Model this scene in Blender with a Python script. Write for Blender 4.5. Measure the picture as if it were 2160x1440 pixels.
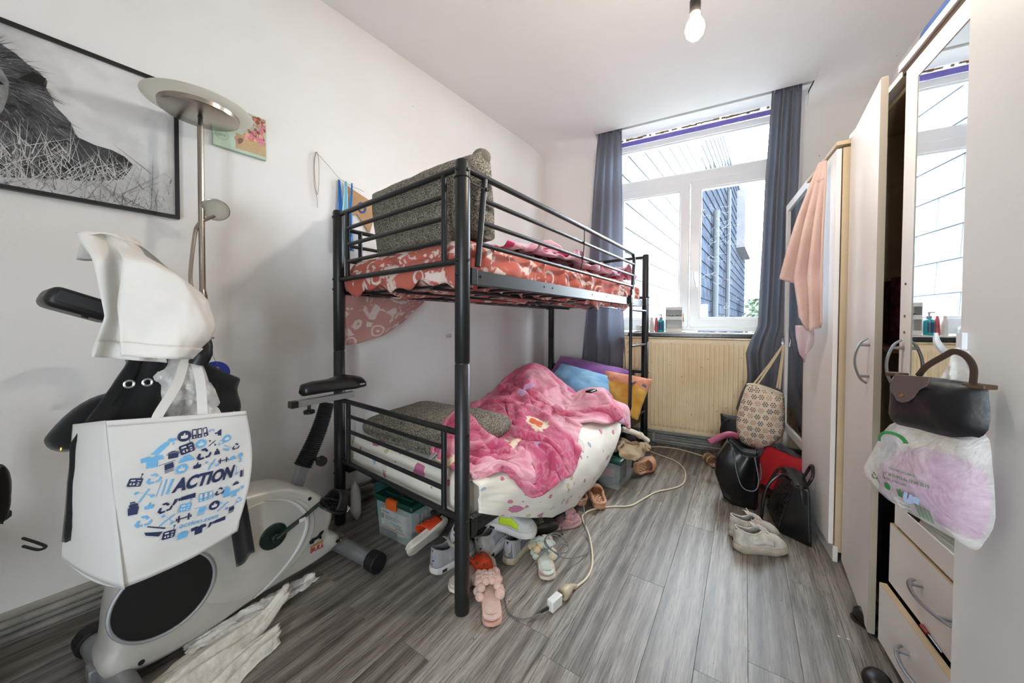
import bpy, bmesh, math, random
import numpy as np
from mathutils import Vector, Matrix, noise

for _o in list(bpy.data.objects):
    bpy.data.objects.remove(_o, do_unlink=True)
SC = bpy.context.scene
COL = SC.collection
PI = math.pi

# ------------------------------------------------------------------ camera
def _cam():
    yaw, pit, roll = math.radians(27.6), math.radians(1.15), math.radians(.24)
    F = Vector((-math.sin(yaw)*math.cos(pit), math.cos(yaw)*math.cos(pit), -math.sin(pit)))
    R = Vector((math.cos(yaw), math.sin(yaw), 0)); U = R.cross(F)
    R2 = R*math.cos(roll)+U*math.sin(roll); U2 = -R*math.sin(roll)+U*math.cos(roll)
    cd = bpy.data.cameras.new('camera'); co = bpy.data.objects.new('camera', cd); COL.objects.link(co)
    cd.sensor_fit = 'HORIZONTAL'; cd.sensor_width = 36; cd.lens = 36*736.1/2160
    cd.shift_y = -21.7/2160; cd.clip_start = .02; cd.clip_end = 200
    m = Matrix((R2, U2, -F)).transposed().to_4x4(); m.translation = (0, 0, 1.09)
    co.matrix_world = m
    SC.camera = co
_cam()

# ------------------------------------------------------------------ sky light, exposure
W = bpy.data.worlds.new('overcast'); SC.world = W; W.use_nodes = True
_bg = W.node_tree.nodes['Background']
_bg.inputs[0].default_value = (.86, .94, 1.0, 1); _bg.inputs[1].default_value = 24.0
_pl = bpy.data.lights.new('sky_portal', 'AREA'); _pl.shape = 'RECTANGLE'; _pl.size = 1.5; _pl.size_y = 1.85
_pl.cycles.is_portal = True
_po = bpy.data.objects.new('sky_portal', _pl); COL.objects.link(_po)
_po.location = (-.03, 3.68, 1.93); _po.rotation_euler = (-PI/2, 0, 0)
_p2 = bpy.data.objects.new('sky_portal', _pl.copy()); COL.objects.link(_p2); _p2.data.size = .55; _p2.data.size_y = 1.4  # portal of the added fill opening behind the camera
_p2.location = (.025, -1.12, .88); _p2.rotation_euler = (PI/2, 0, 0)
SC.view_settings.view_transform = 'Standard'; SC.view_settings.look = 'None'
SC.view_settings.gamma = 1; SC.view_settings.use_curve_mapping = False
SC.view_settings.exposure = 0.62
SC.cycles.max_bounces = 12; SC.cycles.diffuse_bounces = 8; SC.cycles.transparent_max_bounces = 16
SC.cycles.caustics_reflective = False; SC.cycles.caustics_refractive = False
SC.cycles.sample_clamp_indirect = 20
BULB = 430.0     # strength of the glowing bulb in the pendant
# ------------------------------------------------------------------ helpers
def C(h, a=1):
    h = h.lstrip('#'); v = [int(h[i:i+2], 16)/255 for i in (0, 2, 4)]
    return tuple((x/12.92 if x <= .04045 else ((x+.055)/1.055)**2.4) for x in v)+(a,)

def V(*a): return Vector(a)

class NT:
    def __init__(s, name):
        s.m = bpy.data.materials.new(name); s.m.use_nodes = True; s.t = s.m.node_tree
        s.b = s.t.nodes['Principled BSDF']; s.out = s.t.nodes['Material Output']
    def n(s, typ, *ins, **kw):
        nd = s.t.nodes.new('ShaderNode'+typ)
        for k, v in kw.items():
            if k.startswith('i_'):
                s.put(nd, k[2:].replace('_', ' '), v)
            else: setattr(nd, k, v)
        for i, v in enumerate(ins): s.put(nd, i, v)
        return nd
    def put(s, nd, key, v):
        if v is None: return
        sk = nd.inputs[key]
        if isinstance(v, bpy.types.NodeSocket): s.t.links.new(v, sk)
        elif isinstance(v, bpy.types.Node): s.t.links.new(v.outputs[0], sk)
        else: sk.default_value = v
    def co(s, kind='Object', scale=(1, 1, 1), rot=(0, 0, 0), loc=(0, 0, 0)):
        tc = s.n('TexCoord'); mp = s.n('Mapping')
        s.t.links.new(tc.outputs[kind], mp.inputs[0])
        mp.inputs['Location'].default_value = loc; mp.inputs['Rotation'].default_value = rot; mp.inputs['Scale'].default_value = scale
        return mp.outputs[0]
    def noise(s, co, sc, det=3, rough=.5, dist=0):
        nd = s.n('TexNoise'); s.put(nd, 'Vector', co); nd.inputs['Scale'].default_value = sc
        nd.inputs['Detail'].default_value = det; nd.inputs['Roughness'].default_value = rough; nd.inputs['Distortion'].default_value = dist
        return nd.outputs[0]
    def ramp(s, fac, stops, interp='LINEAR'):
        nd = s.n('ValToRGB'); s.put(nd, 0, fac); cr = nd.color_ramp; cr.interpolation = interp
        while len(cr.elements) < len(stops): cr.elements.new(.5)
        for e, (p, c) in zip(cr.elements, stops): e.position = p; e.color = C(c) if isinstance(c, str) else c
        return nd.outputs[0]
    def mix(s, fac, a, b, bt='MIX'):
        nd = s.n('Mix', data_type='RGBA', blend_type=bt)
        s.put(nd, 0, fac); s.put(nd, 6, C(a) if isinstance(a, str) else a); s.put(nd, 7, C(b) if isinstance(b, str) else b)
        return nd.outputs[2]
    def math(s, op, a, b=None, c=None):
        nd = s.n('Math', operation=op); s.put(nd, 0, a); s.put(nd, 1, b); s.put(nd, 2, c); return nd.outputs[0]
    def bump(s, h, st=.3, d=.01):
        nd = s.n('Bump'); nd.inputs['Strength'].default_value = st; nd.inputs['Distance'].default_value = d
        s.put(nd, 'Height', h); s.put(s.b, 'Normal', nd.outputs[0]); return nd
    def p(s, **kw):
        for k, v in kw.items():
            s.put(s.b, k.replace('_', ' '), C(v) if isinstance(v, str) else v)
        return s

MATS = {}
def mat(name, col, rough=.5, metal=0, var=0, vs=6, bump=0, bs=60, bd=.004, sheen=0, trans=0, alpha=1, coat=0, emis=None, es=0, ior=None, sub=0):
    if name in MATS: return MATS[name]
    t = NT(name)
    if var:
        f = t.noise(t.co(), vs, 5, .6)
        c = C(col); d = tuple(x*(1-var) for x in c[:3])+(1,)
        l = tuple(min(1, x*(1+var*.5)) for x in c[:3])+(1,)
        t.p(Base_Color=t.ramp(f, [(.3, d), (.7, l)]))
    else: t.p(Base_Color=col)
    t.p(Roughness=rough, Metallic=metal, Sheen_Weight=sheen, Transmission_Weight=trans, Alpha=alpha, Coat_Weight=coat)
    if ior: t.p(IOR=ior)
    if sub: t.p(Subsurface_Weight=sub)
    if emis: t.p(Emission_Color=emis, Emission_Strength=es)
    if bump: t.bump(t.noise(t.co(), bs, 4, .6), bump, bd)
    MATS[name] = t.m
    return t.m

class MB:
    def __init__(s): s.v = []; s.f = []; s.uv = []; s.mi = []
    def add(s, vs, fs, M=None, uv=None, mi=0):
        o = len(s.v)
        s.v += [tuple(M @ Vector(p)) if M is not None else tuple(p) for p in vs]
        s.f += [tuple(i+o for i in f) for f in fs]
        s.mi += [mi]*len(fs)
        s.uv += list(uv) if uv is not None else [(0, 0)]*len(vs)
        return s
    def box(s, c, d, M=None, rz=0, mi=0):
        hx, hy, hz = d[0]/2, d[1]/2, d[2]/2
        L = Matrix.Translation(c) @ Matrix.Rotation(rz, 4, 'Z')
        if M is not None: L = M @ L
        vs = [(x, y, z) for z in (-hz, hz) for x, y in ((-hx, -hy), (hx, -hy), (hx, hy), (-hx, hy))]
        return s.add(vs, [(3, 2, 1, 0), (4, 5, 6, 7), (0, 1, 5, 4), (1, 2, 6, 5), (2, 3, 7, 6), (3, 0, 4, 7)], L, mi=mi)
    def cyl(s, p0, p1, r0, r1=None, n=16, cap=True, M=None):
        return s.tube([p0, p1], [r0, r0 if r1 is None else r1], n, caps=cap, M=M)
    def tube(s, pts, r, n=8, closed=False, caps=True, M=None, flat=1.0, up=None):
        P = [Vector(p) for p in pts]; k = len(P)
        R = r if isinstance(r, (list, tuple)) else [r]*k
        vs, fs, uvs = [], [], []
        T0 = None; N = None; Lacc = 0
        for i in range(k):
            a = P[(i-1) % k] if (closed or i > 0) else P[i]; b = P[(i+1) % k] if (closed or i < k-1) else P[i]
            T = (b-a).normalized() if (b-a).length > 1e-9 else (T0 or V(0, 0, 1))
            if N is None:
                ref = Vector(up) if up else (V(0, 0, 1) if abs(T.z) < .9 else V(1, 0, 0))
                N = (ref - T*ref.dot(T)).normalized()
            else:
                N = N - T*N.dot(T)
                N = N.normalized() if N.length > 1e-6 else T.orthogonal().normalized()
            B = T.cross(N); T0 = T
            if i: Lacc += (P[i]-P[i-1]).length
            for j in range(n):
                an = 2*PI*j/n
                vs.append(P[i]+(N*math.cos(an)*flat+B*math.sin(an))*R[i]); uvs.append((Lacc, j/n))
        for i in range(k if closed else k-1):
            for j in range(n):
                a = i*n+j; b = i*n+(j+1) % n; c = ((i+1) % k)*n+(j+1) % n; d = ((i+1) % k)*n+j
                fs.append((a, b, c, d))
        if caps and not closed:
            fs.append(tuple(range(n-1, -1, -1))); fs.append(tuple((k-1)*n+j for j in range(n)))
        return s.add(vs, fs, M, uvs)
    def lathe(s, prof, n=24, M=None, cap=True):
        vs, fs = [], []
        for r, z in prof:
            for j in range(n):
                a = 2*PI*j/n; vs.append((r*math.cos(a), r*math.sin(a), z))
        k = len(prof)
        for i in range(k-1):
            for j in range(n):
                fs.append((i*n+j, i*n+(j+1) % n, (i+1)*n+(j+1) % n, (i+1)*n+j))
        if cap:
            if prof[0][0] > 1e-5: fs.append(tuple(range(n-1, -1, -1)))
            if prof[-1][0] > 1e-5: fs.append(tuple((k-1)*n+j for j in range(n)))
        return s.add(vs, fs, M)
    def grid(s, fn, nu, nv, wu=False, wv=False, M=None, uvf=None):
        vs, uv, fs = [], [], []
        for i in range(nu+(0 if wu else 1)):
            for j in range(nv+(0 if wv else 1)):
                u, w = i/nu, j/nv
                vs.append(tuple(fn(u, w))); uv.append(uvf(u, w) if uvf else (u, w))
        mu = nu if wu else nu+1; mv = nv if wv else nv+1
        for i in range(nu):
            for j in range(nv):
                a = i*mv+j; b = ((i+1) % mu)*mv+j; c = ((i+1) % mu)*mv+(j+1) % mv; d = i*mv+(j+1) % mv
                fs.append((a, b, c, d))
        return s.add(vs, fs, M, uv)
    def ell(s, c, r, n=16, M=None, m=10):
        r = (r, r, r) if isinstance(r, (int, float)) else r
        return s.grid(lambda u, w: (c[0]+r[0]*math.cos(2*PI*u)*math.sin(PI*w), c[1]+r[1]*math.sin(2*PI*u)*math.sin(PI*w), c[2]-r[2]*math.cos(PI*w)), n, m, wu=True, M=M)
    def prism(s, poly, z0, z1, M=None):
        n = len(poly)
        vs = [(x, y, z0) for x, y in poly]+[(x, y, z1) for x, y in poly]
        fs = [tuple(range(n-1, -1, -1)), tuple(range(n, 2*n))]+[(i, (i+1) % n, n+(i+1) % n, n+i) for i in range(n)]
        return s.add(vs, fs, M)
    def rframe(s, x0, x1, z0, z1, w, y0, y1, M=None):
        """mitred rectangular frame in the XZ plane, from y0 to y1; w = width or (left, right, bottom, top)"""
        l, r, bt, tp = w if isinstance(w, (tuple, list)) else (w, w, w, w)
        O = [(x0, z0), (x1, z0), (x1, z1), (x0, z1)]; I = [(x0+l, z0+bt), (x1-r, z0+bt), (x1-r, z1-tp), (x0+l, z1-tp)]
        vs = [(x, y, z) for y in (y0, y1) for x, z in O+I]; fs = []
        for i in range(4):
            j = (i+1) % 4
            fs += [(i, j, 4+j, 4+i), (8+j, 8+i, 12+i, 12+j), (i, 8+i, 8+j, j), (4+j, 12+j, 12+i, 4+i)]
        return s.add(vs, fs, M)
    def build(s, name, m, parent=None, smooth=40, bevel=0, bseg=2, sub=0, solid=0, soff=0, merge=False, loc=None):
        me = bpy.data.meshes.new(name)
        me.from_pydata(s.v, [], s.f); me.update()
        ul = me.uv_layers.new(name='UVMap')
        li = np.zeros(len(me.loops), dtype=np.int32); me.loops.foreach_get('vertex_index', li)
        ul.data.foreach_set('uv', np.array(s.uv, dtype=np.float32)[li].ravel())
        ms = m if isinstance(m, (list, tuple)) else [m]
        for q in ms: me.materials.append(q)
        if len(ms) > 1: me.polygons.foreach_set('material_index', s.mi)
        bm = bmesh.new(); bm.from_mesh(me)
        bmesh.ops.remove_doubles(bm, verts=bm.verts, dist=1e-6)
        bmesh.ops.recalc_face_normals(bm, faces=bm.faces)
        bm.to_mesh(me); bm.free()
        if smooth:
            me.polygons.foreach_set('use_smooth', [True]*len(me.polygons))
            me.set_sharp_from_angle(angle=math.radians(smooth))
        o = bpy.data.objects.new(name, me); COL.objects.link(o)
        if parent is not None: o.parent = parent
        if loc is not None: o.location = loc
        if solid:
            q = o.modifiers.new('solid', 'SOLIDIFY'); q.thickness = solid; q.offset = soff
        if sub:
            q = o.modifiers.new('sub', 'SUBSURF'); q.levels = sub; q.render_levels = sub
        if bevel:
            q = o.modifiers.new('bevel', 'BEVEL'); q.width = bevel; q.segments = bseg; q.limit_method = 'ANGLE'; q.angle_limit = math.radians(35)
        return o

def tag(o, label=None, cat=None, group=None, kind=None):
    if label: o['label'] = label
    if cat: o['category'] = cat
    if group: o['group'] = group
    if kind: o['kind'] = kind
    return o

def thing(name, label, cat, loc=(0, 0, 0), rz=0, group=None, M=None, kind=None):
    o = bpy.data.objects.new(name, None); COL.objects.link(o); o.empty_display_size = .05
    if M is not None: o.matrix_world = M
    else: o.location = loc; o.rotation_euler = (0, 0, rz)
    return tag(o, label, cat, group, kind)

def copy_tree(o, parent=None):
    c = o.copy(); COL.objects.link(c); c.parent = parent
    for ch in o.children: copy_tree(ch, c)
    return c

def frame(o, x, up=(0, 0, 1)):
    """4x4 matrix with origin o, local X along x, local Y along up (made square), local Z = X x Y"""
    x = Vector(x).normalized(); u = Vector(up); u = (u-x*u.dot(x)).normalized(); z = x.cross(u)
    m = Matrix((x, u, z)).transposed().to_4x4(); m.translation = o
    return m

def nz(x, y, z=0, sc=1): return noise.noise(Vector((x*sc, y*sc, z*sc)))
def fbm(x, y, z=0, sc=1, oc=4): return noise.fractal(Vector((x*sc, y*sc, z*sc)), 1.0, 2.0, oc)
def lerp(a, b, t): return a+(b-a)*t
def sstep(a, b, x):
    t = max(0, min(1, (x-a)/(b-a))); return t*t*(3-2*t)
def interp(xs, ys, x): return float(np.interp(x, xs, ys))
def spline(pts, n=8, closed=False):
    P = [Vector(p) for p in pts]; k = len(P); out = []
    for i in range(k if closed else k-1):
        p0 = P[(i-1) % k] if (closed or i > 0) else P[0]*2-P[1]
        p1, p2 = P[i], P[(i+1) % k]
        p3 = P[(i+2) % k] if (closed or i < k-2) else P[-1]*2-P[-2]
        for j in range(n):
            t = j/n
            out.append(.5*((2*p1)+(p2-p0)*t+(2*p0-5*p1+4*p2-p3)*t*t+(3*p1-p0-3*p2+p3)*t**3))
    if not closed: out.append(P[-1])
    return out

def inside(poly, x, y):
    r = False; n = len(poly); j = n-1
    for i in range(n):
        xi, yi = poly[i][:2]; xj, yj = poly[j][:2]
        if (yi > y) != (yj > y) and x < (xj-xi)*(y-yi)/(yj-yi)+xi: r = not r
        j = i
    return r

def puff(outline, thick, rings=6, back=.4, wr=0, wsc=20, seed=0, edge=.5, M=None, smoothn=3, cen=None):
    """a filled, pillow-like body from a 2D outline (local X,Y; bulges to +Z by thick, to -Z by thick*back)"""
    P = [(p.x, p.y) for p in spline([(x, y, 0) for x, y in outline], smoothn, True)] if smoothn else list(outline)
    n = len(P)
    cx, cy = cen if cen else (sum(p[0] for p in P)/n, sum(p[1] for p in P)/n)
    b = MB(); vs, fs, uv = [], [], []
    def ring(k, sgn):
        r = 1-k/rings
        h = thick*(1-r**(2/edge if edge else 2))**edge if r < 1 else 0
        h = thick*math.sqrt(max(0, 1-r*r)) if edge == .5 else thick*(1-r**2)**edge
        for x, y in P:
            X = cx+(x-cx)*r; Y = cy+(y-cy)*r
            w = wr*fbm(X+seed, Y-seed*2, sgn*3.1+seed, wsc, 3)*(1 if r < 1 else .3) if wr else 0
            z = (h+w) if sgn > 0 else -(h*back)+w*.3
            vs.append((X, Y, z)); uv.append((X, Y))
    for k in range(rings): ring(k, 1)
    vs.append((cx, cy, thick+(wr*fbm(cx+seed, cy-seed*2, 3.1+seed, wsc, 3) if wr else 0))); uv.append((cx, cy)); ct = len(vs)-1
    o2 = len(vs)
    for k in range(1, rings): ring(k, -1)
    vs.append((cx, cy, -thick*back)); uv.append((cx, cy)); cb = len(vs)-1
    for k in range(rings-1):
        for j in range(n):
            fs.append((k*n+j, k*n+(j+1) % n, (k+1)*n+(j+1) % n, (k+1)*n+j))
    for j in range(n): fs.append(((rings-1)*n+j, (rings-1)*n+(j+1) % n, ct))
    for k in range(rings-1):
        a = 0 if k == 0 else o2+(k-1)*n; c = o2+k*n
        for j in range(n): fs.append((a+(j+1) % n, a+j, c+j, c+(j+1) % n))
    for j in range(n): fs.append((o2+(rings-2)*n+(j+1) % n, o2+(rings-2)*n+j, cb))
    return b.add(vs, fs, M, uv)

def puffz(outline, thick, x, y, smoothn=3):
    """height of a puff's front at x,y (None outside)"""
    P = [(p.x, p.y) for p in spline([(a, c, 0) for a, c in outline], smoothn, True)]; n = len(P)
    cx, cy = sum(p[0] for p in P)/n, sum(p[1] for p in P)/n
    an = math.atan2(y-cy, x-cx); rr = math.hypot(x-cx, y-cy); R = None
    for i in range(n):
        a0 = math.atan2(P[i][1]-cy, P[i][0]-cx); a1 = math.atan2(P[(i+1) % n][1]-cy, P[(i+1) % n][0]-cx)
        d = (an-a0+PI) % (2*PI)-PI; e = (a1-a0+PI) % (2*PI)-PI
        if e and 0 <= d/e <= 1:
            R = lerp(math.hypot(P[i][0]-cx, P[i][1]-cy), math.hypot(P[(i+1) % n][0]-cx, P[(i+1) % n][1]-cy), d/e); break
    if not R or rr >= R*.97: return None
    return thick*math.sqrt(1-(rr/R)**2)

def text_mesh(s, size=1, shear=0, font=None, xs=1.0, bold=0):
    """flat triangles of a text, centred on the origin; returns (verts2d, faces, width, height)"""
    cu = bpy.data.curves.new('t', 'FONT'); cu.body = s; cu.size = size; cu.align_x = 'LEFT'; cu.resolution_u = 3
    cu.offset = bold
    o = bpy.data.objects.new('t', cu); COL.objects.link(o)
    dg = bpy.context.evaluated_depsgraph_get(); me = o.evaluated_get(dg).to_mesh()
    vs = [(v.co.x*xs+v.co.y*shear, v.co.y) for v in me.vertices]; fs = [tuple(p.vertices) for p in me.polygons]
    o.evaluated_get(dg).to_mesh_clear()
    bpy.data.objects.remove(o, do_unlink=True); bpy.data.curves.remove(cu)
    if not vs: return [], [], 0, 0
    x0, x1 = min(v[0] for v in vs), max(v[0] for v in vs); y0, y1 = min(v[1] for v in vs), max(v[1] for v in vs)
    return [(x-(x0+x1)/2, y-(y0+y1)/2) for x, y in vs], fs, x1-x0, y1-y0
def put_text(b, s, w, S, cx, cy, rot=0, shear=0, bold=0, mi=0, h=None):
    """text of width w laid on surface S(x,y)->point, centred at (cx,cy)"""
    vs, fs, tw, th = text_mesh(s, 1, shear, bold=bold)
    if not vs: return
    k = w/tw; ky = (h/th) if h else k
    ca, sa = math.cos(rot), math.sin(rot)
    b.add([tuple(S(cx+(x*k)*ca-(y*ky)*sa, cy+(x*k)*sa+(y*ky)*ca)) for x, y in vs], fs, mi=mi)
def put_poly(b, poly, S, cx=0, cy=0, k=1, rot=0, mi=0, sub=1):
    ca, sa = math.cos(rot), math.sin(rot)
    pts = [(cx+(x*ca-y*sa)*k, cy+(x*sa+y*ca)*k) for x, y in poly]
    b.add([tuple(S(x, y)) for x, y in pts], [tuple(range(len(pts)))], mi=mi)
# ------------------------------------------------------------------ room shell
LWD = V(.1893, .9819, 0)                 # direction of the left wall
LWN = V(.9819, -.1893, 0)                # its normal, into the room
def lwp(y): return V(-2.057+(y-.229)*.1928, y, 0)
WY = 3.483; CZ = 2.88; RX = 1.2; FY = -1.0

def m_wall(name, base, stain):
    t = NT(name); co = t.co()
    f = t.noise(co, .9, 4, .6); g = t.noise(co, 9, 5, .7)
    c = t.mix(t.ramp(f, [(.35, '#000000'), (.75, '#ffffff')]), base, stain)
    c = t.mix(t.ramp(g, [(.62, '#000000'), (.85, '#3a3a3a')]), c, '#b9ada0')
    sp = t.n('TexVoronoi', feature='F1'); t.put(sp, 'Vector', co); sp.inputs['Scale'].default_value = 7; sp.inputs['Randomness'].default_value = 1
    spot = t.ramp(sp.outputs['Distance'], [(.03, '#ffffff'), (.045, '#000000')])
    gate = t.ramp(t.noise(co, 3.3, 2), [(.6, '#000000'), (.62, '#ffffff')])
    c = t.mix(t.mix(1.0, spot, gate, 'MULTIPLY'), c, '#8c7a68')
    t.p(Base_Color=c, Roughness=.75)
    t.bump(t.noise(t.co(scale=(1, 1, 1)), 90, 5, .65), .12, .004)
    return t.m
WALL = m_wall('wall_paint', '#ecebe9', '#e4e0dc')
CEIL = m_wall('ceiling_paint', '#e9e8e8', '#e2e0de')

def poly_obj(name, pts, m, kind='structure', label=None):
    b = MB(); b.add(pts, [tuple(range(len(pts)))]); o = b.build(name, m, smooth=0); tag(o, label, None, None, kind); return o
FL = [(lwp(FY).x, FY), (RX, FY), (RX, WY), (lwp(WY).x, WY)]
def wall_seg(b, p, q, z0, z1, t=.1):
    """vertical slab from p to q (inner face), thickness t outwards (to the right of p->q)"""
    d = (Vector(q)-Vector(p)); n = V(d.y, -d.x).normalized().to_3d() if False else Vector((d.y, -d.x)).normalized()
    vs = []
    for z in (z0, z1):
        for a, k in ((p, 0), (q, 0), (q, t), (p, t)): vs.append((a[0]+n.x*k, a[1]+n.y*k, z))
    b.add(vs, [(3, 2, 1, 0), (4, 5, 6, 7), (0, 1, 5, 4), (1, 2, 6, 5), (2, 3, 7, 6), (3, 0, 4, 7)])

b = MB(); wall_seg(b, (lwp(WY).x, WY), (lwp(FY).x, FY), 0, 3.0); tag(b.build('wall_left', WALL, smooth=0), kind='structure')
VX0, VX1, VZ0, VZ1 = -.25, .30, .18, 1.58          # added glazed opening for fill light, in the wall behind the camera
b = MB(); wall_seg(b, (lwp(FY).x, FY), (VX0, FY), 0, 3.0); wall_seg(b, (VX1, FY), (RX, FY), 0, 3.0); wall_seg(b, (VX0, FY), (VX1, FY), 0, VZ0); wall_seg(b, (VX0, FY), (VX1, FY), VZ1, 3.0)
tag(b.build('wall_front', WALL, smooth=0), kind='structure')
b = MB(); wall_seg(b, (RX, FY), (RX, WY), 0, 3.0); tag(b.build('wall_right', WALL, smooth=0), kind='structure')
# window wall: opening x -.78..  .70, z 1.0 .. 2.95
WX0, WX1, WZ0 = -.78, .70, 1.0
b = MB(); T = .3
for x0, x1, z0, z1 in ((lwp(WY).x-.2, WX0, 0, 3.0), (WX1, RX+.1, 0, 3.0), (WX0, WX1, 0, WZ0)):
    b.box(((x0+x1)/2, WY+T/2, (z0+z1)/2), (x1-x0, T, z1-z0))
b.box(((WX0+WX1)/2, WY+.22, 2.985), (WX1-WX0, .16, .07))
wb = tag(b.build('wall_back', WALL, smooth=0), kind='structure')
# ceiling with the pocket cut out over the window, and the sloping cove along the window wall
PX0, PX1, PY = -.85, .755, 3.313
b = MB()
x0, x1 = -2.5, RX+.1
b.box(((x0+x1)/2, (FY-.1+PY)/2, CZ+.06), (x1-x0, PY-FY+.1, .12))
b.box(((x0+PX0)/2, (PY+WY)/2, CZ+.06), (PX0-x0, WY-PY, .12))
b.box(((PX1+x1)/2, (PY+WY)/2, CZ+.06), (x1-PX1, WY-PY, .12))
b.box(((PX0+PX1)/2, (PY+WY+.3)/2, CZ+.10), (PX1-PX0, WY-PY+.3, .04))
tag(b.build('ceiling', CEIL, smooth=0), kind='structure')
for nm, xa, xb in (('trim_1', -2.0, PX0), ('trim_2', PX1, RX)):
    b = MB()
    prof = []
    for i in range(9):
        t_ = i/8; a = t_*PI/2
        prof.append((PY-.13+.30*math.sin(a)*1.0, CZ-.13*(1-math.cos(a))))
    prof = [(y, z) for y, z in prof]+[(WY+.01, CZ+.02), (PY-.13, CZ+.02)]
    vs = [(xa, y, z) for y, z in prof]+[(xb, y, z) for y, z in prof]; n = len(prof)
    b.add(vs, [(i, (i+1) % n, n+(i+1) % n, n+i) for i in range(n)]+[tuple(range(n)), tuple(range(2*n-1, n-1, -1))])
    tag(b.build(nm, CEIL, smooth=50), kind='structure')

# ------------------------------------------------------------------ floor: planks as pieces
def m_plank():
    t = NT('grey_oak_laminate'); oi = t.n('ObjectInfo')
    co = t.n('VectorMath', operation='ADD'); tc = t.n('TexCoord')
    t.put(co, 0, tc.outputs['Object'])
    rv = t.n('CombineXYZ'); t.put(rv, 0, t.math('MULTIPLY', oi.outputs['Random'], 37.0)); t.put(rv, 1, t.math('MULTIPLY', oi.outputs['Random'], 91.0))
    t.put(co, 1, rv.outputs[0])
    mp = t.n('Mapping'); t.put(mp, 0, co.outputs[0]); mp.inputs['Scale'].default_value = (9, .8, 1)
    wob = t.noise(mp.outputs[0], .55, 3, .6)
    wv = t.n('TexWave', wave_type='BANDS', bands_direction='X'); t.put(wv, 'Vector', mp.outputs[0])
    wv.inputs['Scale'].default_value = .55; wv.inputs['Distortion'].default_value = 9; wv.inputs['Detail'].default_value = 3; wv.inputs['Detail Scale'].default_value = .8
    mp2 = t.n('Mapping'); t.put(mp2, 0, co.outputs[0]); mp2.inputs['Scale'].default_value = (150, 5, 1)
    fine = t.noise(mp2.outputs[0], 1.4, 6, .72)
    mp3 = t.n('Mapping'); t.put(mp3, 0, co.outputs[0]); mp3.inputs['Scale'].default_value = (45, 2.0, 1)
    med = t.noise(mp3.outputs[0], 1.5, 4, .6)
    base = t.ramp(wob, [(.25, '#4c443b'), (.5, '#7b7167'), (.75, '#a9a097')])
    c = t.mix(t.math('MULTIPLY', wv.outputs[0], .6), base, '#b7afa6')
    c = t.mix(t.ramp(fine, [(.34, '#ffffff'), (.56, '#000000')]), c, '#3a332c')
    c = t.mix(t.ramp(med, [(.48, '#000000'), (.8, '#aaaaaa')]), c, '#c2bcb4')
    lum = t.math('MULTIPLY_ADD', oi.outputs['Random'], .38, .66)
    hs = t.n('HueSaturation'); t.put(hs, 'Value', lum); t.put(hs, 'Color', c); hs.inputs['Saturation'].default_value = .95
    t.p(Base_Color=hs.outputs[0], Roughness=t.math('MULTIPLY_ADD', fine, .28, .24), Specular_IOR_Level=.6)
    t.bump(fine, .3, .0025)
    return t.m
PLANK = m_plank()
b = MB(); b.add([(x, y, -.012) for x, y in FL]+[(x, y, -.05) for x, y in FL], [(0, 1, 2, 3), (7, 6, 5, 4)])
floor = tag(b.build('floor', mat('plank_joint', '#4d463e', .9), smooth=0), kind='structure')
PA = math.radians(-6.1); PD = V(math.sin(-PA), math.cos(-PA), 0); PN = V(math.cos(PA), math.sin(PA), 0)
PWID, PLEN = .1432, 1.285
b = MB(); g = .0003; hw = PWID/2-g; hl = PLEN/2-g
b.box((0, 0, -.006), (hw*2, hl*2, .012)); pk = b.build('plank', PLANK, floor, smooth=0, bevel=0)
bmx = bmesh.new(); bmx.from_mesh(pk.data); bmesh.ops.bevel(bmx, geom=[e for e in bmx.edges if all(v.co.z > -.001 for v in e.verts)], offset=.0006, segments=1, affect='EDGES'); bmx.to_mesh(pk.data); bmx.free()
rnd = random.Random(5); first = True
ENDS = {-2: .255, -1: 2.10-PLEN*0, -3: 1.0, -4: 2.35, -8: .757, -7: 1.8, 0: 2.51, 1: 1.35, 2: .6, 3: 1.2}
fpoly = FL
for k in range(-17, 10):
    ac = -.119+PWID*(k+.5)
    off = ENDS.get(k, rnd.random()*PLEN)
    for j in range(-3, 4):
        al = off+PLEN*(j+.5)
        c = PN*ac+PD*al
        pts = [c+PN*(sx*hw)+PD*(sy*PLEN*.5) for sx in (-1, 0, 1) for sy in (-1, -.66, -.33, 0, .33, .66, 1)]
        if not any(inside(fpoly, p.x, p.y) for p in pts): continue
        o = pk if first else pk.copy()
        if not first: COL.objects.link(o)
        o.parent = floor; o.location = (c.x, c.y, 0); o.rotation_euler = (0, 0, PA + (PI if rnd.random() < .5 else 0)); first = False

# ------------------------------------------------------------------ baseboard boxes with heating pipes
GREYP = mat('dull_white_paint', '#aaa69c', .5, var=.25, vs=12, bump=.15, bs=40)
DIRTP = mat('dirty_pipe_paint', '#8d8981', .45, var=.4, vs=14, bump=.2, bs=40)
def pipes(name, p, q, n):
    p = Vector(p); q = Vector(q); d = (q-p).normalized(); n = Vector(n)
    b = MB()
    M = frame(p, d); L = (q-p).length
    # local X along wall, Y up, Z = X x up
    sgn = 1 if M.to_3x3().col[2].dot(n) > 0 else -1
    b.box((L/2, .055, sgn*.008), (L, .11, .016), M)
    root = tag(b.build(name, GREYP, smooth=0, bevel=.003), kind='structure')
    b = MB(); b.tube([M @ V(0, .082, sgn*.038), M @ V(L, .082, sgn*.038)], .0135, 12); b.build('pipe', DIRTP, root)
    b = MB(); b.tube([M @ V(0, .034, sgn*.038), M @ V(L, .034, sgn*.038)], .0135, 12); b.build('pipe', DIRTP, root)
    x = .25
    while x < L:
        b = MB(); b.box((x, .06, sgn*.046), (.022, .085, .016), M); b.build('pipe_clip', GREYP, root, bevel=.004); x += .83
    return root
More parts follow.
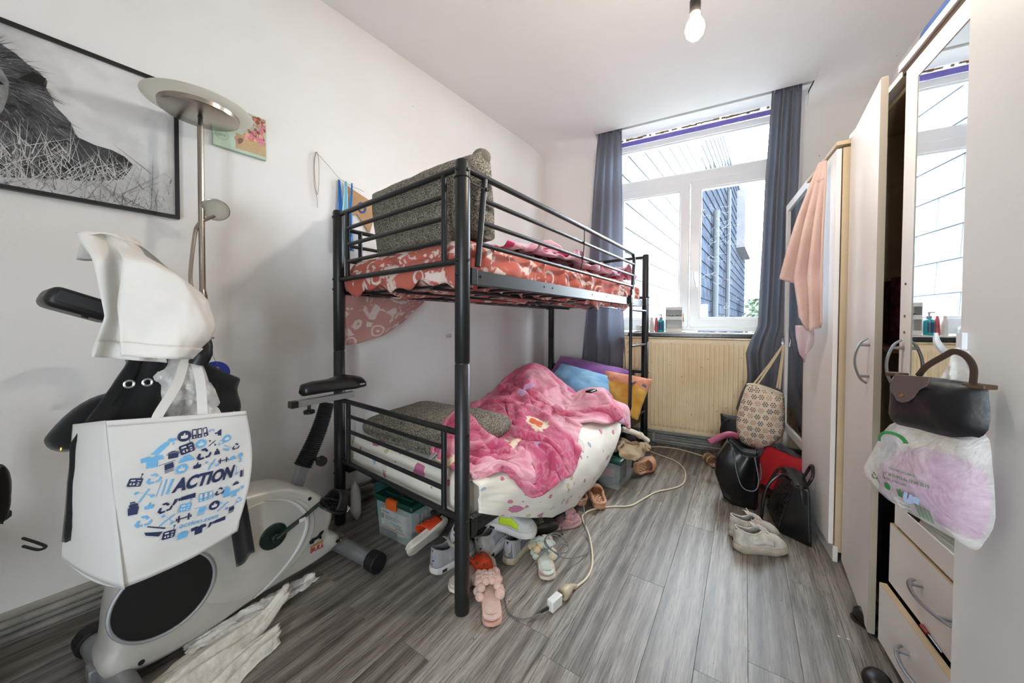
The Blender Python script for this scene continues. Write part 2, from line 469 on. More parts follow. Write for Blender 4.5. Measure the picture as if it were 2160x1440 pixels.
pl = lwp(FY+.02)
pipes('baseboard_left', (pl.x, pl.y, 0), (lwp(WY-.01).x, WY-.01, 0), LWN)
pipes('baseboard_back', (-1.4, WY, 0), (RX-.02, WY, 0), (0, -1, 0))
b = MB(); b.box((RX-.008, (FY+WY)/2, .05), (.016, WY-FY-.02, .1)); tag(b.build('baseboard_right', GREYP, bevel=.003), kind='structure')
b = MB(); b.box(((lwp(FY).x+RX)/2, FY+.008, .05), (RX-lwp(FY).x-.05, .016, .1)); tag(b.build('baseboard_front', GREYP, bevel=.003), kind='structure')
# ------------------------------------------------------------------ window
UPVC = mat('white_upvc', '#eef0f2', .28, var=.05, vs=3)
UPVC2 = mat('upvc_gasket', '#9aa0a6', .5)
def m_glass():
    t = NT('window_glass'); tr = t.n('BsdfTransparent'); gl = t.n('BsdfGlossy'); gl.inputs['Roughness'].default_value = .02
    tr.inputs[0].default_value = (.97, .99, 1, 1)
    mx = t.n('MixShader'); mx.inputs[0].default_value = .045
    t.t.links.new(tr.outputs[0], mx.inputs[1]); t.t.links.new(gl.outputs[0], mx.inputs[2]); t.t.links.new(mx.outputs[0], t.out.inputs[0])
    return t.m
GLASS = m_glass()
GY = 3.60                       # inner face of the window frame
win = thing('window_1', None, None, (0, 0, 0), kind='structure')
zt, zb = 2.84, 1.035            # outer frame
fx0, fx1 = -.765, .685; fw = .055
tz0, tz1 = 2.385, 2.475         # transom
b = MB(); b.rframe(fx0, fx1, (tz0+tz1)/2, zt, (fw, fw, .045, fw), GY, GY+.07); b.rframe(fx0, fx1, zb, (tz0+tz1)/2, (fw, fw, .04, .045), GY, GY+.07)
b.build('window_frame', UPVC, win, smooth=0, bevel=.006)
z0, z1 = tz1, zt-fw
b = MB(); b.rframe(fx0+fw, fx1-fw, z0, z1, .014, GY+.008, GY+.05)
b.build('glazing_bead', UPVC, win, smooth=0, bevel=.005)
b = MB(); b.box(((fx0+fx1)/2, GY+.04, (z0+z1)/2), (fx1-fx0-.1, .006, z1-z0)); b.build('pane', GLASS, win, smooth=0)
mid = -.047
for nm, xa, xb in (('a', fx0+fw-.012, mid-.003), ('b', mid+.003, fx1-fw+.012)):
    s = MB(); za, ze = zb+.035, tz0+.012; w = .078
    s.rframe(xa, xb, za, ze, w, GY-.018, GY+.057)
    so = s.build('sash', UPVC, win, smooth=0, bevel=.007)
    s = MB(); bw = .012
    s.rframe(xa+w, xb-w, za+w, ze-w, bw, GY-.010, GY+.04)
    s.build('glazing_bead', UPVC, so, smooth=0, bevel=.004)
    s = MB(); s.box(((xa+xb)/2, GY+.03, (za+ze)/2), (xb-xa-2*w, .006, ze-za-2*w)); s.build('pane', GLASS, so, smooth=0)
    if nm == 'b':
        h = MB(); hx = xa+.032; hz = 1.545
        h.box((hx, GY-.022, hz), (.028, .012, .07)); h.cyl((hx, GY-.028, hz+.01), (hx, GY-.055, hz+.01), .009)
        h.tube(spline([(hx, GY-.052, hz+.02), (hx, GY-.056, hz-.02), (hx+.012, GY-.058, hz-.08), (hx+.018, GY-.056, hz-.115)], 4), [.009]*3+[.0095]*6+[.008]*4, 8)
        h.build('window_handle', UPVC, so, smooth=50)
        # scribbles on the glass
        rs = random.Random(3); S = MB()
        for k in range(34):
            u0 = xa+w+.03+rs.random()*.30; z_ = 1.2+rs.random()**.8*1.05; p = []; a = rs.random()*6
            for i in range(rs.randint(5, 12)):
                p.append((u0, GY+.024, z_)); a += rs.uniform(-1.3, 1.3); u0 += math.cos(a)*.018; z_ += math.sin(a)*.014
                u0 = max(xa+w+.02, min(xb-w-.05, u0)); z_ = max(1.19, min(2.26, z_))
            S.tube(spline(p, 3), .0009, 3)
        S.build('marker_scribble', mat('white_marker', '#f4f8ff', .8), so)
# purple strip and torn plaster over the frame, soffit, sill
b = MB(); b.box((-.04, GY-.004, 2.860), (1.47, .02, .036)); b.build('painted_strip', mat('violet_paint', '#7a6fc0', .6, var=.15, vs=20), win, smooth=0)
b = MB(); rs = random.Random(8); x = -.77
while x < .69:
    w = rs.uniform(.01, .05)
    if rs.random() < .8: b.box((x+w/2, GY-.016, 2.897+rs.uniform(-.004, .004)), (w, .01, rs.uniform(.006, .016)))
    x += w
b.build('torn_plaster', mat('torn_plaster', '#8a6c3f', .9, var=.6, vs=60, bump=.5, bs=120), win, smooth=0)
b = MB(); b.box((-.04, WY-.02+.10, 2.944), (1.6, .30, .06)); b.build('soffit', WALL, win, smooth=0)
SILLD = mat('dark_stone_sill', '#33373b', .25, var=.5, vs=25)
b = MB(); b.box((-.04, WY+.04, 1.005), (1.52, .22, .035)); b.build('window_sill', mat('pale_sill', '#c9c8c2', .4, var=.15), win, smooth=0, bevel=.004)
b = MB(); b.box((.09, WY-.045, 1.0), (1.30, .05, .038)); b.build('sill_edge', SILLD, win, smooth=0, bevel=.006)

w2_ = thing('fill_opening', None, None, (0, 0, 0), kind='structure')  # unseen opening added to let in fill light
b = MB(); xm_ = (VX0+VX1)/2
b.rframe(VX0, xm_, VZ0, VZ1, .06, FY-.09, FY-.03); b.rframe(xm_, VX1, VZ0, VZ1, .06, FY-.09, FY-.03); b.build('window_frame', UPVC, w2_, smooth=0)  # frame of the added fill opening, panes below
for xa, xb in ((VX0, xm_), (xm_, VX1)):
    b = MB(); b.box(((xa+xb)/2, FY-.06, (VZ0+VZ1)/2), (xb-xa-.12, .005, VZ1-VZ0-.12)); b.build('pane', GLASS, w2_, smooth=0)
# ------------------------------------------------------------------ outside: slate-clad annex, far block, tree
OD = V(.17, .985, 0).normalized(); ON = V(.985, -.17, 0)       # direction and outer face of the annex wall
O0 = V(-.80, 3.5, 0)
ow = thing('slate_wall', 'long slate-clad annex wall seen through the window', 'building', (O0.x, O0.y, 0), -math.atan2(.17, .985))
# local: +Y along the wall, +X out of the face
SL = mat('overexposed_slate', '#5b5e63', .95, var=.12, vs=3)  # same slate as the grey part, overexposure painted in as a paler colour
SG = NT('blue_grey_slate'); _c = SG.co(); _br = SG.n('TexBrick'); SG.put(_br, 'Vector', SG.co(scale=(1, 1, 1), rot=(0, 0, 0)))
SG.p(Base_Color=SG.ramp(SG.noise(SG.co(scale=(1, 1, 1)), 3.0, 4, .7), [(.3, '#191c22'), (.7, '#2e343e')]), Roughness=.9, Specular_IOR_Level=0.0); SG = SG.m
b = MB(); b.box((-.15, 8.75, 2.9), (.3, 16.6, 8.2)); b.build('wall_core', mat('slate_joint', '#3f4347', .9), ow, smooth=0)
RH = .27; first = None
for r in range(15):
    for c in range(12):
        y = .35+c*.46+(.23 if r % 2 else 0); z = .55+r*RH
        if y > 4.9: continue
        if first is None:
            m = MB(); m.add([(.004, -.227, 0), (.004, .227, 0), (.022, .227, 0), (.022, -.227, 0), (.004, -.227, RH-.004), (.004, .227, RH-.004), (.010, .227, RH-.004), (.010, -.227, RH-.004)],
                            [(3, 2, 1, 0), (4, 5, 6, 7), (0, 1, 5, 4), (1, 2, 6, 5), (2, 3, 7, 6), (3, 0, 4, 7)])
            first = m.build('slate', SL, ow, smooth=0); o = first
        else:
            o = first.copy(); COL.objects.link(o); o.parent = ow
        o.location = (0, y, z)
m = MB(); mp_ = MB()  # mp_: upper courses, given the painted overexposure too
for r in range(26):
    z = -.2+r*.27; y0 = 5.1
    while y0 < 16.8:
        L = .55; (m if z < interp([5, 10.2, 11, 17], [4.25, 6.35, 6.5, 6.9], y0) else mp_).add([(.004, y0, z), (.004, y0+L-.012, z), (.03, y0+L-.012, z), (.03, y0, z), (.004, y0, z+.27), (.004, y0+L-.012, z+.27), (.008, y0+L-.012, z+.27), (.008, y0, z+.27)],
              [(3, 2, 1, 0), (0, 1, 5, 4), (1, 2, 6, 5), (2, 3, 7, 6), (3, 0, 4, 7)]); y0 += L
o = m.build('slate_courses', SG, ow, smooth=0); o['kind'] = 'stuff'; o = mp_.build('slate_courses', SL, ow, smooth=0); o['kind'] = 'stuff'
DK = mat('dark_zinc', '#20252c', .95)
for y, r, zt_ in ((6.6, .07, 3.9), (9.2, .06, 5.2)):
    b = MB(); b.cyl((.12, y, -.5), (.12, y, zt_), r, n=10); b.build('downpipe', DK, ow)
b = MB(); b.box((.15, 14.4, 5.2), (.3, 3.2, 2.2)); b.build('oriel', mat('oriel_slate', '#35363f', .7, var=.3, vs=4), ow, smooth=0)
for k in range(3):
    b = MB(); b.box((.165, 13.4+k*1.0, 5.2), (.3, .5, 1.5)); b.build('oriel_window', mat('far_pane', '#4a4f58', .2), ow, smooth=0)
fb = thing('apartment_block', 'distant grey apartment block beyond the slate wall', 'building', (7.2, 31, 0), -.12)
b = MB(); b.box((0, 0, 2.6), (9, 5, 6.6)); b.build('wall', mat('far_render', '#525a63', .8, var=.1, vs=1), fb, smooth=0)
b = MB(); b.box((1.0, 0, 6.3), (2.2, 3, 1.0)); b.build('roof_hut', mat('far_render', '#525a63'), fb, smooth=0)
for i in range(6):
    for j in range(3):
        b = MB(); b.box((-3.6+i*1.4, -2.52, 1.3+j*1.8), (.8, .06, 1.1)); b.build('window', mat('far_pane', '#4a4f58'), fb, smooth=0)
def tree(x, y, h, r, label, seed):
    t = thing('garden_tree', label, 'tree', (x, y, -1.5), group='trees beyond the window')
    b = MB(); b.cyl((0, 0, 0), (0, 0, h*.6), .12, .07, 8); b.build('trunk', mat('bark', '#5b4b3c', .9), t)
    rs = random.Random(seed); b = MB()
    for k in range(700):
        a = rs.random()*6.283; q = rs.random()**.5; zz = rs.uniform(-1, 1)
        p = V(math.cos(a)*q*r*math.sqrt(1-zz*zz), math.sin(a)*q*r*math.sqrt(1-zz*zz), h*.68+zz*h*.32)
        d = V(rs.uniform(-1, 1), rs.uniform(-1, 1), rs.uniform(-1, 1)).normalized()*.16; e = d.orthogonal().normalized()*.09
        b.add([p-d, p+e, p+d, p-e], [(0, 1, 2, 3)])
    b.build('crown', mat('leaf_green', '#3f5238', .7, var=.3, vs=4), t, smooth=0)
tree(3.0, 17.5, 4.2, 1.2, 'shorter pale green tree below the apartment block', 1)
tree(4.6, 21.5, 5.0, 1.7, 'taller pale green tree beside the apartment block', 2)
b = MB(); b.add([(-40, 4.2, -1.6), (60, 4.2, -1.6), (60, 90, -1.6), (-40, 90, -1.6)], [(0, 1, 2, 3)])
tag(b.build('ground', mat('yard', '#5f655f', .9, var=.2, vs=.5), smooth=0), kind='structure')

# ------------------------------------------------------------------ radiator
def m_rad():
    t = NT('yellowed_radiator_enamel'); co = t.co()
    f = t.noise(co, 2.2, 4, .6)
    c = t.ramp(f, [(.35, '#e2caa0'), (.65, '#f0dfba')])
    spots = t.noise(t.co(scale=(1, 1, .35)), 55, 5, .75)
    gate = t.ramp(t.noise(co, 2.6, 2), [(.45, '#000000'), (.7, '#ffffff')])
    s = t.mix(1.0, t.ramp(spots, [(.64, '#000000'), (.74, '#ffffff')]), gate, 'MULTIPLY')
    c = t.mix(s, c, '#7d5427')
    vo = t.n('TexVoronoi'); t.put(vo, 'Vector', co); vo.inputs['Scale'].default_value = 16
    c = t.mix(t.ramp(vo.outputs['Distance'], [(.05, '#ffffff'), (.07, '#000000')]), c, '#3a2a1c')
    t.p(Base_Color=c, Roughness=.38)
    return t.m
RAD = m_rad()
RX0, RX1, RZ0, RZ1, RY = -.62, .80, .148, .968, 3.360
rad = thing('radiator', 'yellowed ribbed panel radiator under the window', 'radiator', ((RX0+RX1)/2, RY, 0))
cx = (RX0+RX1)/2
# pressed front panel: ribbed sheet
n = 40; pit = (RX1-RX0-.06)/n
b = MB()
def radf(u, w):
    x = RX0+u*(RX1-RX0); z = RZ0+w*(RZ1-RZ0)
    k = (x-RX0-.03)/pit; fr = k-math.floor(k)
    rib = 0
    if 0 <= k < n:
        s = sstep(.1, .28, fr)*(1-sstep(.72, .9, fr))
        rib = s*min(1, sstep(RZ0+.035, RZ0+.055, z), 1-sstep(RZ1-.055, RZ1-.035, z))
    return (x-cx, -.0-.010*rib, z)
zs = [0, .03, .045, .055, .065, .075, .5, .925, .935, .945, .955, .97, 1]
b.grid(lambda u, w: radf(u, interp(np.linspace(0, 1, len(zs)), zs, w)), n*8, len(zs)-1)
b.build('front_panel', RAD, rad, smooth=60)
b = MB(); b.box((0, .02, RZ0+.004), (RX1-RX0, .04, .008)); b.box((0, .02, RZ1-.004), (RX1-RX0, .04, .008))
for x in (RX0, RX1): b.box((x-cx, .02, (RZ0+RZ1)/2), (.006, .04, RZ1-RZ0))
b.build('edge', RAD, rad, smooth=0, bevel=.004)
b = MB(); b.box((0, .075, (RZ0+RZ1)/2), (RX1-RX0-.02, .02, RZ1-RZ0-.02)); b.build('rear_panel', RAD, rad, smooth=0, bevel=.004)
b = MB(); b.box((0, .045, RZ1+.004), (RX1-RX0+.01, .095, .012)); b.build('top_grille', mat('stained_cream_enamel', '#cdb48a', .45, var=.3, vs=20), rad, smooth=0, bevel=.004)
for x in (-.5, .5):
    b = MB(); b.box((x, .097, .6), (.04, .03, .6)); b.build('wall_bracket', GREYP, rad, smooth=0)
# ------------------------------------------------------------------ bunk bed frame
BA = math.radians(10.3)
BM = Matrix.Translation((-.768, 1.069, 0)) @ Matrix.Rotation(-BA, 4, 'Z')
# local: +X to the right side of the bed is the room side (x=0 at the room-side posts, -.95 at the wall side), +Y to the window
BW, BL = -.95, 2.18
BLACK = mat('black_powder_coat', '#17191b', .38, var=.15, vs=30)
bed = thing('bunk_bed', 'black metal bunk bed frame with ladder and guard rail', 'bed', M=BM)
BH = 1.695
for x in (0, BW):
    for y in (0, BL):
        b = MB(); b.lathe([(.0275, 0), (.0285, .004), (.0285, .938), (.0265, .940), (.0265, .946), (.0285, .948), (.0285, BH-.012), (.024, BH-.002), (.015, BH)], 20, Matrix.Translation((x, y, 0)))
        b.build('post', BLACK, bed, smooth=50)
def bolts(pts, r=.0075):
    for p, d in pts:
        p = Vector(p); d = Vector(d)
        b = MB(); b.cyl(p, p+d*.006, r, r*.75, 8); b.build('bolt', BLACK, bed)
def tubeb(name, pts, r=.0125, n=12): 
    b = MB(); b.tube(pts, r, n); return b.build(name, BLACK, bed, smooth=50)
X1, X2 = -.102, -.855
for y in (0, BL):
    for zs in ((1.672, 1.585, 1.50, 1.412, 1.325), (.678, .603, .523, .441, .352)):
        for i, z in enumerate(zs):
            end = i in (0, 4)
            tubeb('end_bar', [(-.02 if end else X1, y, z), (BW+.02 if end else X2, y, z)], .0125 if end else .0095)
        for x in (X1, X2): tubeb('end_upright', [(x, y, zs[0]+.004), (x, y, zs[-1]-.004)], .0115)
# side rails: angle sections
for x, s in ((0, 1), (BW, -1)):
    for z0, z1 in ((1.245, 1.298), (.277, .330)):
        b = MB(); b.box((x+s*.006, BL/2, (z0+z1)/2), (.004, BL-.055, z1-z0)); b.box((x-s*.018, BL/2, z0+.002), (.048, BL-.055, .004))
        ro = b.build('side_rail', BLACK, bed, smooth=0)
        for y in (.05, BL-.05):
            b = MB(); b.box((x+s*.012, y, (z0+z1)/2), (.008, .034, z1-z0+.012)); b.build('rail_bracket', BLACK, ro, smooth=0, bevel=.003)
        for y in (.09, .55, .63, 1.1, 1.32):
            b = MB(); b.cyl((x+s*.0085, y, (z0+z1)/2+.004), (x+s*.0095, y, (z0+z1)/2+.004), .0045, n=10); b.build('rail_hole', mat('hole_black', '#050505', .9), ro)
# slats
for z in (1.252, .285):
    n = 15
    for i in range(n):
        y = .09+i*(BL-.18)/(n-1)
        b = MB(); b.box((BW/2, y, z), (-BW-.03, .03, .012)); b.build('slat', BLACK, bed, smooth=0, bevel=.003)
    for x in (-.24, -.48, -.72):
        b = MB(); b.box((x, BL/2, z-.012), (.02, BL-.1, .012)); b.build('slat_bearer', BLACK, bed, smooth=0)
# guard rail on the room side
gx = -.004
tubeb('guard_top', spline([(gx, .02, 1.672), (gx, .9, 1.668), (gx, 1.80, 1.655), (gx, 1.865, 1.64), (gx, 1.89, 1.60), (gx, 1.875, 1.50), (gx, 1.84, 1.30)], 6), .0125)
tubeb('guard_upright', [(gx, .125, 1.665), (gx, .085, 1.315)], .0125)
for z, ya, yb in ((1.583, .115, 1.885), (1.492, .105, 1.872), (1.405, .095, 1.858)): tubeb('guard_bar', [(gx, ya, z), (gx, yb, z-.012)], .0095)
b = MB(); b.box((gx+.012, 1.82, 1.31), (.018, .05, .11)); b.build('guard_bracket', BLACK, bed, smooth=0, bevel=.004)
tubeb('guard_tie', [(gx+.004, 1.0, 1.672), (gx+.012, .985, 1.58), (gx+.012, .97, 1.49), (gx+.004, .955, 1.40)], .003, 6)
for y0, pts in (((.0), [(.03, 1.63), (.0, 1.63)]),):
    b = MB(); b.tube([(.029*math.cos(a), .029*math.sin(a), 1.63) for a in np.linspace(0, 2*PI, 20)], .0028, 6); b.tube([(.0, .028, 1.628), (.004, .12, 1.622), (.016, .13, 1.62)], .0028, 6); b.box((.010, .122, 1.622), (.01, .01, .012))
    b.build('cable_tie', mat('tie_black', '#0c0c0c', .5), bed)
# lower guard rail on the wall side
wx = BW+.004
for z, r in ((1.60, .0115), (1.515, .0095), (1.43, .0095)): tubeb('wall_guard_bar', [(wx, .05, z), (wx, BL-.05, z)], r)
for y in (.12, BL-.12): tubeb('wall_guard_upright', [(wx, y, 1.60), (wx, y, 1.29)], .0115)
# ladder
for y in (1.755, 2.115): tubeb('ladder_stile', [(.022, y, 1.30), (.022, y, .20)], .0125)
for z in (1.205, .925, .635, .36): tubeb('ladder_rung', [(.022, 1.757, z), (.022, 2.113, z)], .0105)
for y in (1.755, 2.115):
    b = MB(); b.box((.016, y, 1.285), (.03, .034, .06)); b.build('ladder_hook', BLACK, bed, smooth=0, bevel=.003)
bolts([((.0, -.027, 1.655), (0, -1, 0)), ((.027, .0, 1.655), (1, 0, 0)), ((0, -.027, 1.325), (0, -1, 0)), ((0, -.027, 1.272), (0, -1, 0)), ((.027, 0, 1.325), (1, 0, 0)), ((0, -.027, .352), (0, -1, 0)), ((.027, 0, .352), (1, 0, 0)), ((0, -.027, .285), (0, -1, 0)), ((.027, 0, .678), (1, 0, 0)),
       ((BW, -.027, 1.655), (0, -1, 0)), ((BW, -.027, 1.325), (0, -1, 0)), ((BW, -.027, 1.272), (0, -1, 0)), ((BW, -.027, .352), (0, -1, 0)), ((BW, -.027, .285), (0, -1, 0)), ((.027, BL, 1.325), (1, 0, 0)), ((.027, BL, .678), (1, 0, 0))])
b = MB(); b.box((BW-.0285, -.004, 1.52), (.002, .02, .09)); b.build('paper_sticker', mat('sticker', '#c9c6c0', .6), bed, smooth=0)
# ------------------------------------------------------------------ wardrobes
LAM = mat('white_laminate', '#ebe8e4', .35, var=.06, vs=2, bump=.03, bs=150)
EDGE = mat('cream_edge_band', '#d2bd9c', .45, var=.12, vs=6)
WDARK = mat('wardrobe_interior', '#23232b', .9)
SATIN = mat('satin_chrome', '#a7abb0', .28, 1.0)
MIRROR = mat('mirror_silver', '#f2f5f6', .015, 1.0)
SMUDGE = mat('dark_back_board', '#1a1c26', .9)
def bar_handle(parent, p, d, n, L=.13, r=.0055):
    """bow handle centred at p along d, standing off along n"""
    p = Vector(p); d = Vector(d).normalized(); n = Vector(n).normalized()
    b = MB()
    b.tube(spline([p-d*L*.62+n*.006, p-d*L*.5+n*.022, p-d*L*.25+n*.034, p+n*.038, p+d*L*.25+n*.034, p+d*L*.5+n*.022, p+d*L*.62+n*.006], 4), r, 8, flat=.7)
    for s in (-.5, .5): b.cyl(p+d*L*s*.86, p+d*L*s*.86+n*.026, r*.9, n=8)
    return b.build('handle', SATIN, parent)

# far wardrobe
w1 = thing('wardrobe', 'shorter white wardrobe beside the framed standing mirror, pink towel on its door', 'wardrobe', (.585, 2.33, 0))
b = MB(); D = .52; y0, y1 = -.225, .235; zt = 1.905
b.box((D/2+.001, y0+.009, .97), (D-.002, .018, 1.85)); b.box((D/2+.001, y1-.009, .97), (D-.002, .018, 1.85)); b.box((D/2+.012, 0, .06), (D-.02, .42, .018)); b.box((D-.005, 0, .98), (.008, .44, 1.84))
b.build('body', EDGE, w1, smooth=0, bevel=.0015)
b = MB(); b.box((D/2-.01, .005, zt+.009), (D+.03, .48, .018)); b.build('top', EDGE, w1, smooth=0, bevel=.0015)
b = MB(); b.box((.004, .005, .035), (.018, .47, .07)); b.build('plinth', LAM, w1, smooth=0, bevel=.002)
b = MB(); b.box((-.012, .005, .985), (.018, .46, 1.815)); d1 = b.build('door', LAM, w1, smooth=0, bevel=.0015)
b = MB(); b.tube(spline([(-.021, .212, .925), (-.04, .212, .91), (-.052, .212, .925), (-.05, .212, .945)], 4), .004, 8); b.box((-.024, .212, .935), (.006, .014, .03)); b.build('hook', mat('dark_hook', '#3a3835', .4), d1)

# middle wardrobe, door ajar
w2 = thing('wardrobe', 'tall white wardrobe with its plain door ajar', 'wardrobe', (.63, 1.855, 0))
b = MB(); zt = 1.93; D = .5
b.box((D/2, -.222, zt/2+.02), (D, .018, zt-.04)); b.box((D/2, .222, zt/2+.02), (D, .018, zt-.04)); b.box((D/2, 0, zt-.03), (D, .44, .018)); b.box((D/2, 0, .05), (D, .44, .018)); b.box((D/2, 0, 1.0), (D, .43, .014))
b.build('body', EDGE, w2, smooth=0, bevel=.001)
b = MB(); b.box((D-.004, 0, zt/2), (.008, .44, zt-.06)); b.build('back_board', SMUDGE, w2, smooth=0)
b = MB(); b.box((D/2-.01, .0, zt-.005), (D+.04, .465, .02)); b.build('top', LAM, w2, smooth=0, bevel=.001)
b = MB(); dv = Vector((-.058, -.452, 0)); L = dv.length
Md = Matrix.Translation((-.008, .225, 0)) @ Matrix.Rotation(math.atan2(dv.y, dv.x), 4, 'Z')
b.box((L/2, -.009, .975), (L, .018, 1.90), Md); d2 = b.build('door', LAM, w2, smooth=0, bevel=.0015)
b = MB(); b.box((L-.0005, -.009, .975), (.0025, .0185, 1.895), Md); b.build('edge_band', mat('grey_edge_band', '#b9ae9d', .5), d2, smooth=0)
n2 = Md.to_3x3() @ V(0, -1, 0); p2 = Md @ V(L-.06, -.018, .965)
bar_handle(d2, p2, (0, 0, 1), n2)
b = MB(); b.box((D/2-.06, -.02, .30), (.35, .36, .46)); b.build('clothes_pile', mat('dark_clothes', '#25222b', .95, var=.5, vs=8, bump=.6, bs=12, bd=.03), w2, bevel=.04)
b = MB(); b.grid(lambda u, w: (.05+.02*math.sin(u*9), -.19+u*.3, 1.02+w*.25), 14, 8); b.build('floral_scarf', mat('floral_cloth', '#7a3049', .9, var=.7, vs=40), w2, solid=.01)

# near wardrobe: mirror door above two drawers
w3 = thing('wardrobe', 'white wardrobe with long mirror door above two drawers', 'wardrobe', (.60, 1.34, 0))
zt = 1.905; y0, y1 = -.30, .245; yc = (y0+y1)/2; wd = y1-y0
b = MB(); D = .52
b.box((D/2, y0+.009, zt/2), (D, .018, zt-.02)); b.box((D/2, y1-.009, zt/2), (D, .018, zt-.02)); b.box((D/2, yc, .05), (D, wd, .018)); b.box((D/2, yc, .475), (D, wd-.04, .018)); b.box((D-.004, yc, zt/2), (.008, wd, zt-.04))
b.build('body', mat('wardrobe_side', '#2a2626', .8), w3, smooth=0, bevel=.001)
b = MB(); b.box((D/2-.012, yc, zt+.012), (D+.03, wd+.012, .022)); b.build('top', LAM, w3, smooth=0, bevel=.001)
b = MB(); b.box((D/2-.012, yc, zt-.008), (D+.014, wd, .014)); b.build('top_brown_strip', mat('walnut_strip', '#3f2d22', .6), w3, smooth=0)  # brown strip under the top board
dy0, dy1 = y0, y1-.028; dz0, dz1 = .455, 1.888
my0, my1 = dy0+.06, dy1-.065; mz0, mz1 = .52, 1.832
b = MB(); x = -.012
for c, d in (((x, (my1+dy1)/2, (dz0+dz1)/2), (.018, dy1-my1, dz1-dz0)), ((x, (dy0+my0)/2, (dz0+dz1)/2), (.018, my0-dy0, dz1-dz0)),
             ((x, (my0+my1)/2, (mz1+dz1)/2), (.018, my1-my0, dz1-mz1)), ((x, (my0+my1)/2, (dz0+mz0)/2), (.018, my1-my0, mz0-dz0))): b.box(c, d)
d3 = b.build('door', LAM, w3, smooth=0, bevel=.0008)
b = MB(); b.box((-.012, (my0+my1)/2, (mz0+mz1)/2), (.014, my1-my0, mz1-mz0)); b.build('mirror', MIRROR, d3, smooth=0)
for z in (1.22, 1.12, 1.07):
    b = MB(); b.cyl((-.0205, dy1-.03, z), (-.0225, dy1-.03, z), .004, n=8); b.build('screw_hole', mat('hole_brown', '#7a5a34', .8), d3)
bar_handle(d3, (-.021, dy1-.028, .965), (0, 0, 1), (-1, 0, 0))
for z0, z1, out in ((.248, .442, .0), (.045, .236, .022)):
    b = MB(); b.box((-.012-out, yc, (z0+z1)/2), (.018, wd+.0, z1-z0)); dr = b.build('drawer', LAM, w3, smooth=0, bevel=.001)
    b = MB(); b.box((.20-out, yc, (z0+z1)/2-.01), (.40, wd-.05, z1-z0-.03)); b.build('drawer_box', mat('wardrobe_interior', '#23232b'), dr, smooth=0)
    b = MB(); b.box((-.012-out, yc, z1+.0006), (.018, wd-.002, .0015)); b.build('edge_band', EDGE, dr, smooth=0)
    bar_handle(dr, (-.021-out, yc+.02, (z0+z1)/2+.01), (0, 1, 0), (-1, 0, 0), .15)

# tall plain cabinet, nearest the camera: only its front is in view
cab = thing('tall_cabinet', 'tall plain white cabinet front with bags hanging at its edge', 'cabinet', (.44, .965, 0))
b = MB(); b.box((.009, -.26, 1.26), (.018, .52, 2.4)); b.build('door', mat('cool_white_laminate', '#dcdad6', .4, var=.05, vs=2, bump=.05, bs=120), cab, smooth=0, bevel=.0012)
b = MB(); b.box((.33, -.014, 1.24), (.62, .018, 2.44)); b.box((.33, -1.0, 1.24), (.62, .018, 2.44)); b.box((.33, -.5, .04), (.62, .98, .02)); b.box((.33, -.5, 2.45), (.62, .98, .02)); b.build('body', LAM, cab, smooth=0)
b = MB(); b.box((.009, -.78, 1.26), (.018, .51, 2.4)); b.build('door', mat('cool_white_laminate', '#dcdad6'), cab, smooth=0, bevel=.0012)
hp = V(-.0005, -.012, 1.055)
b = MB(); b.box((hp.x-.003, hp.y, hp.z), (.007, .016, .045)); b.tube(spline([hp+V(-.004, 0, -.01), hp+V(-.022, 0, -.014), hp+V(-.034, 0, .004), hp+V(-.036, 0, .022)], 5), [.006]*10+[.0055, .005, .0045, .004, .003, .003], 8)
b.build('hook', mat('white_plastic_hook', '#dfe2e4', .3), cab)
# ------------------------------------------------------------------ pendant bulb
pen = thing('pendant_light', 'bare glowing bulb hanging on a short dark cord', 'pendant lamp', (-.012, 1.385, 2.115))
def m_emit():
    t = NT('glowing_bulb'); t.p(Base_Color='#ffffff', Emission_Color=(1, .90, .77, 1), Emission_Strength=BULB); return t.m
b = MB(); b.lathe([(.0, -.032), (.016, -.029), (.027, -.016), (.031, 0), (.029, .014), (.022, .030), (.015, .042)], 20, cap=False); b.build('bulb', m_emit(), pen)
b = MB(); b.lathe([(.015, .041), (.0155, .05), (.0155, .062)], 20); b.build('bulb_collar', mat('white_collar', '#e8e2d8', .5), pen)
b = MB(); b.lathe([(.0165, .055), (.0175, .058), (.0175, .10), (.013, .108), (.006, .111)], 20); b.build('socket', mat('black_socket', '#2a2420', .5), pen)
b = MB(); b.tube([(0, 0, .11), (0, 0, CZ-2.115-.02)], .0045, 8); b.build('cord', mat('brown_cord', '#2d2420', .7), pen)
b = MB(); b.lathe([(.045, CZ-2.115-.03), (.05, CZ-2.115-.005), (.05, CZ-2.115)], 20); b.build('ceiling_rose', mat('white_rose', '#e6e4e0', .5), pen)
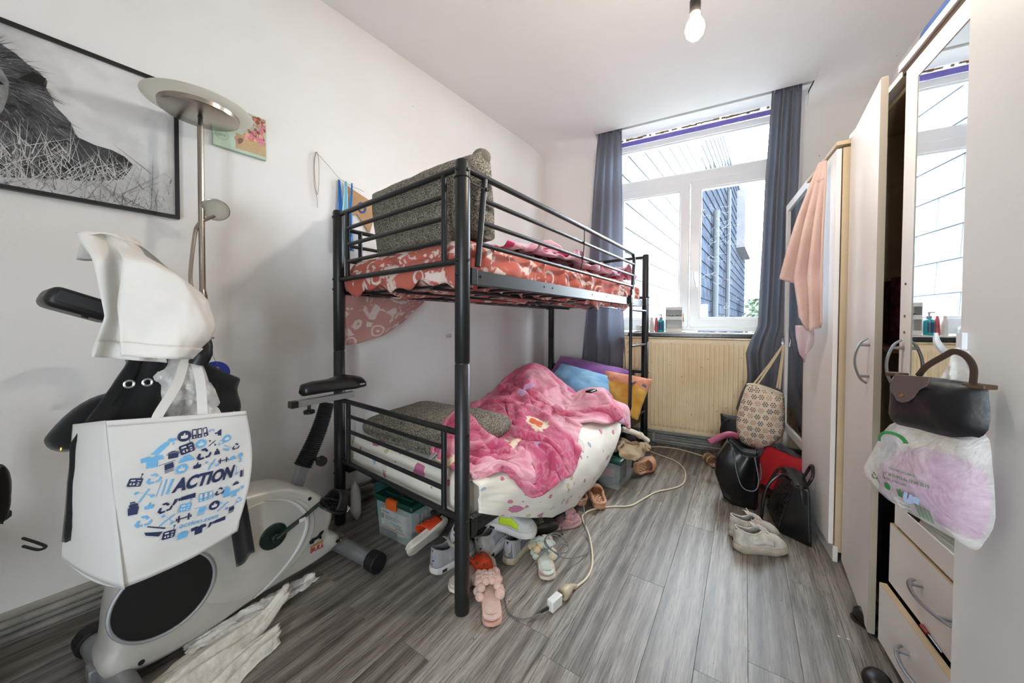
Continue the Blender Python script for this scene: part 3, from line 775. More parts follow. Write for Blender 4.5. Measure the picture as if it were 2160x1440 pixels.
# ------------------------------------------------------------------ cloth simulation (position based)
def cloth(P, stretch=1.1, collide=None, steps=120, inner=8, bend=.25, damp=.97, pin=None, g=-9.8, dt=.012, mu=.55):
    n, m, _ = P.shape
    P = P.copy(); Q = P.copy(); w = np.ones((n, m, 1))
    if pin is not None: w[pin] = 0
    cons = []
    def pairs(di, dj, k, st):
        i0, j0 = np.meshgrid(np.arange(max(0, -di), n-max(0, di)), np.arange(max(0, -dj), m-max(0, dj)), indexing='ij')
        for a in range(2*max(1, abs(di))):
            sel = ((i0//max(1, abs(di))) % 2 == a % 2) if di else ((j0//max(1, abs(dj))) % 2 == a % 2)
            if di and a >= 2: break
            if not di and a >= 2: break
            i, j = i0[sel], j0[sel]; i2, j2 = i+di, j+dj
            L = np.linalg.norm(P[i, j]-P[i2, j2], axis=1, keepdims=True)*k
            cons.append((i, j, i2, j2, L, st))
    pairs(1, 0, stretch, 1); pairs(0, 1, stretch, 1); pairs(1, 1, stretch, .5); pairs(1, -1, stretch, .5)
    pairs(2, 0, stretch, bend); pairs(0, 2, stretch, bend)
    for s in range(steps):
        Vv = (P-Q)*damp; Q = P.copy(); Ps = P.copy()
        P = P+(Vv+np.array([0, 0, g*dt*dt]))*w
        for it in range(inner):
            for i, j, i2, j2, L, st in cons:
                d = P[i2, j2]-P[i, j]; l = np.linalg.norm(d, axis=1, keepdims=True)+1e-9
                w1, w2 = w[i, j], w[i2, j2]
                c = d*((l-L)/l*st/np.maximum(w1+w2, 1e-6))
                P[i, j] += c*w1; P[i2, j2] -= c*w2
            if collide is not None:
                P0 = P; P = collide(P); 
                mv = np.linalg.norm(P-P0, axis=2, keepdims=True) > 1e-7
                Pt = Ps+(P-Ps)*np.array([mu, mu, 1.0]); P = np.where(mv, Pt, P); Q = np.where(mv, Q+(P-Q)*.8, Q)        # friction
    return P
def cloth_mesh(P, du=1.0, dv=1.0):
    n, m, _ = P.shape; b = MB()
    vs = [tuple(P[i, j]) for i in range(n) for j in range(m)]; uv = [(i*du, j*dv) for i in range(n) for j in range(m)]
    fs = [(i*m+j, (i+1)*m+j, (i+1)*m+j+1, i*m+j+1) for i in range(n-1) for j in range(m-1)]
    return b.add(vs, fs, None, uv)

# ------------------------------------------------------------------ fabrics
def m_coral(nm, bc, mo):
    t = NT(nm); co = t.co('UV'); wob = t.n('VectorMath', operation='ADD'); t.put(wob, 0, co)
    nn = t.n('TexNoise'); t.put(nn, 'Vector', co); nn.inputs['Scale'].default_value = 9
    sc = t.n('VectorMath', operation='SCALE'); t.put(sc, 0, nn.outputs['Color']); sc.inputs['Scale'].default_value = .05; t.put(wob, 1, sc.outputs[0])
    vo = t.n('TexVoronoi'); t.put(vo, 'Vector', wob.outputs[0]); vo.inputs['Scale'].default_value = 8.5
    ring = t.math('SINE', t.math('MULTIPLY', vo.outputs['Distance'], 22.0))
    ring = t.ramp(ring, [(.35, '#000000'), (.55, '#ffffff')])
    sep = t.n('SeparateColor'); t.put(sep, 0, vo.outputs['Color'])
    gate = t.ramp(sep.outputs[0], [(.48, '#000000'), (.5, '#ffffff')])
    near = t.ramp(vo.outputs['Distance'], [(.42, '#ffffff'), (.5, '#000000')])
    a = t.mix(1., t.mix(1., ring, gate, 'MULTIPLY'), near, 'MULTIPLY')
    lf = t.ramp(t.noise(co, 13, 2, .5, 1.2), [(.50, '#000000'), (.55, '#ffffff')])
    a = t.mix(1., a, t.mix(1., lf, t.ramp(sep.outputs[0], [(.46, '#ffffff'), (.5, '#000000')]), 'MULTIPLY'), 'ADD')
    base = t.ramp(t.noise(co, 3, 3), [(.3, bc[0]), (.55, bc[1]), (.8, bc[2])])
    t.p(Base_Color=t.mix(a, base, mo), Roughness=.9, Sheen_Weight=.1)
    t.bump(t.noise(t.co('UV'), 220, 3), .12, .002); return t.m
CORAL = m_coral('coral_batik_cotton', ('#b9564a', '#c4685a', '#cf6c48'), '#e6d2c8'); CORALB = m_coral('coral_batik_reverse', ('#b58279', '#bd8d85', '#b98a80'), '#d6c3bc')
def m_duvet():
    t = NT('pink_printed_cotton'); co = t.co('UV')
    base = t.ramp(t.noise(co, 1.5, 5, .62, .8), [(.34, '#a82a58'), (.46, '#c9587a'), (.52, '#dd93a4'), (.62, '#e8b0bb'), (.75, '#d47a98')])
    w = t.noise(co, 10, 4, .6, 2.2)
    c = t.mix(t.ramp(w, [(.5, '#000000'), (.56, '#888888'), (.62, '#000000')]), base, '#eccbd4')
    vo = t.n('TexVoronoi'); t.put(vo, 'Vector', t.co('UV', loc=(.13, .4, 0))); vo.inputs['Scale'].default_value = 2.7
    d = t.math('ADD', vo.outputs['Distance'], t.math('MULTIPLY_ADD', t.noise(co, 14, 3), .45, -.22))
    c = t.mix(t.ramp(d, [(.23, '#ffffff'), (.25, '#000000')]), c, '#ecd9bd')
    c = t.mix(t.ramp(d, [(.14, '#ffffff'), (.15, '#000000')]), c, '#d9581f')
    vo2 = t.n('TexVoronoi'); t.put(vo2, 'Vector', t.co('UV', loc=(3.1, 1.7, 0))); vo2.inputs['Scale'].default_value = 3.6
    d2 = t.math('ADD', vo2.outputs['Distance'], t.math('MULTIPLY_ADD', t.noise(co, 17, 3), .5, -.25))
    c = t.mix(t.ramp(d2, [(.15, '#ffffff'), (.17, '#000000')]), c, '#c99fc6')
    t.p(Base_Color=c, Roughness=.85, Sheen_Weight=.15)
    wr = t.math('ABSOLUTE', t.math('SUBTRACT', t.noise(t.co('UV', scale=(1, .5, 1)), 4.5, 2, .5, 1.2), .5)); t.bump(t.math('SUBTRACT', 1.0, t.math('MULTIPLY', wr, 3.0)), .5, .02); return t.m
def m_kids():
    t = NT('cream_sheet_with_pink_print'); co = t.co('UV')
    def blobs(sc, loc, r, col, outline, c, nse=.32, nsc=22):
        vo = t.n('TexVoronoi'); t.put(vo, 'Vector', t.co('UV', loc=loc)); vo.inputs['Scale'].default_value = sc
        sp = t.n('SeparateColor'); t.put(sp, 0, vo.outputs['Color'])
        d = t.math('ADD', vo.outputs['Distance'], t.math('MULTIPLY_ADD', t.noise(co, nsc, 2), nse, -nse/2))
        d = t.math('ADD', d, t.math('MULTIPLY', t.math('GREATER_THAN', sp.outputs[1], .8), 1.0))
        c = t.mix(t.ramp(d, [(r+.012, '#ffffff'), (r+.022, '#000000')]), c, outline)
        return t.mix(t.ramp(d, [(r, '#ffffff'), (r+.01, '#000000')]), c, col)
    c = t.ramp(t.noise(co, 2, 3), [(.3, '#e6dfd2'), (.7, '#f0ebe2')])
    c = blobs(5.6, (0, 0, 0), .20, '#c9709b', '#8a4560', c)
    c = blobs(6.3, (.37, .22, 0), .17, '#e2dbcd', '#7d6a66', c, .4)
    c = blobs(9, (1.7, .5, 0), .14, '#9fb4c9', '#5c6f86', c, .25)
    c = blobs(8, (2.9, 1.5, 0), .12, '#d8c88a', '#8f7d45', c, .25)
    c = blobs(10, (4.2, .7, 0), .13, '#d17a96', '#92506a', c, .3)
    t.p(Base_Color=c, Roughness=.85, Sheen_Weight=.2); t.bump(t.noise(co, 200, 3), .1, .002); return t.m
def m_tweed():
    t = NT('grey_tweed_weave'); co = t.co('UV'); 
    b1 = t.n('TexBrick'); t.put(b1, 'Vector', co); b1.inputs['Scale'].default_value = 105; b1.inputs['Mortar Size'].default_value = .03
    b1.inputs['Color1'].default_value = C('#45423a'); b1.inputs['Color2'].default_value = C('#d6cdbb'); b1.inputs['Mortar'].default_value = C('#34312c'); b1.inputs['Bias'].default_value = -.15
    st = t.noise(t.co('UV', scale=(120, 9, 1)), 1, 3, .7); st2 = t.noise(t.co('UV', scale=(9, 120, 1)), 1, 3, .7)
    c = t.mix(t.ramp(st, [(.55, '#000000'), (.72, '#aaaaaa')]), b1.outputs[0], '#c9bda6')
    c = t.mix(t.ramp(st2, [(.56, '#000000'), (.74, '#888888')]), c, '#b0a694')
    t.p(Base_Color=c, Roughness=.95); t.bump(b1.outputs[1], .5, .003); return t.m
TWEED = m_tweed()
def m_check():
    t = NT('magenta_check_fleece'); co = t.co('UV')
    def stripe(rot, sc):
        w = t.n('TexWave', wave_type='BANDS', bands_direction='X'); t.put(w, 'Vector', t.co('UV', rot=(0, 0, rot))); w.inputs['Scale'].default_value = sc; w.inputs['Distortion'].default_value = .4
        return t.ramp(w.outputs[0], [(.45, '#000000'), (.55, '#ffffff')])
    c = t.mix(stripe(0, 2.1), '#a61c52', '#d894ae'); c = t.mix(t.math('MULTIPLY', stripe(PI/2, 2.1), .55), c, '#e9ccd2')
    t.p(Base_Color=c, Roughness=.95, Sheen_Weight=.4); t.bump(t.noise(co, 150, 3), .2, .003); return t.m
LOCB = lambda p: BM @ Vector(p)
def bedthing(name, label, cat, p=(0, 0, 0), rz=0, group=None):
    return thing(name, label, cat, M=BM @ Matrix.Translation(p) @ Matrix.Rotation(rz, 4, 'Z'), group=group)

def rbox(x0, x1, y0, y1, z0, z1, r, nx=30, ny=50, disp=None, uvs=1.0):
    """closed mattress-like body with rounded edges: rings from the bottom centre over the side to the top centre"""
    b = MB(); cx, cy = (x0+x1)/2, (y0+y1)/2; hx, hy = (x1-x0)/2, (y1-y0)/2
    per = []
    for k in range(nx): per.append((-1+2*k/nx, -1))
    for k in range(ny): per.append((1, -1+2*k/ny))
    for k in range(nx): per.append((1-2*k/nx, 1))
    for k in range(ny): per.append((-1, 1-2*k/ny))
    rings = []
    for s in (.0, .2, .4, .6, .8, .92): rings.append((s*1.0, None, 0))
    N = len(per); vs, uv, fs = [], [], []
    prof = [(f, 0.0, z0) for f in (.05, .5, .9)]
    for a in np.linspace(0, PI/2, 5): prof.append((None, r*(1-math.sin(a)), z0+r*(1-math.cos(a))))
    for zz in (.25, .5, .75): prof.append((None, 0, lerp(z0+r, z1-r, zz)))
    for a in np.linspace(0, PI/2, 6): prof.append((None, r*(1-math.cos(a)), z1-r*(1-math.sin(a))))
    for f in (.9, .8, .7, .6, .5, .4, .3, .2, .1, .02): prof.append((f, 0, z1))
    for f, ins, z in prof:
        for px, py in per:
            if f is None: X = cx+px*(hx-ins); Y = cy+py*(hy-ins)
            else: X = cx+px*f*(hx-r); Y = cy+py*f*(hy-r)
            n = V((px if abs(px) == 1 else 0) if f is None else 0, (py if abs(py) == 1 else 0) if f is None else 0, 0 if f is None else (1 if z > (z0+z1)/2 else -1))
            p = V(X, Y, z)
            if disp: p = p+disp(p, n)
            vs.append(tuple(p))
            ov = (z1-z) if f is None else 0
            uv.append(((X+(ov*px if abs(px) == 1 else 0))*uvs, (Y+(ov*py if abs(py) == 1 else 0))*uvs))
    for i in range(len(prof)-1):
        for j in range(N): fs.append((i*N+j, i*N+(j+1) % N, (i+1)*N+(j+1) % N, (i+1)*N+j))
    fs.append(tuple(range(N-1, -1, -1))); fs.append(tuple((len(prof)-1)*N+j for j in range(N)))
    return b.add(vs, fs, None, uv)

# ---- lower mattress with its printed sheet
KIDS = m_kids()
lm = bedthing('lower_mattress', 'mattress in cream sheet with pink prints on the lower bunk', 'mattress')
def dsp(p, n): return n*(.006*fbm(p.x, p.y, p.z, 5))
rbox(-.925, -.022, .045, 2.12, .303, .475, .045, disp=dsp).build('mattress', KIDS, lm, smooth=60)
b = MB(); yy = [.06, .25, .6, .85, 1.05, 1.2, 1.35, 1.5]; zb_ = [.36, .26, .10, .07, .09, .16, .30, .42]
def skirt(u, w):
    y = lerp(.06, 1.5, u); zb = interp(yy, zb_, y); z = lerp(.482, zb, w)
    bul = .075*math.sin(PI*min(1, w*1.02)**.9)*sstep(.06, .45, y)*(1-sstep(1.25, 1.5, y)*.8)
    x = -.03+.062*sstep(0, .12, w)+bul*1.2+.010*math.sin(22*y+4*w+2*math.sin(5*y))*w*(1-.3*w)+.006*fbm(y, w, 1, 6)
    return (x, y+.03*(w-.5)*math.sin(3*y), z)
b.grid(skirt, 90, 26, uvf=lambda u, w: (w*.42, u*1.44)); b.build('hanging_sheet', KIDS, lm, solid=.004, smooth=70)

# ---- upper mattress
um = bedthing('upper_mattress', 'mattress in coral batik cover on the upper bunk', 'mattress')
def dspu(p, n):
    k = p.x*.6+p.y*1.0
    ridge = (1-abs(math.sin(17*k+3.0*fbm(p.x, p.y, p.z, 2.2))))**2
    return n*(.030*ridge+.014*fbm(p.x, p.y, p.z, 6))
rbox(-.92, -.04, .06, 2.13, 1.262, 1.435, .06, nx=60, ny=110, disp=dspu).build('mattress', CORAL, um, smooth=70)
# overhanging hem at the near end and the room side
b = MB()
def hem(u, w):
    x = lerp(-.93, -.05, u); zb = 1.255+.014*math.sin(17*x)+.012*math.sin(41*x+1)
    return (x, .034-.012*math.sin(PI*w)+.008*math.sin(30*x)*w, lerp(1.36, zb, w))
b.grid(hem, 60, 8, uvf=lambda u, w: (u*.9, w*.12)); b.build('hem', CORAL, um, solid=.003, smooth=70)
b = MB()
def hem2(u, w):
    y = lerp(1.15, 2.12, u); zb = 1.225+.02*math.sin(13*y)+.016*math.sin(37*y)
    return (-.06+.01*math.sin(30*y)*w, y, lerp(1.30, zb, w))
b.grid(hem2, 60, 6, uvf=lambda u, w: (w*.12, u*1.)); b.build('hem', CORAL, um, solid=.003, smooth=70)
# corner of the cover hanging down at the wall side
b = MB(); ZB = ([0, .1, .25, .4, .5, .55], [.965, .975, 1.02, 1.10, 1.19, 1.235])
def hang(u, w):
    y = .02+u*.55; z = lerp(1.25, interp(*ZB, u*.55), w)
    return (-.955+.012*math.sin(18*y+3*w)-.01*w, y, z)
b.grid(hang, 40, 20, uvf=lambda u, w: (w*.33, u*.66)); b.build('hanging_corner', CORALB, um, solid=.003, smooth=70)

# ---- crumpled check blanket on the upper bunk
PINKCHK = m_check()
bl = bedthing('check_blanket', 'crumpled magenta check blanket lying on the upper bunk', 'blanket', (0, 0, 0))
rs = np.random.RandomState(4)
def init_grid(x0, x1, y0, y1, n, m, z, amp):
    P = np.zeros((n, m, 3))
    for i in range(n):
        for j in range(m):
            P[i, j] = (lerp(x0, x1, i/(n-1)), lerp(y0, y1, j/(m-1)), z+amp*fbm(i*.13, j*.11, z, 1.0))
    return P
def coll_up(P):
    P = P.copy(); x, y = P[..., 0], P[..., 1]
    h = 1.462+.15*np.exp(-((y-1.05)/.16)**2-((x+.30)/.16)**2)+.09*np.exp(-((y-1.92)/.12)**2-((x+.15)/.15)**2)+.07*np.exp(-((y-.75)/.2)**2-((x+.4)/.2)**2)
    P[..., 2] = np.maximum(P[..., 2], h); P[..., 0] = np.clip(P[..., 0], -.9, -.045); P[..., 1] = np.clip(P[..., 1], .3, 2.1)
    return P
P = cloth(init_grid(-.60, -.06, .46, 2.06, 44, 84, 1.60, .07), 1.25, coll_up, 110, 6)
cloth_mesh(P, .02, .024).build('blanket', PINKCHK, bl, solid=.008, sub=1, smooth=80)

# ---- duvet on the lower bunk
DUV = m_duvet()
dv = bedthing('pink_duvet', 'rumpled pink and magenta patterned duvet on the lower bunk', 'duvet')
xm_y = [0, .12, .35, .6, .8, 1.0, 1.3, 1.55]; xm = [.0, .03, .075, .085, .03, -.02, .06, .12]
n_, m_ = 72, 92; P = np.zeros((n_, m_, 3))
for j in range(m_):
    y = lerp(.05, 1.56, j/(m_-1)); xa = -.27-.56*sstep(.28, .75, y); xb = interp(xm_y, xm, y)
    for i in range(n_):
        u = i/(n_-1); P[i, j] = (lerp(xa, xb, u)+.012*fbm(u*4, y*4, 5, 2), y+.012*fbm(u*4, y*4, 9, 2), .74+.09*fbm(u*2.6, y*2.0, .3, 1.6, 4))
def coll_lo(P):
    P = P.copy(); x, y, z = P[..., 0], P[..., 1], P[..., 2]
    h = .488+.30*np.exp(-((x+.52)/.20)**2-((y-1.22)/.28)**2)+.20*np.exp(-((x+.22)/.09)**2-((y-.20)/.10)**2)+.13*np.exp(-((x+.12)/.12)**2-((y-1.42)/.16)**2)+.10*np.exp(-((x+.40)/.22)**2-((y-.72)/.22)**2)
    top = x < .0
    P[..., 2] = np.where(top, np.maximum(z, h), z)
    # hanging part stays outside the sheet bulge
    zz = np.clip((.482-z)/.36, 0, 1); xo = .045+.095*np.sin(np.pi*zz)*np.clip((y-.06)/.4, 0, 1)*(1-.8*np.clip((y-1.2)/.3, 0, 1))+.012
    side = (~top) & (z < h)
    # near the edge choose the smaller push
    pushx = xo-x; pushz = h-z
    usez = side & (pushz < pushx) & (x < .05)
    P[..., 2] = np.where(usez, h, P[..., 2])
    P[..., 0] = np.where(side & ~usez, np.maximum(x, xo), x)
    P[..., 2] = np.maximum(P[..., 2], .02); P[..., 1] = np.maximum(P[..., 1], .04)
    # keep clear of the corner post
    dpx, dpy = P[..., 0], P[..., 1]; rr = np.sqrt(dpx**2+dpy**2); k = rr < .045
    P[..., 1] = np.where(k, np.sqrt(np.maximum(.045**2-dpx**2, 0)), P[..., 1])
    return P
P = cloth(P, 1.27, coll_lo, 130, 7, bend=.10, mu=.35)
cloth_mesh(P, .019, .0205).build('duvet', DUV, dv, solid=.018, soff=1, sub=1, smooth=80)

# ---- cushions and pillows
def pillow_body(w, h, t, ear=.02, wr=.006, seed=0, nu=40, nv=30, sq=.5):
    """two-sided pillow in the local XY plane, centred"""
    b = MB()
    def f(sgn):
        def g(u, v):
            a, c = 2*u-1, 2*v-1
            ex = a*w/2*(1-.06*(1-a*a)*0-.05*(c*c)*(0))
            e = max(0, (1-abs(a)**2.6))*max(0, (1-abs(c)**2.6))
            pin = 1-.07*(1-abs(c))*abs(a)**6*0
            x = a*w/2*(1-.05*(1-c*c)*abs(a)**3); y = c*h/2*(1-.05*(1-a*a)*abs(c)**3)
            z = sgn*t/2*e**sq+wr*fbm(x+seed, y, sgn+seed, 7)*min(1, e*6)
            return (x, y, z)
        return g
    b.grid(f(1), nu, nv, uvf=lambda u, v: (u*w, v*h)); b.grid(f(-1), nu, nv, uvf=lambda u, v: (u*w, v*h))
    return b
def bed_cushion(name, label, cat, c, rot, w, h, t, m, group=None, part='cover', wr=.006, seed=0):
    from mathutils import Euler
    o = thing(name, label, cat, M=BM @ Matrix.Translation(c) @ Euler(rot).to_matrix().to_4x4(), group=group)
    pillow_body(w, h, t, wr=wr, seed=seed).build(part, m, o, smooth=80)
    b = MB(); b.tube([(sx*w/2*.985*(1-.05*(1-1)), sy*h/2*.985, 0) for sx, sy in ((-1, -1), (1, -1), (1, 1), (-1, 1))], .003, 6, closed=True)
    return o
def box_cushion(label, c, rot, w, h, t, seed):
    from mathutils import Euler
    o = thing('tweed_cushion', label, 'cushion', M=BM @ Matrix.Translation(c) @ Euler(rot).to_matrix().to_4x4(), group='grey tweed cushions')
    def dq(p, n):
        d = V(0, 0, (1 if p.z > 0 else -1))*(.035*(1-(2*p.x/w)**4)*(1-(2*p.y/h)**4))
        return d+n*.012*fbm(p.x+seed, p.y, p.z, 4)
    rbox(-w/2, w/2, -h/2, h/2, -t/2, t/2, t*.42, nx=26, ny=16, disp=dq).build('cover', TWEED, o, smooth=80)
    zz = [(sx*w/2*.985, sy*h/2*.96, -t*.12) for sx, sy in ((-1, -1), (1, -1))]
    b = MB(); b.tube(spline([zz[0], ((zz[0][0]+zz[1][0])/2, -h/2*1.01, -t*.14), zz[1]], 6), .0035, 6); b.build('piping', TWEED, o)
    return o
c1 = box_cushion('large grey tweed cushion standing upright on the upper bunk', (-.405, .165, 1.615), (math.radians(95), 0, 0), .77, .36, .13, 0)
b = MB(); b.ell((.35, .165, -.01), (.04, .035, .04), 14); b.build('cushion_corner', TWEED, c1)
box_cushion('grey tweed cushion lying flat at the foot of the lower bunk', (-.50, .285, .552), (math.radians(2), math.radians(-2), .04), .68, .42, .10, 3)
pv = mat('purple_velvet_pillow', '#8a4c9a', .85, var=.25, vs=9, sheen=.3, bump=.15, bs=30)
bed_cushion('pillow', 'plain purple pillow leaning at the head of the lower bunk', 'pillow', (-.47, 1.99, .60), (math.radians(38), math.radians(8), .05), .72, .42, .18, pv, 'pillows on the lower bunk', wr=.012, seed=5)
def m_blue():
    t = NT('sky_blue_pillowcase'); co = t.co('UV')
    c = t.ramp(t.noise(co, 3, 3), [(.3, '#6aa6d4'), (.7, '#a3cfea')])
    vo = t.n('TexVoronoi'); t.put(vo, 'Vector', co); vo.inputs['Scale'].default_value = 3.2
    d = t.math('ADD', vo.outputs['Distance'], t.math('MULTIPLY_ADD', t.noise(co, 9, 3), .4, -.2))
    c = t.mix(t.ramp(d, [(.2, '#ffffff'), (.22, '#000000')]), c, '#c5dcf0'); c = t.mix(t.ramp(d, [(.12, '#ffffff'), (.14, '#000000')]), c, '#5b4a9c')
    t.p(Base_Color=c, Roughness=.85); return t.m
bed_cushion('pillow', 'sky blue patterned pillow against the purple pillow', 'pillow', (-.42, 1.80, .585), (math.radians(30), math.radians(10), .0), .60, .36, .12, m_blue(), 'pillows on the lower bunk', wr=.012, seed=8)
def m_yel():
    t = NT('yellow_orange_pillowcase'); co = t.co('UV')
    s = t.n('SeparateXYZ'); t.put(s, 0, co)
    edge = t.math('ADD', s.outputs[1], t.math('MULTIPLY_ADD', t.noise(co, 4, 2), .06, -.03))
    c = t.mix(t.ramp(t.noise(co, 6, 3), [(.4, '#c9912a'), (.7, '#d9aa4a')]), '#d0a03c', '#d0a03c'); c = t.ramp(t.noise(co, 5, 3), [(.35, '#bf8220'), (.65, '#d6b05c')])
    c = t.mix(t.ramp(edge, [(.235, '#000000'), (.245, '#ffffff')]), c, '#cc8468')
    ch = t.n('TexChecker'); t.put(ch, 'Vector', co); ch.inputs['Scale'].default_value = 34
    c = t.mix(t.math('MULTIPLY', t.math('GREATER_THAN', edge, .24), t.math('MULTIPLY', ch.outputs[1], .35)), c, '#d99a70')
    vo = t.n('TexVoronoi'); t.put(vo, 'Vector', co); vo.inputs['Scale'].default_value = 11
    c = t.mix(t.math('MULTIPLY', t.ramp(vo.outputs['Distance'], [(.16, '#ffffff'), (.2, '#000000')]), t.math('GREATER_THAN', edge, .26)), c, '#5d6470')
    t.p(Base_Color=c, Roughness=.85); t.bump(t.noise(co, 30, 3), .2, .004); return t.m
yp = bed_cushion('pillow', 'yellow and orange pillow slumped over the rail by the ladder', 'pillow', (-.10, 1.88, .525), (math.radians(55), math.radians(4), -.12), .42, .36, .19, m_yel(), 'pillows on the lower bunk', wr=.016, seed=11)
# white cloth by the grey cushion, phone on the duvet
wc = bedthing('white_cloth', 'crumpled white cloth between grey cushion and pink duvet', 'cloth', (-.20, .12, .58))
P = init_grid(-.09, .07, -.045, .07, 16, 14, .1, .03)
def cw(P):
    P = P.copy(); x, y = P[..., 0], P[..., 1]; P[..., 2] = np.maximum(P[..., 2], -.10+.115*np.exp(-((x)/.07)**2-((y)/.06)**2)); return P
cloth_mesh(cloth(P, 1.35, cw, 60, 6)).build('cloth', mat('white_cotton', '#d9d9dc', .9, bump=.1), wc, solid=.004, sub=1, smooth=80)
ph = bedthing('remote', 'small black remote lying on the pink duvet', 'remote', (-.03, 1.18, .66))
# ------------------------------------------------------------------ curtains
def m_curtain():
    t = NT('grey_linen_weave'); co = t.co('UV')
    a = t.noise(t.co('UV', scale=(900, 60, 1)), 1, 3, .7); b2 = t.noise(t.co('UV', scale=(60, 900, 1)), 1, 3, .7)
    f = t.math('MULTIPLY_ADD', a, .5, t.math('MULTIPLY', b2, .5))
    c = t.ramp(f, [(.36, '#5a5a62'), (.5, '#8d8d95'), (.64, '#b8b7bc')])
    t.p(Base_Color=c, Roughness=.9)
    tl = t.n('BsdfTranslucent'); t.put(tl, 0, t.mix(.5, c, '#b4bcc8')); mx = t.n('MixShader'); mx.inputs[0].default_value = .55
    t.t.links.new(t.b.outputs[0], mx.inputs[1]); t.t.links.new(tl.outputs[0], mx.inputs[2]); t.t.links.new(mx.outputs[0], t.out.inputs[0])
    t.bump(f, .2, .002); return t.m
CURT = m_curtain()
def curtain(label, zs, xl, xr, yc, k, amp, ph, zt, zb):
    o = thing('curtain', label, 'curtain', (0, 0, 0), group='grey window curtains')
    b = MB()
    def f(u, w):
        z = lerp(zt, zb, w); a, c = interp(zs, xl, z), interp(zs, xr, z)
        s = u+.03*math.sin(2*PI*k*u+ph+1.2*w)
        x = lerp(a, c, s); 
        am = amp*(.55+.45*math.sin(3.1*u+2.0*w))*(.6+.5*w)
        y = interp(zs, yc, z)+am*math.sin(2*PI*k*u+ph+.9*math.sin(2.2*w+u*2))+.008*nz(u*5, w*6, ph)
        return (x, y, z)
    b.grid(f, 150, 60, uvf=lambda u, w: (u*.9, w*2.4)); c = b.build('cloth', CURT, o, solid=.002, smooth=80)
    for i in range(4):
        u = (i+.5)/4; p = f(u, .012)
        r = MB(); r.tube([(p[0]+.0, p[1]+.022*math.cos(a), p[2]-.005+.022*math.sin(a)) for a in np.linspace(0, 2*PI, 16)], .004, 6); r.build('eyelet', SATIN, o)
    return o
zs = [.3, .63, 1.25, 1.65, 2.4, 2.9]
curtain('grey linen curtain hanging behind the bunk bed', zs, [-1.03, -1.01, -.95, -.93, -.885, -.845], [-.53, -.545, -.575, -.585, -.60, -.612], [3.355, 3.352, 3.35, 3.35, 3.355, 3.36], 3.6, .034, .4, 2.925, .3)
zs = [.30, .42, .55, .66, .75, .87, 1.0, 1.07, 1.55, 2.13, 2.9]
curtain('grey linen curtain hanging between window and standing mirror', zs, [.36, .30, .33, .375, .37, .36, .40, .435, .45, .465, .505], [.50, .53, .60, .615, .62, .625, .63, .64, .655, .672, .69], [3.26]*4+[3.27, 3.28, 3.29, 3.29, 3.30, 3.32, 3.36], 3.1, .036, 2.0, 2.925, .30)
rod = tag(MB().tube([(-.85, 3.362, 2.915), (.75, 3.362, 2.915)], .008, 10).build('curtain_rod', SATIN), 'thin metal curtain rod hidden in the ceiling pocket', 'curtain rod')
# ------------------------------------------------------------------ shoes
def foot_half(t, side=1):
    """half width (fraction of max) along the foot, t 0 heel .. 1 toe; side +1 outer, -1 inner"""
    xs = [0, .02, .06, .15, .3, .45, .6, .72, .85, .94, .985, 1]
    o = [.0, .38, .62, .74, .74, .78, .93, 1.0, .96, .78, .48, 0]; i = [.0, .38, .62, .72, .66, .64, .78, .9, .89, .72, .44, 0]
    return interp(xs, o if side > 0 else i, t)
def sole_mesh(L, W, z0, z1, flare=1.09, n=40, M=None, rock=.012):
    b = MB(); ts = [.5-.5*math.cos(PI*i/n) for i in range(n+1)]
    out = [(W/2*foot_half(t), t*L) for t in ts]+[(-W/2*foot_half(t, -1), t*L) for t in reversed(ts[1:-1])]
    N = len(out); vs = []; lay = [(.0, .93), (.25, flare), (.75, flare), (1, 1.0)]
    for f, k in lay:
        for x, y in out:
            zt = rock*sstep(.72, 1, y/L)+rock*.4*(1-sstep(0, .12, y/L))
            vs.append((x*k, L/2+(y-L/2)*(1+(k-1)*.4), lerp(z0+zt*(1-f), z1+rock*.6*sstep(.7, 1, y/L), f)))
    fs = [tuple(range(N-1, -1, -1)), tuple((len(lay)-1)*N+j for j in range(N))]
    for a in range(len(lay)-1):
        for j in range(N): fs.append((a*N+j, a*N+(j+1) % N, (a+1)*N+(j+1) % N, (a+1)*N+j))
    return b.add(vs, fs, M)
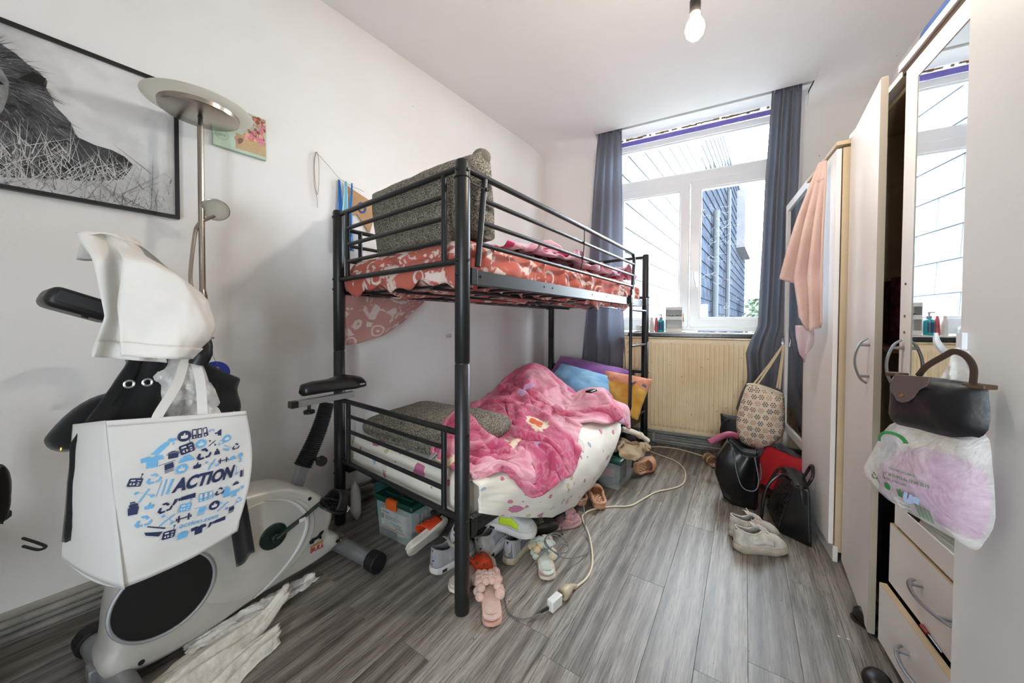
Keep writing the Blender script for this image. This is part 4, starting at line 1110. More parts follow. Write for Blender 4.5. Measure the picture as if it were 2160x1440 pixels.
def sneaker(name, label, M, L=.25, W=.09, H=.095, sole=.03, upper=None, solem=None, lining=None, lace=None, accent=None, group=None, heeltext=None, textm=None, swoosh=False, airwin=False, emblem=False, accent2=None):
    o = thing(name, label, 'shoe', M=M, group=group)
    sole_mesh(L, W, 0, sole).build('sole', solem, o, smooth=45)
    def wid(t, s): return W/2*foot_half(t, s)*.97
    def hgt(t): return interp([0, .03, .10, .2, .32, .42, .5, .62, .75, .88, .97, 1], [.62, .86, 1, .93, .84, .86, .82, .64, .52, .43, .25, .08], t)*(H)
    def amax(t): return PI/2*interp([0, .035, .08, .16, .3, .42, .5, .53, 1], [1, .8, .55, .47, .47, .55, .80, 1, 1], t)
    def half(s):
        def f(u, v):
            t = .5-.5*math.cos(PI*lerp(.03, .985, u)); a = v*amax(t)
            z = sole-.006+hgt(t)*math.sin(a)**.75; x = s*wid(t, s)*(max(0, math.cos(a))**.62)
            return (x, t*L, z)
        return f
    b = MB(); b.grid(half(1), 40, 12); b.grid(half(-1), 40, 12)
    b.build('upper', upper, o, solid=.003, soff=-1, smooth=60)
    # collar roll along the opening
    rim = []
    ts = np.linspace(.036, .52, 16)
    for t in ts:
        a = amax(t); rim.append((wid(t, 1)*max(0, math.cos(a))**.62, t*L, sole-.006+hgt(t)*math.sin(a)**.75))
    rim2 = []
    for t in ts[::-1]:
        a = amax(t); rim2.append((-wid(t, -1)*max(0, math.cos(a))**.62, t*L, sole-.006+hgt(t)*math.sin(a)**.75))
    b = MB(); b.tube(rim+rim2, .0042, 6, closed=True); b.build('collar', upper, o)
    b = MB(); b.grid(lambda u, v: (lerp(-wid(lerp(.06, .5, u), -1), wid(lerp(.06, .5, u), 1), v)*.78, lerp(.06, .52, u)*L, sole+.02+.004*math.sin(PI*v)), 10, 8); b.build('lining', lining, o)
    b = MB()
    def tongue(u, v):
        t = lerp(.30, .62, u); s = (2*v-1)
        return (s*.021*(1-.15*u), t*L, sole-.006+hgt(max(t, .42))*1.0+(.018*(1-u) if u < .5 else .009*(1-u))-.006*s*s+.003)
    b.grid(tongue, 10, 6); b.build('tongue', upper, o, solid=.004)
    for k in range(4):
        t = .42+k*.055; zt = sole-.002+hgt(t)*1.0+.004
        b = MB(); b.tube(spline([(-.021, t*L, zt-.006), (0, (t+.02)*L, zt+.004), (.021, (t+.04)*L, zt-.007)], 4), .0022, 5); b.build('lace', lace, o)
    b = MB(); zt = sole+hgt(.42)+.006
    b.tube(spline([(0, .41*L, zt), (.02, .38*L, zt+.014), (.028, .41*L, zt+.004), (0, .42*L, zt)], 4), .002, 5); b.tube(spline([(0, .41*L, zt), (-.02, .39*L, zt+.013), (-.026, .42*L, zt+.003), (0, .42*L, zt)], 4), .002, 5)
    b.build('bow', lace, o)
    # heel counter
    def heelp(x, z):
        zz = (z-sole)/(H*.86); k = max(0.0, 1-(x/(W*.40))**2)
        return (x, L*.028+(1-math.sqrt(k))*W*.36-.0035+.010*max(0, zz)**2, z)
    b = MB(); b.grid(lambda u, v: heelp((2*u-1)*W*.27*(1-.25*v), sole+.004+v*H*.62), 12, 8); b.build('heel_counter', accent or upper, o, solid=.0025, soff=1)
    if heeltext:
        b = MB(); S = lambda x, z: Vector(heelp(-x, z))+V(0, -.0035, 0)
        put_text(b, heeltext[0], .03, S, 0, sole+H*.50, bold=.02)
        if len(heeltext) > 1: put_text(b, heeltext[1], .022, S, 0, sole+H*.17, bold=.01)
        if swoosh: put_poly(b, [(-.5, .12), (-.42, -.12), (-.2, -.2), (.5, .28), (-.12, .0), (-.32, -.02)], S, 0, sole+H*.35, .034)
        b.build('heel_logo', textm, o, smooth=0)
    if airwin:
        for s in (1, -1):
            b = MB(); b.grid(lambda u, v: (s*(W/2*foot_half(.04+.2*u, s)*1.065+.0006), (.04+.2*u)*L, .008+.014*v), 8, 3); b.build('air_window', mat('smoked_air_unit', '#3b3f46', .15), o, solid=.0015)
    for s in (1, -1):   # side panels
        b = MB(); b.grid(lambda u, v: tuple(Vector(half(s)(lerp(.36, .62, u), lerp(.12, .72-.3*u, v)))+V(s*.0012, 0, .0006)), 12, 5); b.build('side_panel', accent2 or accent or upper, o, solid=.001)
    if emblem:
        b = MB(); S = lambda x, z: Vector(heelp(-x, z))+V(0, -.0035, 0); put_poly(b, [(-.5, -.3), (-.3, -.1), (.0, .05), (.3, .4), (.5, .45), (.3, .15), (.35, -.1), (.1, -.1), (-.2, -.35)], S, 0, sole+H*.40, .022); b.build('heel_emblem', textm, o, smooth=0)
    return o
def P2(x, y, ang, z=0, roll=0, pitch=0):
    return Matrix.Translation((x, y, z)) @ Matrix.Rotation(ang, 4, 'Z') @ Matrix.Rotation(pitch, 4, 'X') @ Matrix.Rotation(roll, 4, 'Y')
def dirang(dx, dy): return math.atan2(-dx, dy)
WHT = mat('worn_white_leather', '#d3cdc2', .5, var=.4, vs=18, bump=.1, bs=40); WSOL = mat('worn_white_rubber', '#b8ad9b', .6, var=.4, vs=20)
GLN = mat('grey_lining', '#55585c', .9); WLACE = mat('white_lace', '#d8d5cf', .8); GOLD = mat('gold_print', '#c9a64a', .4, .3)
for k, (lab, x, y, dx, dy) in enumerate((('worn white sneaker in front of its pair by the black handbag', .185, 1.985, .205, .095), ('worn white sneaker behind its pair, against the crocodile-pattern handbag', .175, 2.10, .19, .085))):
    sneaker('sneaker', lab, P2(x, y, dirang(dx, dy)), .235, .092, .098, .036, WHT, WSOL, GLN, WLACE, None, 'white sneakers on the open floor', None, GOLD, emblem=True)
GRY = mat('grey_suede', '#9fa0a3', .8, var=.2, vs=20); DGR = mat('dark_grey_suede', '#6a6e76', .8, var=.15, vs=20); GSOL = mat('off_white_midsole', '#d2cfc9', .6, var=.2, vs=15); LGR = mat('light_grey_mesh', '#c2c2c1', .8, var=.15, vs=40, bump=.2, bs=200)
BLKP = mat('black_print', '#15161a', .6); YEL = mat('mustard_print', '#c9a13c', .5); LIME = mat('lime_accent', '#b9d42c', .5); BLACE = mat('black_lace', '#17171a', .8)
sneaker('sneaker', 'grey sneaker with black laces, heel outward beside the orange slides', P2(-1.00, 1.165, dirang(.30, .95)), .235, .092, .10, .032, GRY, GSOL, GLN, BLACE, GRY, 'shoes heaped under the bed', ('NIKE', 'A I R'), BLKP, True, True)
sneaker('sneaker', 'dark grey sneaker with yellow heel logo, lying on top of the heap', P2(-.925, 1.20, dirang(.12, 1), .125, .5, .35), .235, .09, .095, .032, LGR, mat('beige_midsole', '#a89f90', .7, var=.3, vs=20), GLN, WLACE, DGR, 'shoes heaped under the bed', ('NIKE', 'A I R'), YEL, True, False, accent2=GRY)
sneaker('sneaker', 'grey sneaker with clear air sole tilted behind the bed post', P2(-.835, 1.31, dirang(.05, 1), .012, -.28), .235, .092, .10, .032, LGR, GSOL, GLN, BLACE, GRY, 'shoes heaped under the bed', ('NIKE', 'A I R'), BLKP, True, True)
sneaker('sneaker', 'grey sneaker with yellow heel logo standing right of the bed post', P2(-.735, 1.365, dirang(.0, 1)), .235, .09, .10, .034, GRY, mat('cream_midsole', '#b5a98f', .6, var=.3, vs=12), GLN, WLACE, DGR, 'shoes heaped under the bed', ('NIKE', 'A I R'), YEL, True)
sneaker('sneaker', 'white and grey sneaker with lime flash lying across the heap', P2(-.885, 1.42, dirang(.98, .22), .135, .15, -.12), .25, .095, .095, .034, LGR, GSOL, GLN, WLACE, DGR, 'shoes heaped under the bed', ('NIKE',), BLKP, True, True, accent2=LIME)
sneaker('sneaker', 'dark olive sneaker with lime lining behind the heap', P2(-.90, 1.58, dirang(.95, .3), .06, .3), .24, .09, .095, .03, mat('olive_mesh', '#55583f', .9, var=.3, vs=20), GSOL, mat('lime_lining', '#8fae35', .8), BLACE, None, 'shoes heaped under the bed')
BLS = mat('black_ribbed_suede', '#24211f', .85, var=.4, vs=30, bump=.5, bs=60)
bs_ = sneaker('sneaker', 'black low shoe tipped on its side beside the white charger cable', P2(-.80, 1.52, dirang(.78, .62), .045, -.95, -.05), .25, .092, .095, .028, BLS, mat('black_gum_sole', '#2e2722', .6), mat('tan_lining', '#8a7258', .9), BLACE, None, 'shoes heaped under the bed')
b = MB(); b.box((-.049, .03, .045), (.002, .02, .026)); b.build('side_tag', mat('pale_tag', '#b9a98c', .7), bs_)
b = MB(); put_text(b, 'N', .012, lambda x, z: V(-.0505, .03-x, .045+z), 0, 0, bold=.02); b.build('tag_print', BLKP, bs_, smooth=0)

# ---- orange slides
ORG = mat('orange_rubber_strap', '#d8441a', .5); CRM = mat('cream_footbed', '#ddd5c7', .7, var=.12, vs=20, bump=.15, bs=80); STUD = mat('steel_stud', '#8b8d90', .3, 1.0)
def slide(label, M):
    o = thing('slide_sandal', label, 'sandal', M=M, group='orange slides under the bed'); L, W = .235, .095
    sole_mesh(L, W, 0, .02, 1.03).build('outsole', CRM, o, smooth=45); sole_mesh(L*.97, W*.95, .02, .034, 1.0, M=Matrix.Translation((0, L*.015, 0))).build('footbed', CRM, o, smooth=45)
    b = MB()
    def st(u, v):
        y = lerp(.50, .82, u)*L; hw = W/2*foot_half(y/L)*1.05; a = lerp(0, PI, v); top = lerp(.075, .062, u)
        return (hw*math.cos(a)*(1 if abs(math.cos(a)) < .98 else 1), y-.02*math.sin(a)*(1-u), .012+top*math.sin(a)**.8)
    b.grid(st, 8, 24); b.build('strap', ORG, o, solid=.004)
    for k, (u, v) in enumerate(((.2, .3), (.2, .5), (.2, .7), (.8, .35), (.8, .5), (.8, .65), (.5, .22), (.5, .78))):
        p = Vector(st(u, v)); q = Vector(st(u, min(1, v+.02))); n = V(math.cos(PI*v), 0, math.sin(PI*v))
        b = MB(); b.ell(p+n*.003, .0055, 8); b.build('stud', STUD, o)
    return o
slide('orange studded slide lying flat next to the bed post', P2(-.865, 1.12, dirang(.30, .95), 0, 0))
slide('orange studded slide tipped on edge against the storage box', P2(-1.12, 1.155, dirang(.22, .97), .055, -1.15, .18))

# ---- fluffy slippers
def fur(name, col, var=.12): return mat(name, col, .95, var=var, vs=40, sheen=.6, bump=.8, bs=160, bd=.006)
PINKF = fur('pale_pink_fur', '#e3bdb0'); TDY = NT('tie_dye_fur'); _f = TDY.noise(TDY.co(), 14, 2, .5)
TDY.p(Base_Color=TDY.ramp(_f, [(.35, '#c98a9a'), (.47, '#cfd4c6'), (.55, '#b9cbbf'), (.66, '#d6b98f')]), Roughness=.95, Sheen_Weight=.5); TDY.bump(TDY.noise(TDY.co(), 160, 4), .8, .006); TDY = TDY.m
def fluffy(label, M, fm, solem, inner, L=.235, W=.10, seed=0, group='fluffy slippers on the floor', rows=3):
    o = thing('fluffy_slipper', label, 'slipper', M=M, group=group); rs = random.Random(seed)
    sole_mesh(L, W, 0, .018, 1.05).build('sole', solem, o, smooth=45)
    sole_mesh(L*.96, W*.96, .018, .030, 1.0, M=Matrix.Translation((0, L*.02, 0))).build('insole', fm, o, smooth=45)
    sole_mesh(L*.62, W*.74, .0295, .033, 1.0, M=Matrix.Translation((0, L*.10, 0))).build('insole_pad', inner, o, smooth=45)
    # crossed puffy bands
    for r in range(rows):
        for sgn in ((1, -1) if rows > 2 else (1,)):
            for k in range(6):
                v = (k+.5)/6; a = PI*v
                t = lerp(.50, .90, v) if sgn > 0 else lerp(.90, .50, v)
                t = t-.12*(r-1)*.5
                if sgn < 0 and r == 1: continue
                if rows > 2 and r != 1 and k in (0, 5) and False: continue
                hw = W/2*foot_half(min(.95, t))*1.02
                p = V(hw*math.cos(a), t*L, .018+.052*math.sin(a)**.8)
                q = .0175*(1+.2*rs.uniform(-1, 1))
                b = MB(); n = 14
                b.grid(lambda u, w: tuple(p+V(math.cos(2*PI*u)*math.sin(PI*w)*q, math.sin(2*PI*u)*math.sin(PI*w)*q*1.05, -math.cos(PI*w)*q*.9)*(1+.06*fbm(u*5, w*5, k+r*7+seed, 2))), n, 8, wu=True)
                b.build('puff', fm, o, smooth=80)
    return o
fluffy('pale pink bubble slipper in front of the bed post', P2(-.625, 1.06, dirang(-.155, .20)), PINKF, mat('pink_slipper_sole', '#c99a8a', .8), fur('pink_insole', '#d9b6a8'), seed=1)
fluffy('tie-dye bubble slipper under the coiled cable', P2(-.535, 1.365, dirang(-.12, .20)), TDY, mat('pale_slipper_sole', '#c9b9a9', .8), fur('mint_insole', '#c9cfc2'), seed=4)
fluffy('dusty pink fluffy slipper under the hanging sheet', P2(-.70, 1.69, dirang(.16, .20), .0), fur('dusty_pink_fur', '#b87f83', .3), mat('dusty_sole', '#b89a93', .8), fur('rose_insole', '#a86a70'), seed=9, rows=2)

# ---- peach clogs with massage bubbles
PCH = mat('peach_foam', '#c08d6c', .6, var=.08, vs=10)
def clog(label, M, group='peach foam clogs'):
    o = thing('foam_clog', label, 'clog', M=M, group=group); L, W = .225, .10
    sole_mesh(L, W, 0, .03, 1.05).build('sole', PCH, o, smooth=45)
    b = MB(); rim = []
    for i in range(40):
        t = .5-.5*math.cos(PI*i/39); rim.append((W/2*foot_half(t)*1.0, t*L, .042+.006*math.sin(PI*t)))
    for i in range(38, 0, -1):
        t = .5-.5*math.cos(PI*i/39); rim.append((-W/2*foot_half(t, -1)*1.0, t*L, .042+.006*math.sin(PI*t)))
    b.tube(rim, .0095, 8, closed=True); b.build('rim', PCH, o)
    b = MB()
    def up(u, v):
        t = lerp(.56, .985, u); a = PI*v; hw = W/2*foot_half(t, 1 if v < .5 else -1)*1.03
        return (hw*math.cos(a), t*L, .036+interp([.56, .75, .9, .985], [.052, .048, .034, .012], t)*math.sin(a)**.7)
    b.grid(up, 10, 18); b.build('vamp', PCH, o, solid=.006)
    for r in range(5):
        for c in range(3 if r % 2 else 2):
            x = (c-(1 if r % 2 else .5))*.022; y = L*(.13+.095*r)
            b = MB(); b.ell((x, y, .033), (.0105, .0115, .009), 10, m=6); b.build('massage_bubble', mat('pale_peach_foam', '#cfa283', .55), o)
    return o
clog('peach foam clog with round bubbles, heel towards the cable', P2(-.475, 2.035, dirang(-.10, .20)))
clog('peach foam clog half hidden behind the bubbled clog', P2(-.585, 2.02, dirang(-.10, .20)))
clog('peach foam clog standing on its side beside the far storage box', P2(-.385, 2.62, dirang(.10, .22), .05, 1.35, .0))
sl = thing('sandal', 'brown striped sandal beside the black tote bag', 'sandal', M=P2(.085, 3.24, dirang(.10, -.20)))
sole_mesh(.22, .085, 0, .022, 1.04).build('sole', mat('tan_sandal_sole', '#b08a6c', .7), sl, smooth=45)
for k in range(4):
    b = MB(); b.grid(lambda u, v: (.042*math.cos(PI*v), .05+k*.028+u*.018, .015+.05*math.sin(PI*v)**.8), 3, 14); b.build('strap', mat('brown_strap', '#8a6247', .7) if k % 2 else mat('tan_strap', '#b9967a', .7), sl, solid=.003)
# ------------------------------------------------------------------ exercise bike
def circ(r, n=20, cx=0, cy=0): return [(cx+r*math.cos(2*PI*i/n), cy+r*math.sin(2*PI*i/n)) for i in range(n)]
def rectp(x0, y0, x1, y1): return [(x0, y0), (x1, y0), (x1, y1), (x0, y1)]
BK = Matrix.Translation((-1.505, .69, 0)) @ Matrix.Rotation(math.radians(-4.3), 4, 'Z')   # local X to the room, Y to the saddle, Z up
SIL = mat('silver_plastic', '#c6c3bb', .38, .25, var=.10, vs=8); SIL2 = mat('silver_tube', '#8d8f90', .35, .5, var=.12, vs=15); BPL = mat('black_plastic', '#131414', .42); BRB = mat('black_rubber', '#0d0d0e', .6); DGN = mat('dark_green_metal', '#10221d', .35)
bike = thing('exercise_bike', 'silver and black exercise bike standing by the left wall', 'exercise bike', M=BK)
SD = Matrix(((0, 0, 1, 0), (1, 0, 0, 0), (0, 1, 0, 0), (0, 0, 0, 1)))        # 2D (y,z) drawings, depth along X
out = [(.044, .462), (.12, .445), (.183, .408), (.235, .372), (.285, .315), (.312, .27), (.315, .225), (.30, .18), (.315, .155), (.345, .13), (.35, .105), (.335, .085), (.243, .066), (.041, .062), (-.143, .038), (-.257, .036), (-.33, .050), (-.365, .075), (-.372, .11), (-.36, .145), (-.35, .25), (-.33, .33), (-.28, .40), (-.20, .445), (-.08, .468)]
op = [(p.x, p.y) for p in spline([(y, z, 0) for y, z in out], 3, True)]
cy_, cz_ = 0, .26
def shell_layer(k): return [(cy_+(y-cy_)*k, cz_+(z-cz_)*k) for y, z in op]
b = MB(); n = len(op); vs = []
for x, k in ((-.075, .90), (-.068, .955), (-.052, .99), (0, 1.0), (.052, .99), (.068, .955), (.075, .90)):
    vs += [(x, y, z) for y, z in shell_layer(k)]
fs = []
for l in range(6):
    for j in range(n): fs.append((l*n+j, l*n+(j+1) % n, (l+1)*n+(j+1) % n, (l+1)*n+j))
fs += [tuple(range(n-1, -1, -1)), tuple(6*n+j for j in range(n))]
b.add(vs, fs); b.build('shell', SIL, bike, smooth=45)
# recessed main panel, flywheel disc, white arc
def disc(b, c, r, x0, x1, n=40):
    b.cyl((x0, c[0], c[1]), (x1, c[0], c[1]), r, r, n)
b = MB(); b.prism([(p[0], p[1]) for p in [(.02+.205*math.cos(a), .255+.165*math.sin(a)) for a in np.linspace(0, 2*PI, 40)][:-1]], .072, .0775, SD); b.build('side_panel', SIL, bike, bevel=.002)
b = MB(); disc(b, (-.235, .245), .118, .070, .079); fw_ = b.build('flywheel_cover', BPL, bike, bevel=.003)
b = MB(); b.tube([(.078, -.235+.12*math.cos(a), .245+.12*math.sin(a)) for a in np.linspace(0, 2*PI, 48)[:-1]], .0055, 8, closed=True); b.build('flywheel_rim', mat('satin_silver_rim', '#b9bcc0', .25, .6), bike)
b = MB(); arc = [(.04, .425), (.10, .40), (.15, .36), (.185, .305), (.19, .25), (.165, .19), (.12, .14), (.06, .10), (.0, .075)]
pts = spline([(.079, y, z) for y, z in arc], 5); k_ = len(pts)
b.tube(pts, [.0015+.006*math.sin(PI*min(1, (i/(k_-1))))**.7*(1 if i/(k_-1) < .55 else 1) for i in range(k_)], 6); b.build('white_arc', mat('white_decal', '#c9c9c7', .4), bike)
for y, z in ((.205, .358), (.325, .115), (-.29, .075)):
    b = MB(); b.cyl((.0735, y, z), (.0765, y, z), .0075, n=12); b.build('screw_recess', BRB, bike)
# logo sticker
b = MB(); S = lambda x, z: V(.0775, .233+x, .158+z)
put_text(b, 'BULL', .058, S, 0, -.022, shear=.15, bold=.03); b.build('bull_lettering', mat('red_decal', '#a8321f', .5), bike, smooth=0)
b = MB(); put_poly(b, rectp(-.029, -.009, .027, -.001), S); b.build('sticker_band', mat('ochre_decal', '#a8702a', .5), bike, smooth=0)
b = MB(); put_poly(b, [(-.03, .0), (-.032, .012), (-.02, .02), (.0, .018), (.014, .03), (.03, .032), (.028, .022), (.018, .014), (.02, .0), (.012, .0), (.008, .008), (-.01, .006), (-.014, -.002), (-.022, -.002)], S, 0, .008, 1.0); b.build('bull_emblem', BRB, bike, smooth=0)
# crank and pedal
b = MB(); disc(b, (.067, .272), .048, .073, .083, 28); b.build('crank_disc', DGN, bike, bevel=.004)
b = MB(); disc(b, (.067, .272), .016, .083, .105, 20); b.build('crank_hub', DGN, bike, bevel=.003)
b = MB(); b.tube([(.10, .067, .272), (.112, .16, .312), (.115, .25, .352)], [.011, .0095, .0095], 8, flat=.7); b.build('crank_arm', DGN, bike)
b = MB(); b.box((.1245, .15, .310), (.002, .024, .014)); b.build('arm_sticker', mat('white_sticker', '#d9d4cc', .5), bike)
PM = Matrix.Translation((.165, .255, .335)) @ Matrix.Rotation(math.radians(-28), 4, 'X') @ Matrix.Rotation(math.radians(15), 4, 'Y')
b = MB()
b.prism([(.045*math.cos(a)*(1+.1*math.cos(2*a)), .062*math.sin(a)) for a in np.linspace(0, 2*PI, 30)[:-1]], -.012, -.004, PM)
for k in range(-3, 4): b.box((0, k*.014, 0), (.08, .003, .012), PM)
for k in (-1, 0, 1): b.box((k*.024, 0, 0), (.003, .10, .012), PM)
b.build('pedal', BPL, bike)
b = MB(); b.grid(lambda u, v: tuple(PM @ V(.05*math.cos(PI*v), -.02+.045*u, .005+.055*math.sin(PI*v))), 4, 20); b.build('pedal_strap', BRB, bike, solid=.004)
b = MB(); b.box((.02, .058, .0), (.022, .002, .018), PM); b.build('pedal_sticker', mat('white_sticker', '#d9d4cc'), bike)
# stabilisers
for y, xa, xb, nm in ((.37, -.24, .275, 'a'), (-.345, -.24, .25, 'b')):
    b = MB(); b.cyl((xa, y-(.0), .047), (xb-.04, y+.02, .047), .033, n=20); st = b.build('stabiliser', SIL2, bike)
    for x, s in ((xa, -1), (xb, 1)):
        b = MB(); b.cyl((x-s*.055, y+(.02 if s > 0 else 0), .047), (x, y+(.022 if s > 0 else 0), .047), .042, .044, 10); b.build('end_cap', BRB, st, smooth=30, bevel=.004)
    b = MB(); b.lathe([(.009, 0), (.009, .006), (.006, .012), (0, .013)], 10, Matrix.Translation((.03, y, .079))); b.build('dome_nut', mat('brass_nut', '#8f7a58', .3, .9), st)
b = MB(); b.box((0, .345, .075), (.05, .09, .05)); b.build('rear_frame', SIL2, bike, bevel=.004)
b = MB(); b.box((0, -.36, .075), (.05, .05, .04)); b.build('front_frame', SIL2, bike, bevel=.004)
# seat post, bellows, saddle
b = MB(); b.tube([(0, .19, .40), (0, .235, .52)], .027, 4, up=(1, 1, 0)); b.build('seat_tube', SIL2, bike, smooth=0)
b = MB(); pts, rr = [], []
for i in range(61):
    f = i/60; pts.append((0, lerp(.215, .325, f)+.012*math.sin(PI*f), lerp(.475, .728, f))); rr.append((.038-.006*f)*(1 if i % 2 else .86))
b.tube(pts, rr, 16); b.build('bellows', BRB, bike, smooth=20)
b = MB(); b.cyl((.03, .255, .50), (.075, .255, .50), .009, n=10); b.cyl((.07, .255, .50), (.088, .255, .50), .022, .02, 12); b.build('post_knob', BPL, bike)
b = MB(); b.box((0, .32, .748), (.032, .27, .026)); b.build('saddle_bar', mat('grey_steel_bar', '#9a9b98', .4, .4), bike, bevel=.002)
b = MB(); b.box((0, .180, .748), (.034, .028, .028)); b.build('bar_cap', BPL, bike, bevel=.002)
b = MB(); b.cyl((0, .245, .735), (0, .245, .712), .007, n=10); b.lathe([(.012, .0), (.022, .002), (.023, .014), (.016, .018)], 12, Matrix.Translation((0, .245, .695))); b.build('saddle_knob', BPL, bike)
b = MB()
def saddle(u, v):
    t = u; y = lerp(.205, .485, t); hw = interp([0, .08, .3, .55, .75, .92, 1], [.018, .032, .045, .075, .105, .095, .05], t)
    a = 2*PI*v; cx = math.cos(a); sz = math.sin(a)
    top = interp([0, .2, .5, .8, 1], [.03, .038, .036, .045, .03], t); bot = .018
    k = 1 if 0 < t < 1 else .3
    return (hw*k*cx*abs(cx)**-.3 if abs(cx) > 1e-6 else 0, y, .795+.006*t+(top if sz > 0 else bot)*sz*k)
b.grid(saddle, 24, 28, wv=True); b.build('saddle', mat('black_saddle_vinyl', '#101112', .32), bike, smooth=70)
# front post, handlebar, console
b = MB(); b.tube([(0, -.20, .43), (0, -.275, .98), (0, -.285, 1.06)], .024, 12); b.build('front_post', SIL2, bike)
b = MB(); b.tube(spline([(-.02, -.285, 1.06), (.08, -.275, 1.10), (.18, -.235, 1.10), (.225, -.20, 1.07), (.235, -.182, 1.02), (.228, -.195, .97)], 6), [.016]*12+[.021]*14+[.024]*5, 12); b.build('handlebar', BPL, bike)
b = MB(); b.tube(spline([(.0, -.285, 1.06), (-.08, -.275, 1.10), (-.18, -.235, 1.10), (-.225, -.20, 1.07), (-.235, -.182, 1.02), (-.228, -.195, .97)], 6), [.016]*12+[.021]*14+[.024]*5, 12); b.build('handlebar', BPL, bike)
CM = Matrix.Translation((.03, -.385, 1.135)) @ Matrix.Rotation(math.radians(-22), 4, 'X')
b = MB(); b.box((0, 0, 0), (.17, .14, .055), CM); con = b.build('console', BPL, bike, bevel=.02, bseg=4)
b = MB(); b.box((.086, -.005, .004), (.006, .10, .03), CM); b.build('console_grip', mat('console_grey', '#2a2c30', .5), con, bevel=.002)
for k in (-.02, .02):
    b = MB(); b.cyl(tuple(CM @ V(.06, k+.03, -.027)), tuple(CM @ V(.06, k+.03, -.031)), .007, n=10); b.build('console_screw', BRB, con)

# ------------------------------------------------------------------ things hung on the bike
def bl(x, y, z): return BK @ V(x, y, z)
WLIN = mat('white_linen', '#e6e3de', .9, var=.05, vs=5, bump=.12, bs=260)
sh = thing('white_shorts', 'white cuffed shorts draped over the bike handlebar', 'clothing', M=BK)
# front leg panel and rear leg panel, waist standing up
def panel(L, R, T, B, xo, bul, ph, nu=26, nv=24, amp=.01):
    """cloth panel at X=xo; L,R: y at (top,bottom); T,B: z at (left,right) edges"""
    def f(u, v):
        y = lerp(lerp(L[0], L[1], v), lerp(R[0], R[1], v), u); z = lerp(lerp(T[0], T[1], u), lerp(B[0], B[1], u), v)
        return (xo+bul*math.sin(PI*u)*(.35+.65*v)+amp*math.sin(9*u+ph+2.5*v)*(.3+v)+.004*fbm(u*3, v*3, ph, 2), y, z)
    return f
g1 = panel((-.335, -.345), (-.215, -.225), (1.315, 1.295), (1.005, .985), .265, .045, .5)
def shp(u, v):      # outer panel: narrow at the crease on top, wide at the cuff, curving down at the room side
    ly = interp([0, .25, .6, 1], [-.342, -.352, -.362, -.358], v); ry = interp([0, .12, .35, .65, .8, 1], [-.270, -.225, -.185, -.170, -.182, -.222], v)
    y = lerp(ly, ry, u); zt = 1.312-.03*u-.05*u*u; zb = 1.012-.018*u
    z = lerp(zt, zb, v)
    x = .16+.13*sstep(0, .25, v)+.035*math.sin(PI*u)+.011*math.sin(8*u+3*v)*v+.008*fbm(u*2, v*2, 1, 2)
    return (x, y, z)
b = MB(); b.grid(shp, 30, 30); b.build('front_leg', WLIN, sh, solid=.003, smooth=75)
b = MB(); b.grid(lambda u, v: tuple(Vector(shp(u, lerp(.885, 1.0, v)))+V(.006, 0, -.004)), 30, 4); b.build('cuff', WLIN, sh, solid=.004, smooth=75)
def shq(u, v):
    ly = interp([0, .2, .7, 1], [-.405, -.392, -.375, -.398], v); ry = lerp(-.29, -.26, v); y = lerp(ly, ry, u)
    z = lerp(1.318+.012*math.sin(PI*u), 1.012-.028*u, v); return (.14+.09*sstep(0, .3, v)+.014*math.sin(10*u+2*v), y, z)
b = MB(); b.grid(shq, 26, 26); b.build('rear_leg', WLIN, sh, solid=.003, smooth=75)
b = MB(); b.grid(lambda u, v: tuple(Vector(shq(u, lerp(.87, 1.0, v)))+V(.005, 0, -.005)), 26, 4); b.build('cuff', WLIN, sh, solid=.004, smooth=75)
def shw(u, v):
    y = lerp(-.385, -.215, u); return (lerp(.16, -.02, v)+.01*math.sin(7*u), y, 1.315+.02*math.sin(PI*v)-.09*sstep(.5, 1, u)-.04*v+.008*math.sin(9*u+4*v))
b = MB(); b.grid(shw, 24, 14); b.build('waist', WLIN, sh, solid=.003, smooth=75)
# black jacket
JK = mat('black_fleece', '#0e0f11', .95, var=.3, vs=60, sheen=.25, bump=.2, bs=150)
jk = thing('black_jacket', 'black hooded jacket with eyelets hanging from the bike', 'clothing', M=BK)
def jac(u, v):
    ly = interp([0, .12, .35, .5, 1], [-.305, -.325, -.385, -.425, -.44], v); ry = interp([0, .3, 1], [-.225, -.19, -.10], v)
    y = lerp(ly, ry, u); z = lerp(1.03, .56, v)
    return (.16+.03*math.sin(PI*u)+.03*math.sin(13*u+1+v)*(.4+v)+.006*fbm(u*3, v*3, 0, 2), y, z)
b = MB(); b.grid(jac, 40, 30); b.build('body', JK, jk, solid=.012, smooth=75)
b = MB(); pts = [(-.325, .89), (-.37, .895), (-.415, .865), (-.452, .815), (-.458, .79), (-.44, .765), (-.40, .76), (-.33, .80)]
puff(pts, .035, 5, .8, .006, 12, M=BK.inverted() @ BK @ Matrix(((0, 0, 1, .12), (1, 0, 0, 0), (0, 1, 0, 0), (0, 0, 0, 1)))).build('hood', JK, jk, smooth=75)
b = MB(); b.grid(lambda u, v: (.20+.012*math.sin(9*u+2*v), lerp(-.205, -.085, v)+.05*u*(1-v), lerp(.99-.08*v, .80-.03*v, u)), 14, 10); b.build('sleeve', JK, jk, solid=.012, smooth=75)
for y in (-.330, -.296):
    b = MB(); b.tube([(.212, y+.009*math.cos(a), .928+.009*math.sin(a)) for a in np.linspace(0, 2*PI, 18)[:-1]], .0028, 6, closed=True); b.build('eyelet', mat('nickel_eyelet', '#d6d8da', .25, .8), jk)
